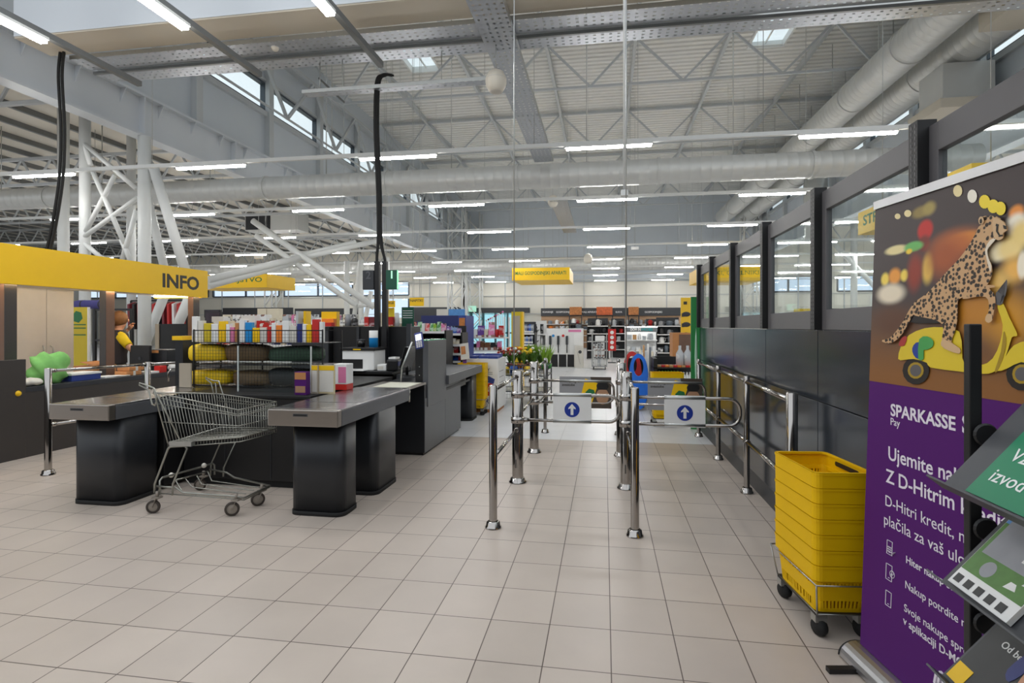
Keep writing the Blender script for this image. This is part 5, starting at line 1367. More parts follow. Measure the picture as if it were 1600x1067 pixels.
# ================================================================ THE SHOP BEHIND
ORDN = ['first', 'second', 'third', 'fourth', 'fifth', 'sixth', 'seventh', 'eighth', 'ninth', 'tenth', 'eleventh', 'twelfth', 'thirteenth', 'fourteenth', 'fifteenth', 'sixteenth', 'seventeenth', 'eighteenth', 'nineteenth', 'twentieth']
ORDN += ['twenty-' + o for o in ORDN[:9]] + ['thirtieth'] + ['thirty-' + o for o in ORDN[:9]]
COL = dict(white=(236, 236, 234), cream=(226, 216, 192), black=(32, 32, 34), grey=(140, 142, 146), silver=(190, 194, 198), red=(196, 40, 36), orange=(230, 126, 40), yellow=(244, 206, 30), green=(60, 140, 60), lime=(150, 196, 60), teal=(40, 150, 150), blue=(40, 90, 180), navy=(34, 44, 100), purple=(110, 70, 150), pink=(226, 130, 176), brown=(120, 80, 52), tan=(196, 150, 100), maroon=(120, 36, 44), steel=(120, 130, 140))
def printed(name, rgb):
    """packaging: body colour with printed patches"""
    m, nt, b = new_mat(name); N = nt.nodes.new; K = nt.links.new
    tc = N('ShaderNodeTexCoord'); mp = N('ShaderNodeMapping'); mp.inputs['Scale'].default_value = (11, 11, 16); K(tc.outputs['Object'], mp.inputs[0])
    oi = N('ShaderNodeObjectInfo'); ad = N('ShaderNodeVectorMath'); ad.operation = 'ADD'; K(mp.outputs[0], ad.inputs[0]); K(oi.outputs['Location'], ad.inputs[1])
    vo = N('ShaderNodeTexVoronoi'); vo.distance = 'CHEBYCHEV'; vo.inputs['Scale'].default_value = 1.0; K(ad.outputs[0], vo.inputs['Vector'])
    sp = N('ShaderNodeSeparateColor'); K(vo.outputs['Color'], sp.inputs[0])
    cr = N('ShaderNodeValToRGB'); cr.color_ramp.interpolation = 'CONSTANT'; e = cr.color_ramp.elements
    e[0].position = 0; e[0].color = srgb(*rgb); e[1].position = .62; e[1].color = srgb(*[int(v * .45 + 236 * .55) for v in rgb])
    for p, c in ((.76, [int(v * .5) for v in rgb]), (.84, (232, 230, 226)), (.94, (150, 110, 96))): k = e.new(p); k.color = srgb(*c)
    K(sp.outputs[0], cr.inputs[0]); K(cr.outputs[0], b.inputs['Base Color']); b.inputs['Roughness'].default_value = .42
    MATS[name] = m
for k_, v_ in COL.items(): mat('g_' + k_, v_, .42, 0, .05); printed('p_' + k_, v_)
rnd = random.Random(5)
PROTO = {}
def good(kind, col, w, d, h, loc, label, group, cat=None):
    """one product: carton, bottle, book, pouch, pot, jar, machine"""
    key = (kind, col, round(w, 3), round(d, 3), round(h, 3))
    if key not in PROTO:
        m = MB()
        if kind in ('carton', 'book', 'packet'): m.box(-w / 2, w / 2, -d / 2, d / 2, 0, h)
        elif kind == 'bottle': m.lathe((0, 0, 0), [(0, 0), (w / 2, .005), (w / 2, h * .62), (w * .18, h * .82), (w * .18, h), (0, h)], 12)
        elif kind == 'jar': m.lathe((0, 0, 0), [(0, 0), (w / 2, .004), (w / 2, h * .8), (w * .4, h * .85), (w * .42, h), (0, h)], 12)
        elif kind == 'pouch':
            m.add([(-w / 2, -d / 2, 0), (w / 2, -d / 2, 0), (w / 2, d / 2, 0), (-w / 2, d / 2, 0), (-w * .46, -.004, h), (w * .46, -.004, h), (w * .46, .004, h), (-w * .46, .004, h)], [(3, 2, 1, 0), (4, 5, 6, 7), (0, 1, 5, 4), (1, 2, 6, 5), (2, 3, 7, 6), (3, 0, 4, 7)])
        elif kind == 'kettle': m.lathe((0, 0, 0), [(0, 0), (w * .5, 0), (w * .5, h * .1), (w * .42, h * .75), (w * .3, h * .9), (0, h)], 14); m.tube([(w * .3, 0, h * .85), (w * .66, 0, h * .75), (w * .64, 0, h * .3), (w * .45, 0, h * .2)], .012, 6)
        elif kind == 'machine': m.box(-w / 2, w / 2, -d / 2, d / 2, 0, h * .18); m.box(-w / 2, w / 2, d * .05, d / 2, h * .18, h); m.box(-w / 2, w / 2, -d / 2, d * .05, h * .72, h)
        elif kind == 'pot': m.lathe((0, 0, 0), [(0, 0), (w / 2, 0), (w / 2, h * .85), (w * .52, h * .87), (w * .3, h * .97), (0, h)], 16); m.box(-w * .75, -w * .48, -.01, .01, h * .6, h * .68); m.box(w * .48, w * .75, -.01, .01, h * .6, h * .68)
        o = m.build(kind, ('p_' if kind in ('carton', 'book', 'packet', 'pouch', 'bottle') else 'g_') + col, None); PROTO[key] = o
    else:
        o = PROTO[key].copy(); C.objects.link(o)
    o.location = (loc[0], loc[1], loc[2] + .004)
    return tag(o, label, cat or kind, group)
def row(kinds, x0, x1, Y, z, where, group, cols, hr=(.15, .3), wr=(.12, .22), d=.16, gap=.015, maxn=39):
    x = x0; k = 0
    while k < maxn:
        w = rnd.choice(wr if len(wr) > 2 else [wr[0], (wr[0] + wr[1]) / 2, wr[1]]); h = rnd.choice([hr[0], (hr[0] + hr[1]) / 2, hr[1]])
        kd = rnd.choice(kinds); cl = rnd.choice(cols); we = w * {'pot': 1.52, 'kettle': 1.3}.get(kd, 1)
        if x + we > x1: break
        good(kd, cl, w, d, h, (x + we / 2, Y, z), '%s %s %s, %s from left' % (cl, kd, where, ORDN[k]), group)
        x += we + gap; k += 1
def gondola(name, label, cat, x0, x1, y, d, zs, m='anthracite', back=None, header=None, hz=None, sides=True):
    t = thing(name, label, cat, ((x0 + x1) / 2, y, 0))
    for z in zs:
        s = MB().box(x0, x1, y - d / 2, y + d / 2, z - .03, z).build('shelf', m, t)
        MB().box(x0, x1, y - d / 2 - .012, y - d / 2, z - .035, z + .005).build('price_rail', 'white', s)
    zt = zs[-1] + .35 if hz is None else hz
    MB().box(x0, x1, y + d / 2, y + d / 2 + .03, 0, zt).build('back_panel', back or m, t)
    if sides:
        for x in (x0 - .015, x1 + .015): MB().box(x - .015, x + .015, y - d / 2, y + d / 2 + .03, 0, zs[-1] + .02).build('side_panel', m, t)
    if header: MB().box(x0, x1, y + d / 2 - .04, y + d / 2, zt - header, zt).build('header', 'anthracite', t)
    return t
mat('shelf_wood', (206, 166, 130), .55, 0, .06, 3)
# ---- far wall: long shelving with dark header
Y = 38.6
XA, XB = at(845, 500, Y).x, at(1066, 500, Y).x
zH1, zH0 = at(945, 481, Y).z, at(945, 493.5, Y).z
t = gondola('appliance_shelving', 'long wood-backed wall shelving with dark header at the far end', 'shelving', XA, XB, Y, .5, [.4, .85, 1.25, 1.62], 'off_white', 'shelf_wood', None, zH1)
MB().box(XA, XB, Y + .02, Y + .2, zH0, zH1).build('header', 'anthracite', t)
hd = t
for s, x in (('KUHANJE', 856), ('GOSPODINJSTVO', 884), ('MALI APARATI', 921), ('KAVA', 967), ('GOSPODINJSKI', 1021)):
    text(s, .17, 'white', hd, at(x, 487.6, Y - .02) + Vector((0, .0, 0)), (1, 0, 0), (0, 0, 1), bold=.02, align='CENTER')
for x0_, x1_, m, lb in ((890, 909, 'pic_food', 'picture panel of warm food on far shelving, leftmost of three'), (932, 957, 'pic_coffee', 'orange swirl picture panel on far shelving, middle of three'), (982, 998, 'pic_food', 'picture panel of golden food on far shelving, rightmost of three')):
    a, b = at(x0_, 480, Y - .35), at(x1_, 492, Y - .35)
    t = thing('picture_tower', lb, 'display', (a.x, Y - .4, 0))
    MB().box(a.x, b.x, Y - .36, Y - .32, b.z, a.z + .02).build('picture', m, t)
    f = MB()
    for x in (a.x, b.x): f.box(x - .03, x + .03, Y - .6, Y - .3, 0, b.z)
    for z in (.9, 1.3, 1.68): f.box(a.x, b.x, Y - .6, Y - .3, z - .03, z)
    f.build('shelf_frame', 'anthracite', t)
    row(['machine', 'kettle'], a.x + .05, b.x - .03, Y - .45, 1.68, 'on top shelf of picture tower %d along far wall' % ((x0_ > 900) + (x0_ > 960) + 1), 'machines on the picture towers', ['white', 'black', 'red', 'silver'], (.28, .36), (.26, .34))
    row(['machine', 'pot'], a.x + .05, b.x - .03, Y - .45, 1.30, 'on lower shelf of picture tower %d along far wall' % ((x0_ > 900) + (x0_ > 960) + 1), 'machines on the picture towers', ['black', 'grey', 'steel'], (.22, .28), (.26, .34))
mat('pic_food', (190, 120, 60), .4, 0, .6, 9); mat('pic_coffee', (206, 96, 40), .4, 0, .5, 7)
for k, z in enumerate((1.62, 1.25)):
    row(['machine', 'kettle', 'carton', 'pot'], XA + .1, XB - .1, Y - .08, z, 'on %s tier of the far wall shelving' % ('top' if k == 0 else 'middle'), 'appliances on the far wall shelving', ['white', 'black', 'silver', 'red', 'grey', 'cream', 'orange', 'steel'], (.2, .29), (.2, .34), .26, .06, 26)
# ---- entrance door and shelving left of it
Yd = 38.9
xa, xb = at(718, 490, Yd).x, at(812, 490, Yd).x
zt = at(760, 489, Yd).z
dd = struct(MB().box(xa - .1, xb + .7, Yd, Yd + .3, zt, at(760, 481, Yd).z).build('door_1', 'anthracite'))
f = MB(); n_ = 5
for i in range(n_ + 1): x = xa + (xb - xa) * i / n_; f.box(x - .07, x + .07, Yd, Yd + .1, 0, zt)
f.box(xa, xb, Yd, Yd + .1, .95, 1.05); f.build('door_frame', 'teal_frame', dd); mat('teal_frame', (50, 92, 100), .4)
MB().box(xa, xb, Yd + .04, Yd + .06, 0, zt).build('pane', 'door_glass', dd); glass('door_glass', (.62, .86, .9), .2)
a, b = at(729, 478, Yd - .2), at(744, 487, Yd - .2)
t = thing('exit_sign', 'green lit emergency exit sign above the far glass doors', 'exit sign', (a.x, Yd - .2, b.z)); MB().box(a.x, b.x, Yd - .2, Yd - .15, b.z, a.z).build('box', 'exit_green', t)
emit('exit_green', (.03, .55, .28), .8); MB().box((a.x + b.x) / 2 - .06, (a.x + b.x) / 2 + .06, Yd - .21, Yd - .2, b.z + .08, a.z - .08).build('running_figure', 'white', t); MB().box(a.x + .06, a.x + .16, Yd - .21, Yd - .2, b.z + .08, a.z - .08).build('door_symbol', 'white', t); MB().cyl(((a.x + b.x) / 2, Yd - .17, a.z), ((a.x + b.x) / 2, Yd + .02, a.z + .3), .02, 6).build('bracket', 'zinc', t)
for k, (u0, u1, yt) in enumerate(((345, 455, 481), (458, 560, 482), (640, 716, 480))):
    a, b = at(u0, yt, 37.5), at(u1, yt, 37.5)
    gondola('appliance_shelving', '%s dark-headed shelving section along the far left wall' % ('left', 'middle', 'right')[k], 'shelving', a.x, b.x, 37.5, .5, [.5, 1.0, 1.5], 'anthracite', 'anthracite', .5, a.z)
    row(['carton', 'book', 'jar'], a.x + .2, b.x - .2, 37.45, 1.5, 'on %s far left shelving section' % ('left', 'middle', 'right')[k], 'goods on the far left shelving', ['white', 'cream', 'red', 'navy', 'grey', 'silver', 'tan'], (.25, .4), (.25, .45), .3, .05, 9)
# ---- hanging yellow signs
def hang_sign(x0, x1, yt, yb, Y, dep, label, txt, tcol='green_text', size=.2, ends=True):
    a, b = at(x0, yt, Y), at(x1, yb, Y)
    t = thing('hanging_sign', label, 'sign', ((a.x + b.x) / 2, Y, b.z))
    bx_ = MB().box(a.x, b.x, Y, Y + dep, b.z, a.z).build('box', 'yellow', t, bevel=.004)
    if txt: text(txt, size, tcol, bx_, ((a.x + b.x) / 2, Y - .003, (a.z + b.z) / 2 + .03), (1, 0, 0), (0, 0, 1), bold=.015, align='CENTER', width=(b.x - a.x) * .88)
    w = MB()
    for x in (a.x + .1, b.x - .1):
        for y in (Y + .08, Y + dep - .08): w.cyl((x, y, a.z), (x, y, 7.01 if x < XL else 10.5), .006, 5)
    w.pieces('suspension_wire', 'zinc', t)
    return t
hang_sign(800, 890, 419, 437, 22.5, 2.6, 'yellow hanging sign for small household appliances over the aisle', 'MALI GOSPODINJSKI APARATI')
hang_sign(293, 417, 430, 449, 15.8, 1.6, 'yellow hanging sign half hidden behind white column struts', 'GOSPODINJSTVO')
hang_sign(1092, 1192, 418, 438, 20.0, 2.2, 'yellow hanging sign with picture end seen behind partition glazing', 'PEČKI, GRELNIKI')
X = 4.9; ya, yb_ = 8.5, 11.95
t = thing('hanging_sign', 'large yellow hanging sign for machines and tools behind glazing', 'sign', (X, 10, 3.27))
bx_ = MB().box(X, X + .7, ya, yb_, 3.27, 3.70).build('box', 'yellow', t, bevel=.004)
text('STROJI IN ORODJE', .27, 'green_text', bx_, (X - .003, (ya + yb_) / 2, 3.50), (0, -1, 0), (0, 0, 1), bold=.02, align='CENTER', width=3.0)
w = MB()
for y in (ya + .2, yb_ - .2): w.cyl((X + .35, y, 3.7), (X + .35, y, 10.5), .006, 5)
w.pieces('suspension_wire', 'zinc', t)
# small yellow boards left of the aisle
for (x0, x1, y0, y1, Y, lb, tx) in ((597, 617, 470, 480, 16.0, 'small hanging yellow board right of the number poles', 'KNJIGE'), (640, 662, 465, 478, 15.0, 'small hanging yellow board above the navy shelf unit', 'NAPITKI')):
    t = hang_sign(x0, x1, y0, y1, Y, .03, lb, tx, 'dark_text', .1)
a, b = at(602, 481, 16.2), at(616, 500, 16.2); bx('poster_board', 'yellow striped poster board under small yellow sign by the poles', 'poster', a.x, b.x, 16.2, 16.23, 0, a.z, 'poster_ochre')
# ---- green A4 sign on the cashier wall, red and yellow boxes on top
a, b = at(628, 480, 8.2), at(647, 511, 8.2)
t = thing('notice_stand', 'green notice stand on shelf right of the number poles', 'notice', (a.x, 8.2, b.z)); MB().box(a.x, b.x, 8.19, 8.2, b.z, a.z).build('sheet', 'sign_green', t)
for k in range(4): MB().box(a.x + .02, b.x - .02, 8.186, 8.19, a.z - .06 - k * .035, a.z - .05 - k * .035).build('text_line', 'white', t)
MB().box(a.x, b.x, 8.16, 8.24, b.z - .02, b.z).build('base', 'acrylic_edge', t)
t = gondola('candy_shelf', 'sweets shelving behind the till beside navy shelf unit', 'shelving', at(618, 520, 9.3).x, at(697, 520, 9.3).x, 9.4, .4, [.95, 1.18, 1.405], 'black', 'black', None, 1.41)
xg0, xg1 = at(652, 515, 9.3).x, at(696, 515, 9.3).x
row(['pouch', 'packet'], xg0, xg1, 9.34, 1.405, 'on top tier of the sweets shelving', 'sweets on the till shelving', ['green', 'lime', 'red', 'orange', 'yellow', 'white', 'pink', 'red'], (.11, .16), (.05, .08), .1, .004, 20)
row(['jar', 'packet'], xg0 - .1, xg1, 9.34, 1.18, 'on middle tier of the sweets shelving', 'sweets on the till shelving', ['cream', 'white', 'red', 'green', 'navy', 'brown', 'maroon'], (.08, .12), (.05, .08), .1, .004, 20)
row(['carton', 'packet'], xg0 - .5, xg0 - .12, 9.34, 1.18, 'at left end of the sweets shelving', 'sweets on the till shelving', ['cream', 'white', 'grey'], (.09, .12), (.08, .14), .1, .01, 5)
t = gondola('candy_shelf', 'second sweets shelving facing the bagging table', 'shelving', at(698, 540, 10).x, at(722, 540, 10).x, 10.1, .4, [.86, 1.0, 1.16, 1.36], 'black', 'black', None, 1.5)
xg0, xg1 = at(698, 515, 10).x, at(722, 515, 10).x
for k, z in enumerate((.86, 1.0, 1.16, 1.36)):
    row(['pouch', 'packet', 'carton'], xg0, xg1, 10.04, z, 'on %s tier of sweets shelving facing bagging table' % ('bottom', 'third', 'second', 'top')[k], 'sweets facing the bagging table', ['purple', 'yellow', 'white', 'blue', 'red', 'cream', 'maroon'], (.09, .13), (.05, .08), .1, .004, 9)
# navy shelf unit
a, b = at(658, 493, 11.2), at(716, 506, 11.2); e = at(728, 500, 11.2)
t = thing('navy_display', 'navy blue cardboard shelf display left of the pink sweets rack', 'display', (a.x, 11.3, 0))
MB().box(a.x, b.x, 11.2, 11.8, 0, b.z).build('body', 'g_navy', t); MB().box(a.x, b.x, 11.2, 11.24, b.z, a.z).build('header', 'g_navy', t); MB().box(b.x, e.x, 11.2, 11.9, .2, a.z).build('side', 'carton_blue', t); MB().box(b.x + .02, e.x - .02, 11.19, 11.2, b.z - .2, a.z - .05).build('picture', 'pic_food', t)
for (xa_, xb_, m, l2) in ((682, 700, 'off_white', 'white cased monitor box on top of navy display'), (701, 726, 'cat_sky', 'sky blue picture board behind navy display')):
    p, q = at(xa_, 483, 12.2), at(xb_, 494, 12.2); bx('display_board', l2, 'board', p.x, q.x, 12.2, 12.25, 0, p.z, m)
# red and yellow cartons on the black kiosk
Yk = 7.95
for (u0, u1, v0, v1, m, l2) in ((503, 527, 487, 508, 'yellow', 'yellow printed carton on black kiosk top'), (509, 527, 498, 505, 'orange', 'orange open tray in front of yellow carton'), (507, 529, 504, 515, 'red_plastic', 'red tray with white emblem on black kiosk top')):
    p, q = at(u0, v0, Yk), at(u1, v1, Yk)
    if p.x < -3.94: pass
    o = bx('carton_tray', l2, 'carton', p.x, q.x, Yk - .12 + .1 * (m == 'yellow') - .1 * (m == 'red_plastic'), Yk - .02 + .1 * (m == 'yellow') - .1 * (m == 'red_plastic'), 1.49, p.z if p.z > 1.5 else 1.56, m)
t = thing('kiosk_cabinet', 'black kiosk cabinet continuing left of the cupboard wall', 'cabinet', (-4.2, 8, 0)); MB().box(-4.55, -3.96, 7.65, 8.15, 0, 1.488).build('body', 'black', t); MB().box(-4.54, -3.97, 7.645, 7.65, .05, 1.45).build('door', 'anthracite', t)
row(['jar', 'bottle'], -3.88, -3.6, 8.0, 1.49, 'on the cupboard wall behind printer', 'jars on the cupboard wall', ['black', 'silver', 'grey'], (.16, .2), (.1, .12), .1, .01, 3)
row(['carton', 'packet', 'jar'], -3.55, -2.95, 8.0, 1.49, 'on top of the cupboard wall by the poles', 'goods on the cupboard wall', ['tan', 'white', 'cream', 'maroon', 'red'], (.08, .2), (.07, .14), .1, .01, 8)
# ---- book and stationery tables on the left
for k, (Yb, u0, u1, ztop, wh) in enumerate(((9.66, 330, 505, 1.42, 'nearest'), (11.8, 330, 525, 1.50, 'second'), (14.6, 340, 575, 1.56, 'third'), (18.5, 330, 640, 1.62, 'farthest'))):
    a, b = at(u0, 510, Yb), at(u1, 510, Yb)
    gondola('book_gondola', '%s grey shelving island of books and paper goods, left side' % wh, 'shelving', a.x, b.x, Yb, .5, [.5, .85, 1.15, ztop], 'off_white', 'off_white', None, ztop + .02)
    row(['book', 'carton', 'packet', 'book'], a.x, b.x, Yb - .1, ztop, 'on top of the %s left shelving island' % wh, 'paper goods on the %s left island' % wh, ['white', 'cream', 'white', 'cream', 'white', 'silver', 'tan', 'white', 'red', 'silver', 'yellow', 'pink', 'white', 'grey', 'cream'], (.09, .25), (.05, .09, .14, .24), .2, .012, 36)
    if k < 2: row(['book', 'carton'], a.x, b.x, Yb - .14, 1.15, 'on second tier of the %s left shelving island' % wh, 'paper goods on the %s left island' % wh, ['white', 'cream', 'red', 'navy', 'grey'], (.14, .2), (.1, .16), .2, .02, 24)
for (u0, u1, v0, v1, Yq, m, lb) in ((378, 398, 493, 512, 9.5, 'g_white', 'plain white cube carton on left shelving island'), (402, 416, 482, 495, 13.2, 'g_cream', 'cream carton behind the book island, left of pair'), (417, 436, 482, 498, 13.2, 'g_cream', 'cream carton behind the book island, right of pair'), (462, 466, 486, 512, 9.3, 'g_silver', 'pale grey upright sign blade on left shelving island'), (474, 478, 486, 514, 9.3, 'yellow', 'yellow upright sign blade on left shelving island')):
    p, q = at(u0, v0, Yq), at(u1, v1, Yq); bx('carton', lb, 'carton', p.x, q.x, Yq, Yq + .18, (1.42 if Yq < 12 else 0), p.z, m)
for k, (u0, u1, v0, v1) in enumerate(((319, 344, 484, 496), (320, 345, 487, 514))):
    p, q = at(u0, v0, 10.6 + k * -.2), at(u1, v1, 10.6 - k * .2)
    t = thing('television', '%s dark flat screen right of the info fascia' % ('upper', 'lower')[k], 'screen', (p.x, 10.6, q.z)); MB().box(p.x, q.x, 10.6 - k * .2, 10.66 - k * .2, q.z, p.z).build('bezel', 'black', t); MB().box(p.x + .02, q.x - .02, 10.595 - k * .2, 10.6 - k * .2, q.z + .02, p.z - .02).build('screen', 'screen_dim', t)
    MB().box((p.x + q.x) / 2 - .03, (p.x + q.x) / 2 + .03, 10.61 - k * .2, 10.65 - k * .2, 0, q.z).build('stand', 'black', t)
mat('screen_dim', (52, 40, 52), .2)
# clothes and toys seen under the fascia, left
Yt = 13.0
t = thing('clothes_table', 'dark clothes rack with red garments under the fascia', 'rack', (at(255, 500, Yt).x, Yt, 0))
p, q = at(205, 470, Yt), at(292, 470, Yt); m = MB()
for x in (p.x, q.x): m.bar((x, Yt, 0), (x, Yt, p.z), .04)
m.bar((p.x, Yt, p.z), (q.x, Yt, p.z), .04); m.build('frame', 'black', t)
for k in range(11):
    x = p.x + .1 + (q.x - p.x - .2) * k / 10; cl = ['maroon', 'black', 'red', 'navy', 'grey', 'red', 'black', 'maroon', 'red', 'white', 'red'][k]
    m = MB(); m.ext([(x - .03, Yt - .2, p.z - .10), (x - .03, Yt, p.z - .03), (x - .03, Yt + .2, p.z - .10), (x - .03, Yt + .18, p.z - .75), (x - .03, Yt - .18, p.z - .75)], (.06, 0, 0))
    tag(m.build('garment', 'g_' + cl), '%s garment hanging on the rack under fascia, %s from left' % (cl, ORDN[k]), 'garment', 'garments on the rack')
t = thing('dark_partition', 'dark panelled counter with tan post behind the info desk', 'counter', (at(262, 530, 10).x, 10, 0)); p, q = at(245, 506, 10), at(292, 545, 10); MB().box(p.x, q.x, 10, 10.3, 0, p.z).build('panel', 'black', t); MB().box(p.x - .02, p.x + .06, 9.98, 10, 0, p.z).build('post', 'tan_card', t)
# ================================================================ RIGHT OF CHECKOUT ONE
# tall carton bin with lettering and its stack of yellow baskets
t = thing('carton_bin', 'white cardboard bin lettered ARTA beside the bagging table', 'bin', (-2.1, 9.85, 0))
X0, X1, Y0_, Y1_ = -2.40, -1.80, 9.50, 10.25
b_ = MB().box(X0, X1, Y0_, Y1_, .06, .93).build('carton', 'white', t, bevel=.004); MB().box(X0 + .03, X1 - .03, Y0_ + .03, Y1_ - .03, 0, .06).build('pallet', 'card_brown', t)
text('KARTA', .12, 'tin_navy', b_, (X1 - .20, Y0_ - .003, .20), (1, 0, 0), (0, 0, 1), bold=.02, align='CENTER', width=.36)
text('DUHOVNIKY', .07, 'dark_text', b_, (X1 - .22, Y0_ - .003, .74), (1, 0, 0), (0, 0, 1), bold=.004, align='CENTER') if False else text('IGRY', .075, 'dark_text', b_, (X1 - .23, Y0_ - .003, .74), (1, 0, 0), (0, 0, 1), bold=.004, align='CENTER')
MB().lathe((X1 - .15, Y0_ - .001, .40), [(0, .003), (.11, .003), (.11, 0)], 24, False, (0, -1, 0)).build('red_disc', 'red_plastic', b_)
text('SUPER\nCENA', .05, 'white', b_, (X1 - .15, Y0_ - .006, .405), (1, 0, 0), (0, 0, 1), bold=.02, align='CENTER')
MB().ext([(X1 - .25, Y0_ - .001, .53), (X1 - .08, Y0_ - .001, .50), (X1 - .06, Y0_ - .001, .58), (X1 - .18, Y0_ - .001, .64), (X1 - .27, Y0_ - .001, .60)], (0, -.002, 0)).build('blue_print', 'carton_blue', b_)
for z in (.66, .69): MB().box(X1 - .34, X1 - .1, Y0_ - .002, Y0_, z, z + .01).build('text_line', 'grey_line', b_)
mat('grey_line', (130, 126, 122), .5)
for k in range(4):
    for j, y in enumerate((.72, .80)): MB().box(X1, X1 + .001, Y0_ + .1, Y0_ + .5, .4 + .1 * k, .41 + .1 * k).build('side_print', 'grey_line', b_) if j == 0 else None
for k, (x, y) in enumerate(((-2.28, 9.65), (-2.08, 9.68), (-1.90, 9.64), (-2.26, 10.0), (-2.05, 10.05), (-1.92, 10.0))):
    o = bx('blue_packet', 'blue packet lying in the white bin, %s %s' % (('front row', 'back row')[k > 2], ('left', 'middle', 'right')[k % 3]), 'packet', x - .085, x + .085, y - .12, y + .12, .931, .975 + .02 * (k > 2), 'carton_blue', 'blue packets in the white bin')
dl2 = dup(dl, (-2.20, 9.30, 0), 'wheeled wire dolly under the yellow baskets by bagging table', R(90))
for k in range(8):
    basket((-2.20, 9.30), R(90), .119 + k * .074, 'yellow basket by the bagging table, %s in its stack from the floor' % ORDN[k], 'yellow baskets by the bagging table', fb)['group'] = 'yellow baskets by the bagging table'
dl3 = dup(dl, (.93, 8.75, 0), 'wheeled wire dolly under the yellow baskets past the gates', R(92))
for k in range(7):
    basket((.93, 8.75), R(92), .119 + k * .074, 'yellow basket past the right gates, %s in its stack from the floor' % ORDN[k], 'x', fb)['group'] = 'yellow baskets past the gates'
a, b = at(717, 536, 9.35), at(735, 562, 9.35)
t = thing('magazine', 'leaning printed magazine on holder by the bagging table', 'magazine', (a.x, 9.35, .86)); m_ = Matrix.Rotation(R(-8), 3, 'Y') @ Matrix.Rotation(R(-12), 3, 'X')
c = (a + b) / 2; MB().obox(c, (.15, .015, .28), m_).build('cover', 'off_white', t); MB().obox(c + m_ @ Vector((-.02, -.009, .02)), (.08, .002, .14), m_).build('picture', 'pic_food', t); MB().box(c.x - .03, c.x + .03, 9.35, 9.38, .858, c.z - .1).build('holder', 'g_purple', t)
# white sweets rack with pink things and lollies
Y = 12.6
a, b = at(722, 540, Y), at(792, 540, Y)
t = thing('sweets_rack', 'white tiered sweets rack with pink goods and lolly sticks', 'rack', (a.x, Y, 0))
zs = [.55, .95, 1.24]
for z in zs: MB().box(a.x, b.x, Y - .3, Y + .3, z - .025, z).build('shelf', 'white', t)
m = MB()
for x in (a.x, b.x):
    for y in (Y - .3, Y + .3): m.bar((x, y, 0), (x, y, 1.7), .03)
m.build('frame', 'white', t)
row(['pouch', 'packet', 'jar'], a.x + .03, b.x - .03, Y - .15, 1.24, 'on top tier of the white sweets rack', 'goods on the white sweets rack', ['pink', 'white', 'pink', 'red', 'cream', 'white', 'purple'], (.18, .34), (.08, .14), .14, .01, 14)
row(['packet', 'carton'], a.x + .03, b.x - .03, Y - .15, .95, 'on middle tier of the white sweets rack', 'goods on the white sweets rack', ['brown', 'green', 'pink', 'black', 'maroon'], (.14, .2), (.08, .14), .14, .01, 14)
row(['packet', 'carton'], a.x + .03, b.x - .03, Y - .15, .55, 'on bottom tier of the white sweets rack', 'goods on the white sweets rack', ['blue', 'white', 'silver'], (.14, .24), (.12, .2), .14, .01, 10)
for k in range(9):
    x = a.x + (b.x - a.x) * (.55 + .045 * k); zt_ = 1.62 + .22 * k / 9
    t = thing('lollipop', 'long lolly with pale stick on the sweets rack, %s from left' % ORDN[k], 'lollipop', (x, Y, 1.24), 'lollies on the sweets rack'); MB().cyl((x, Y, 1.245), (x, Y, zt_), .008, 6).build('stick', 'white', t); MB().lathe((x, Y - .01, zt_), [(0, .012), (.022, .01), (.022, -.01), (0, -.012)], 14, True, (0, 1, 0)).build('candy', ['g_white', 'g_maroon', 'g_pink'][k % 3], t)
# yellow gold column, blue shelf, white goods
a, b = at(799, 487, 13.6), at(815, 540, 13.6); t = thing('cardboard_column', 'tall ochre cardboard column display left of the flowers', 'display', (a.x, 13.6, 0)); MB().box(a.x, b.x, 13.6, 13.85, 0, a.z).build('column', 'poster_ochre', t); MB().box(a.x + .03, b.x - .04, 13.595, 13.6, 1.0, a.z - .1).build('print', 'tan_card', t)
MB().box(b.x, b.x + .03, 13.58, 13.85, 0, a.z).build('yellow_edge', 'yellow', t)
a, b = at(814, 505, 16.5), at(836, 540, 16.5)
gondola('book_shelf', 'narrow shelf of blue bound goods behind the flowers', 'shelving', a.x, b.x, 16.5, .4, [.5, .95, 1.28], 'anthracite', 'anthracite', None, 1.62)
for k, z in enumerate((.95, 1.28)): row(['book'], a.x + .02, b.x - .02, 16.44, z, 'on %s of the narrow shelf behind flowers' % ('lower tier', 'upper tier')[k], 'blue goods behind the flowers', ['steel', 'blue', 'steel', 'navy'], (.22, .26), (.04, .06), .2, .004, 12)
a, b = at(835, 505, 17.5), at(853, 540, 17.5)
gondola('white_shelf', 'white shelf stacked with pale packs left of the utensil display', 'shelving', a.x, b.x, 17.5, .4, [.5, .9, 1.25], 'white', 'white', None, 1.66)
for k, z in enumerate((.9, 1.25)): row(['carton', 'bottle'], a.x + .02, b.x - .02, 17.44, z, 'on %s of the pale shelf by utensil display' % ('lower tier', 'upper tier')[k], 'pale packs', ['white', 'silver', 'white', 'black'], (.24, .3), (.07, .1), .2, .006, 8)
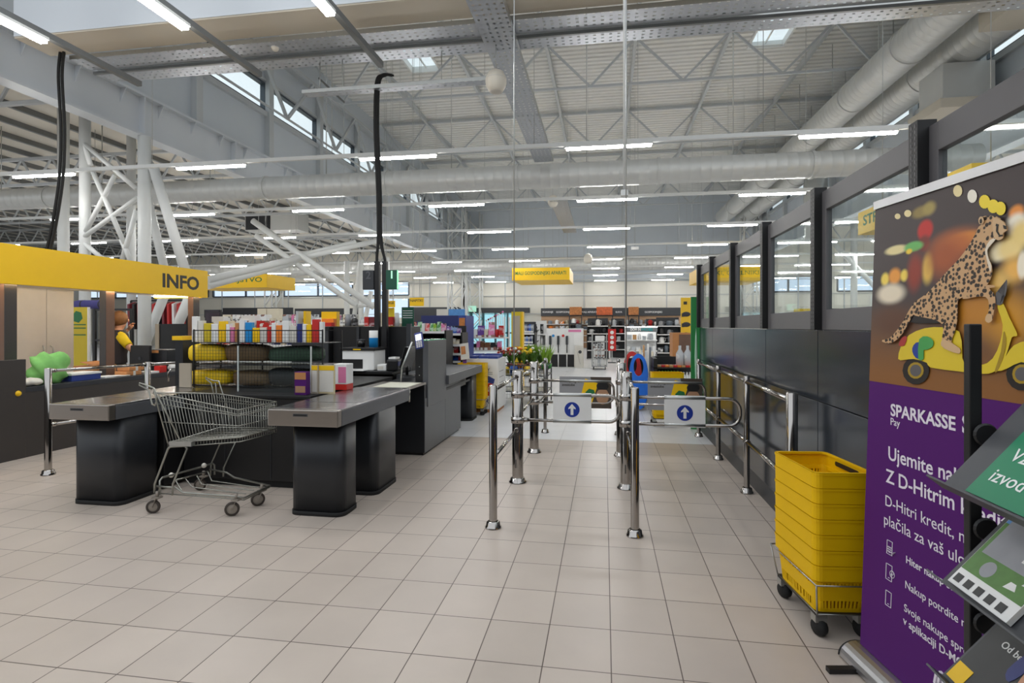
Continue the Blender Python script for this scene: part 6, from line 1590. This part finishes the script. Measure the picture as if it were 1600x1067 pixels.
# flower trolley: wire table, bunches and plants
Y = 10.9
a, b = at(783, 560, Y), at(858, 560, Y)
t = thing('flower_stand', 'dark wire stand full of flowers in front of utensil display', 'flower stand', (a.x, Y, 0))
m = MB(); zt_ = at(0, 560, Y).z
for x in (a.x, b.x):
    for y in (Y - .35, Y + .45): m.bar((x, y, 0.0), (x, y, zt_), .025)
for z in (.25, .55, zt_):
    for y in (Y - .35, Y + .45): m.bar((a.x, y, z), (b.x, y, z), .018)
    for x in (a.x, b.x): m.bar((x, Y - .35, z), (x, Y + .45, z), .018)
m.build('frame', 'anthracite', t)
m = MB(); n_ = 16
for i in range(n_ + 1): x = a.x + (b.x - a.x) * i / n_; m.bar((x, Y - .35, .12), (x, Y - .35, zt_), .006)
for i in range(9): z = .12 + (zt_ - .12) * i / 8; m.bar((a.x, Y - .35, z), (b.x, Y - .35, z), .006)
m.build('wire_front', 'zinc', t)
for z in (.25, .55): MB().box(a.x, b.x, Y - .33, Y + .43, z - .01, z).build('shelf', 'zinc', t)
row(['packet', 'jar', 'carton'], a.x + .03, b.x - .04, Y - .15, .55, 'on upper wire shelf of the flower stand', 'goods in the flower stand', ['white', 'blue', 'black', 'silver', 'yellow'], (.12, .18), (.1, .16), .14, .01, 8)
MB().box(a.x, b.x, Y - .33, Y + .43, zt_ - .09, zt_ - .08).build('flower_tray', 'black', t)
def plant(x, y, z, label, cols, seed, h=.3, spread=.14, flower=True, leafm='g_leaf'):
    r = random.Random(seed); p = thing('potted_plant' if not flower else 'flower_bunch', label, 'plant' if not flower else 'flowers', (x, y, z), 'plants and flowers on the flower stand')
    MB().lathe((x, y, z), [(0, 0), (.045, 0), (.06, .09), (.055, .09), (0, .08)], 14).build('pot', cols[0], p)
    m = MB()
    for i in range(46):
        a_ = r.uniform(0, 6.28); l = r.uniform(.6, 1) * h; s = r.uniform(.2, 1) * spread; d = Vector((math.cos(a_), math.sin(a_), 0)); q = Vector((-d.y, d.x, 0)) * .012
        b0 = Vector((x, y, z + .08)); b1 = b0 + d * s * .5 + Vector((0, 0, l * .65)); b2 = b0 + d * s * 1.15 + Vector((0, 0, l))
        m.add([b0 - q * .4, b0 + q * .4, b1 + q, b1 - q, b2], [(0, 1, 2, 3), (3, 2, 4)])
    m.build('leaves', leafm, p)
    if flower:
        for cm in cols[1:]:
            m = MB()
            for i in range(9): a_ = r.uniform(0, 6.28); s = r.uniform(0, 1) * spread; m.ball((x + s * math.cos(a_), y + s * math.sin(a_), z + .08 + h * r.uniform(.65, 1.1)), r.uniform(.022, .04), 9, 6, (1, 1, .8))
            m.build('blossoms', cm, p)
mat('g_leaf', (84, 124, 44), .6, 0, .35, 30); mat('g_leaf_bright', (136, 176, 50), .6, 0, .3, 30)
pl = [(787, ['g_maroon', 'g_red', 'g_maroon'], 1, 'dark red flower bunch at left end of the flower stand'), (795, ['g_maroon', 'g_red', 'g_orange'], 1, 'red and rust flower bunch on the flower stand'), (803, ['g_maroon', 'g_maroon', 'g_white'], 1, 'maroon and white flower bunch on the flower stand'), (811, ['g_orange', 'g_orange', 'g_yellow'], 1, 'orange flower bunch on the flower stand'), (820, ['g_brown'], 0, 'green leafy pot plant right of the orange flowers'), (828, ['g_brown', 'g_yellow'], 1, 'yellow tipped low flowers on the flower stand'), (836, ['g_brown'], 0, 'dark green pot plant in the middle of the stand'), (844, ['g_tan', 'g_white'], 1, 'white flower pot near right end of the stand'), (851, ['g_green'], 0, 'tall bright green grassy plant on the stand'), (857, ['g_green'], 0, 'bright green grassy plant at right end of stand')]
for k, (u, cs, fl, lb) in enumerate(pl):
    x = at(u, 560, Y).x; plant(x, Y - .1 + .2 * (k % 2), zt_ - .079, lb, cs, k, .30 if k < 8 else .40, .16, bool(fl), 'g_leaf' if k < 8 else 'g_leaf_bright')
for k, u in enumerate((824, 832, 840)): plant(at(u, 560, Y).x, Y + .3, zt_ - .079, 'leafy green plant in back row of the flower stand, %s from left' % ORDN[k], ['g_brown'], 40 + k, .42, .2, False, 'g_leaf_bright')
# utensil display
Y = 20.3
a, b = at(853, 513, Y), at(911, 573, Y); zm = at(0, 546.5, Y).z
t = thing('utensil_display', 'white and black display wall with hanging stick tools', 'display', ((a.x + b.x) / 2, Y, 0))
MB().box(a.x, b.x, Y, Y + .5, zm, a.z).build('white_panel', 'white', t); MB().box(a.x, at(897, 0, Y).x, Y, Y + .5, 0.02, zm).build('black_panel', 'black', t); MB().box(at(897, 0, Y).x, b.x, Y, Y + .5, .02, zm).build('white_side', 'off_white', t)
MB().box(at(888, 0, Y).x, at(908, 0, Y).x, Y - .004, Y, a.z - .13, a.z - .05).build('pink_banner', 'g_pink', t); MB().box(at(897, 0, Y).x, b.x - .02, Y - .01, Y, zm + .1, a.z - .18).build('info_sheet', 'sheet_white', t)
MB().box(a.x - .1, b.x + .2, Y - .5, Y, .0, .02).build('base_plate', 'white', t)
for k, u in enumerate((860, 872.5, 886)):
    x = at(u, 0, Y).x; z1 = at(0, 522, Y).z; z0 = at(0, 566, Y).z
    q = thing('stick_vacuum', 'black and white stick appliance hanging on display, %s from left' % ORDN[k], 'appliance', (x, Y - .06, z0), 'stick appliances on the display')
    MB().cyl((x, Y - .05, zm + .06), (x, Y - .05, z1 - .3), .018, 8).build('shaft', 'black', q); MB().box(x - .04, x + .04, Y - .12, Y - .004, z1 - .32, z1).build('motor', 'anthracite', q, bevel=.01); MB().cyl((x, Y - .05, z0 + .05), (x, Y - .05, zm + .06), .02, 8).build('lower_tube', 'white', q)
    MB().lathe((x, Y - .08, z0 + .02), [(0, .03), (.06, .03), (.075, 0), (.06, -.03), (0, -.03)], 14, True, (0, 1, 0)).build('head', 'white', q)
    if k: MB().lathe((at(u - 8 if k == 1 else u - 6, 521, Y).x, Y - .001, z1), [(0, .01), (.05, .01), (.05, 0)], 14, False, (0, -1, 0)).build('colour_dot', 'tin_blue' if k == 1 else 'red_plastic', t)
p, q = at(898, 540, Y - .4), at(911, 575, Y - .4)
t = thing('appliance_carton', 'pale carton with printed tool standing by utensil display', 'carton', (p.x, Y - .4, .021)); MB().box(p.x, q.x, Y - .42, Y - .12, .022, p.z).build('carton', 'off_white', t); MB().bar(((p.x + q.x) / 2 - .06, Y - .424, p.z - .2), ((p.x + q.x) / 2 + .05, Y - .424, .15), .02, .004).build('print', 'anthracite', t); MB().ball(((p.x + q.x) / 2 + .04, Y - .42, p.z - .22), .06, 12, 6, (1, .08, 1)).build('print_disc', 'anthracite', t)
# cage trolley
Y = 19.4
a, b = at(925, 528, Y), at(948, 573, Y)
t = thing('cage_trolley', 'grey wire cage trolley of boxed goods in mid aisle', 'cage trolley', (a.x, Y, 0)); m = MB()
for x in (a.x, b.x):
    for y in (Y, Y + .7): m.bar((x, y, .1), (x, y, 1.25), .03)
for i in range(9): x = a.x + (b.x - a.x) * i / 8; m.bar((x, Y, .1), (x, Y, .95), .008)
for z in (.12, .35, .65, .95): m.bar((a.x, Y, z), (b.x, Y, z), .015); m.bar((a.x, Y + .7, z), (b.x, Y + .7, z), .015)
m.build('cage', 'zinc', t); MB().box(a.x, b.x, Y, Y + .7, .10, .12).build('deck', 'anthracite', t)
for x in (a.x + .05, b.x - .05):
    for y in (Y + .06, Y + .64): MB().lathe((x, y, .05), [(0, -.015), (.05, -.015), (.05, .015), (0, .015)], 14, True, (1, 0, 0)).build('wheel', 'black_rubber', t)
row(['carton'], a.x + .04, b.x - .03, Y + .2, .12, 'inside the cage trolley', 'cartons in the cage trolley', ['white', 'silver', 'white'], (.75, .8), (.1, .14), .25, .01, 6)
bx('price_card', 'white price card on top of the cage trolley', 'card', at(930, 0, Y).x, at(944, 0, Y).x, Y - .02, Y, .98, 1.16, 'white')
# shelving with toys behind the cage, red banner, stands
for k, (u0, u1, Yk, cols, lb) in enumerate(((918, 950, 26, ['black', 'grey', 'white', 'navy', 'purple'], 'dark shelf of pans behind the cage trolley'), (955, 976, 27, ['white', 'black', 'red', 'silver', 'grey'], 'dark shelf of small goods right of the red banner'), (1026, 1062, 24, ['white', 'grey', 'silver', 'steel', 'black'], 'shelf of silver goods left of the ochre banner'), (1010, 1040, 29, ['white', 'red', 'black', 'orange'], 'shelf of boxed goods behind the lit display'))):
    a, b = at(u0, 510, Yk), at(u1, 510, Yk); gondola('shop_shelf', lb, 'shelving', a.x, b.x, Yk, .5, [.4, .8, 1.15, 1.5], 'anthracite', 'anthracite', None, 1.85)
    for j, z in enumerate((.4, .8, 1.15, 1.5)): row(['pot', 'carton', 'kettle', 'jar'], a.x + .03, b.x - .03, Yk - .1, z, 'on tier %s of the %s' % (('four', 'three', 'two', 'one')[j], lb.split(' of ')[0] + ' ' + lb.split(' ', 3)[3][-22:].strip() if False else ('pan shelf', 'small goods shelf', 'silver goods shelf', 'boxed goods shelf')[k]), 'goods on the %s' % ('pan shelf', 'small goods shelf', 'silver goods shelf', 'boxed goods shelf')[k], cols, (.2, .3), (.16, .24), .24, .03, 9)
a, b = at(950, 514, 23), at(962.5, 548, 23)
t = thing('red_banner', 'narrow red banner with white discs in the far aisle', 'banner', (a.x, 23, 0)); MB().box(a.x, b.x, 23, 23.03, b.z, a.z).build('sheet', 'red_plastic', t); MB().box((a.x + b.x) / 2 - .02, (a.x + b.x) / 2 + .02, 23.03, 23.06, 0, a.z).build('pole', 'zinc', t); MB().box(a.x, b.x, 22.9, 23.2, 0, .03).build('base', 'anthracite', t)
for i in range(4): MB().lathe(((a.x + b.x) / 2, 22.998, a.z - .14 - i * .2), [(0, .004), (.075, .004), (.075, 0)], 16, False, (0, -1, 0)).build('white_disc', 'white', t)
# lit display with grey header
Y = 18.5
a, b = at(977, 510, Y), at(1027, 518.5, Y)
t = thing('lit_display', 'white lit shelf display with grey lettered header', 'display', (a.x, Y, 0)); hd2 = MB().box(a.x, b.x, Y - .05, Y, b.z, a.z - .03).build('header', 'header_grey', t); mat('header_grey', (112, 116, 118), .5)
MB().box(a.x, b.x, Y - .1, Y + .45, a.z - .03, a.z).build('top_light', 'led_soft', t); emit('led_soft', (1, 1, 1), 2.5)
MB().box(a.x, b.x, Y + .4, Y + .45, 0, a.z).build('back', 'white', t)
text('REMINGTON', .13, 'white', hd2, ((a.x * .62 + b.x * .38), Y - .053, (a.z + b.z) / 2 - .015), (1, 0, 0), (0, 0, 1), bold=.03, align='CENTER', width=(b.x - a.x) * .34) if False else text('DOM IN', .13, 'white', hd2, ((a.x * .68 + b.x * .32), Y - .053, (a.z + b.z) / 2 - .015), (1, 0, 0), (0, 0, 1), bold=.03, align='CENTER', width=(b.x - a.x) * .32)
text('HOBI', .13, 'g_teal', hd2, ((a.x * .32 + b.x * .68), Y - .053, (a.z + b.z) / 2 - .015), (1, 0, 0), (0, 0, 1), bold=.03, align='CENTER', width=(b.x - a.x) * .34)
for z in (.35, .7, 1.05): MB().box(a.x, b.x, Y - .02, Y + .4, z - .03, z).build('shelf', 'white', t)
for j, z in enumerate((.35, .7, 1.05)): row(['carton', 'packet', 'jar'], a.x + .05, b.x - .05, Y + .1, z, 'on %s shelf of the lit display' % ('bottom', 'middle', 'top')[j], 'goods in the lit display', ['white', 'cream', 'white', 'silver', 'tan'], (.12, .2), (.12, .2), .14, .03, 10)
# sledges
def sledge(x, y, lean, m, label, h=1.0):
    t = thing('plastic_sledge', label, 'sledge', (x, y, 0)); P = []; N = 30; w = .17
    def prof(s, k): # outline of a flat rounded board with a grip hole
        out = []
        for i in range(N):
            a_ = 2 * math.pi * i / N; out.append((k * w * math.cos(a_), s + k * (h / 2) * math.copysign(abs(math.sin(a_)) ** .75, math.sin(a_))))
        return out
    def hole():
        return [(.085 * math.cos(2 * math.pi * i / N), h * .76 + .16 * math.sin(2 * math.pi * i / N)) for i in range(N)]
    M = Matrix.Rotation(lean, 3, 'X') @ Matrix.Rotation(R(-10), 3, 'Z')
    O, I = prof(h / 2, 1), hole(); vs = []
    for dy in (0, .04): vs += [M @ Vector((p, dy, q)) + Vector((x, y, .02)) for p, q in O] + [M @ Vector((p, dy, q)) + Vector((x, y, .02)) for p, q in I]
    fs = []
    for i in range(N):
        j = (i + 1) % N
        fs += [(i, j, N + j, N + i), (2 * N + i, 3 * N + i, 3 * N + j, 2 * N + j), (i, 2 * N + i, 2 * N + j, j), (N + i, N + j, 3 * N + j, 3 * N + i)]
    MB().add(vs, fs).build('board', m, t, bevel=.006)
    MB().ext([M @ Vector((p * .55, -.003, q * .42 + .06)) + Vector((x, y, .02)) for p, q in O], M @ Vector((0, .004, 0))).build('seat_recess', m, t)
sledge(at(988, 580, 10.4).x, 10.4, R(-6), 'red_plastic', 'red plastic sledge leaning behind the blue one', 1.02)
sledge(at(998, 580, 10.15).x, 10.15, R(-6), 'sled_blue', 'bright blue plastic sledge leaning by the drinks bin', .99); mat('sled_blue', (20, 110, 220), .35)
bx('sledge_rest', 'black low plinth behind the two plastic sledges', 'plinth', at(978, 580, 10.6).x, at(1006, 580, 10.6).x, 10.56, 10.8, 0, .9, 'black')
# cluster of upright rolls and tools behind the sledges
for k in range(9):
    u = 1000 + k * 3.2; x = at(u, 560, 11.2).x; cl = ['cream', 'white', 'tan', 'silver', 'white', 'steel', 'cream', 'white', 'grey'][k]
    h = [1.05, .98, 1.12, 1.0, 1.15, 1.08, 1.0, 1.1, .95][k]
    o = MB().cyl((x, 11.2 + .05 * (k % 3), 0), (x, 11.2 + .05 * (k % 3), h), .02 + .006 * (k % 2), 10).build('wrapped_roll', 'g_' + cl); tag(o, '%s upright roll standing behind the sledges, %s from left' % (cl, ORDN[k]), 'roll', 'rolls behind the sledges')
# drinks bin
Y = 10.0
a, b = at(1019, 558, Y), at(1079, 558, Y)
t = thing('drinks_bin', 'black wire bin of bottles beyond right entry lane', 'bin', (a.x, Y, 0)); MB().box(a.x, a.x + .06, Y - .3, Y + .4, 0, .95).build('side', 'black', t)
for z in (.18, .52, .80): MB().box(a.x, b.x, Y - .3, Y + .4, z - .02, z).build('deck', 'black', t)
MB().box(a.x, b.x, Y + .4, Y + .43, 0, .95).build('back', 'black', t)
m = MB()
for i in range(13): x = a.x + (b.x - a.x) * i / 12; m.bar((x, Y - .3, .1), (x, Y - .3, .5), .006)
m.build('wire_front', 'zinc', t)
n_ = 11
for j in range(2):
    for k in range(n_):
        x = a.x + .10 + (b.x - a.x - .14) * k / (n_ - 1); cl = 'green' if k < 7 else 'white'
        good('bottle', cl, .055, .055, .22 if cl == 'green' else .2, (x, Y - .24 + j * .08, .52), '%s bottle in %s rank of the drinks bin, %s from left' % (cl, ('front', 'back')[j], ORDN[k]), 'bottles in the drinks bin')
for k in range(7): good('jar', ['red', 'brown'][k % 2], .05, .05, .12, (a.x + .12 + k * .085, Y - .22, .18), '%s jar on bottom deck of the drinks bin, %s from left' % (['red', 'brown'][k % 2], ORDN[k]), 'jars in the drinks bin')
for k in range(9): good('packet', ['tan', 'red', 'orange'][k % 3], .06, .2, .03, (a.x + .10 + k * .066, Y - .12, .80), '%s flat packet on top of the drinks bin, %s from left' % (['tan', 'red', 'orange'][k % 3], ORDN[k]), 'packets on the drinks bin')
for k, u in enumerate((1061, 1073)): good('bottle', 'silver', .13, .13, .36, (at(u, 560, Y).x, Y - .1, .80), 'large clear %s bottle standing on the drinks bin' % ('left', 'right')[k], 'large bottles on the drinks bin')
a, b = at(1051, 520, 11.2), at(1081, 553, 11.2)
t = thing('wooden_crate', 'brown wooden crate display above the drinks bin', 'crate', (a.x, 11.2, 0)); MB().box(a.x, b.x, 11.2, 11.7, .9, a.z).build('box', 'card_brown', t); MB().box(a.x + .12, b.x, 11.19, 11.2, .93, a.z - .03).build('face', 'post_wood', t); MB().box(a.x, b.x, 11.22, 11.68, 0, .9).build('plinth', 'black', t)
a, b = at(1064, 465, 11.9), at(1081, 520, 11.9)
t = thing('ochre_banner', 'tall yellow cardboard banner picturing machines by partition end', 'banner', (a.x, 11.9, 0)); s_ = MB().box(a.x, b.x, 11.9, 11.95, .0, a.z).build('board', 'banner_yellow', t); mat('banner_yellow', (236, 192, 46), .5)
MB().box(a.x + .05, a.x + .12, 11.895, 11.9, a.z - .14, a.z - .08).build('emblem', 'dark_text', s_)
for k, dz in enumerate((.34, .55, .76)): m = MB(); m.ball((b.x - .11, 11.9, a.z - dz), .085, 12, 6, (1, .05, .6)); m.box(b.x - .2, b.x - .14, 11.893, 11.9, a.z - dz - .05, a.z - dz + .02); m.build('machine_picture', 'anthracite', s_)
t = thing('green_board', 'tall green printed board at far end of partition', 'board', (1.33, 8.5, 0)); s_ = MB().box(1.24, 1.40, 8.46, 8.49, 0, 1.92).build('panel', 'board_green', t); mat('board_green', (52, 140, 76), .4, 0, .15, 3)
m = MB(); m.lathe((1.31, 8.46, 1.05), [(0, -.42), (.012, -.3), (.02, 0), (.012, .3), (0, .42)], 10, True); m.build('fountain_print', 'board_pale', s_); mat('board_pale', (190, 224, 200), .4)
for k in range(4): MB().lathe((1.31, 8.459, .72 - .09 * k), [(0, .002), (.02, .002), (.02, 0)], 8, False, (0, -1, 0)).build('droplet_print', 'board_pale', s_)
# aisle goods beyond the glazed partition
for k, (x0_, Yk, cols) in enumerate(((4.2, 8.0, ['black', 'grey', 'red', 'white']), (3.6, 13.0, ['white', 'grey', 'black', 'yellow']), (7.5, 17.0, ['white', 'black', 'orange']))):
    wh = ('nearest', 'middle', 'far')[k]
    gondola('tool_shelf', '%s dark shelf behind the glazed partition' % wh, 'shelving', x0_, x0_ + 3.0, Yk, .5, [.6, 1.1, 1.52], 'anthracite', 'anthracite', None, 1.55)
    row(['carton', 'machine'], x0_ + .1, x0_ + 2.9, Yk - .1, 1.52, 'on %s shelf behind the glazing' % wh, 'goods behind the glazing', cols, (.18, .34), (.28, .5), .26, .08, 7)
# air handling unit and wall emergency lights high on the left
c = at(432, 350, 23.6); t = thing('air_heater', 'boxy air heater hung under the left aisle roof', 'air heater', c); MB().box(c.x - 1.3, c.x + 1.3, 23.2, 24.1, c.z - .35, c.z + .45).build('casing', 'duct_steel', t)
m = MB()
for i in range(12): z = c.z - .28 + i * .06; m.box(c.x - 1.25, c.x - .1, 23.17, 23.2, z, z + .03)
m.build('louvres', 'anthracite', t); MB().box(c.x - 1.27, c.x - .05, 23.19, 23.202, c.z - .3, c.z + .42).build('intake', 'black', t)
m = MB()
for x in (c.x - 1.2, c.x + 1.2): m.cyl((x, 23.6, c.z + .45), (x, 23.6, 7.01), .02, 6)
m.pieces('hanger', 'zinc', t)
for (u, v, Yk, lb) in ((404, 402, 17.0, 'left'), (992, 388, 22.0, 'right')):
    c = at(u, v, Yk); t = thing('emergency_light', 'small white emergency light box hanging %s of the hall middle' % lb, 'emergency light', c); MB().box(c.x - .14, c.x + .14, Yk - .04, Yk + .04, c.z - .05, c.z + .06).build('box', 'white', t); MB().cyl((c.x, Yk, c.z + .06), (c.x, Yk, 7.01 if c.x < XL else 10.5), .008, 5).build('cord', 'zinc', t)
for me, m in PENDING: me.materials.append(MATS[m])
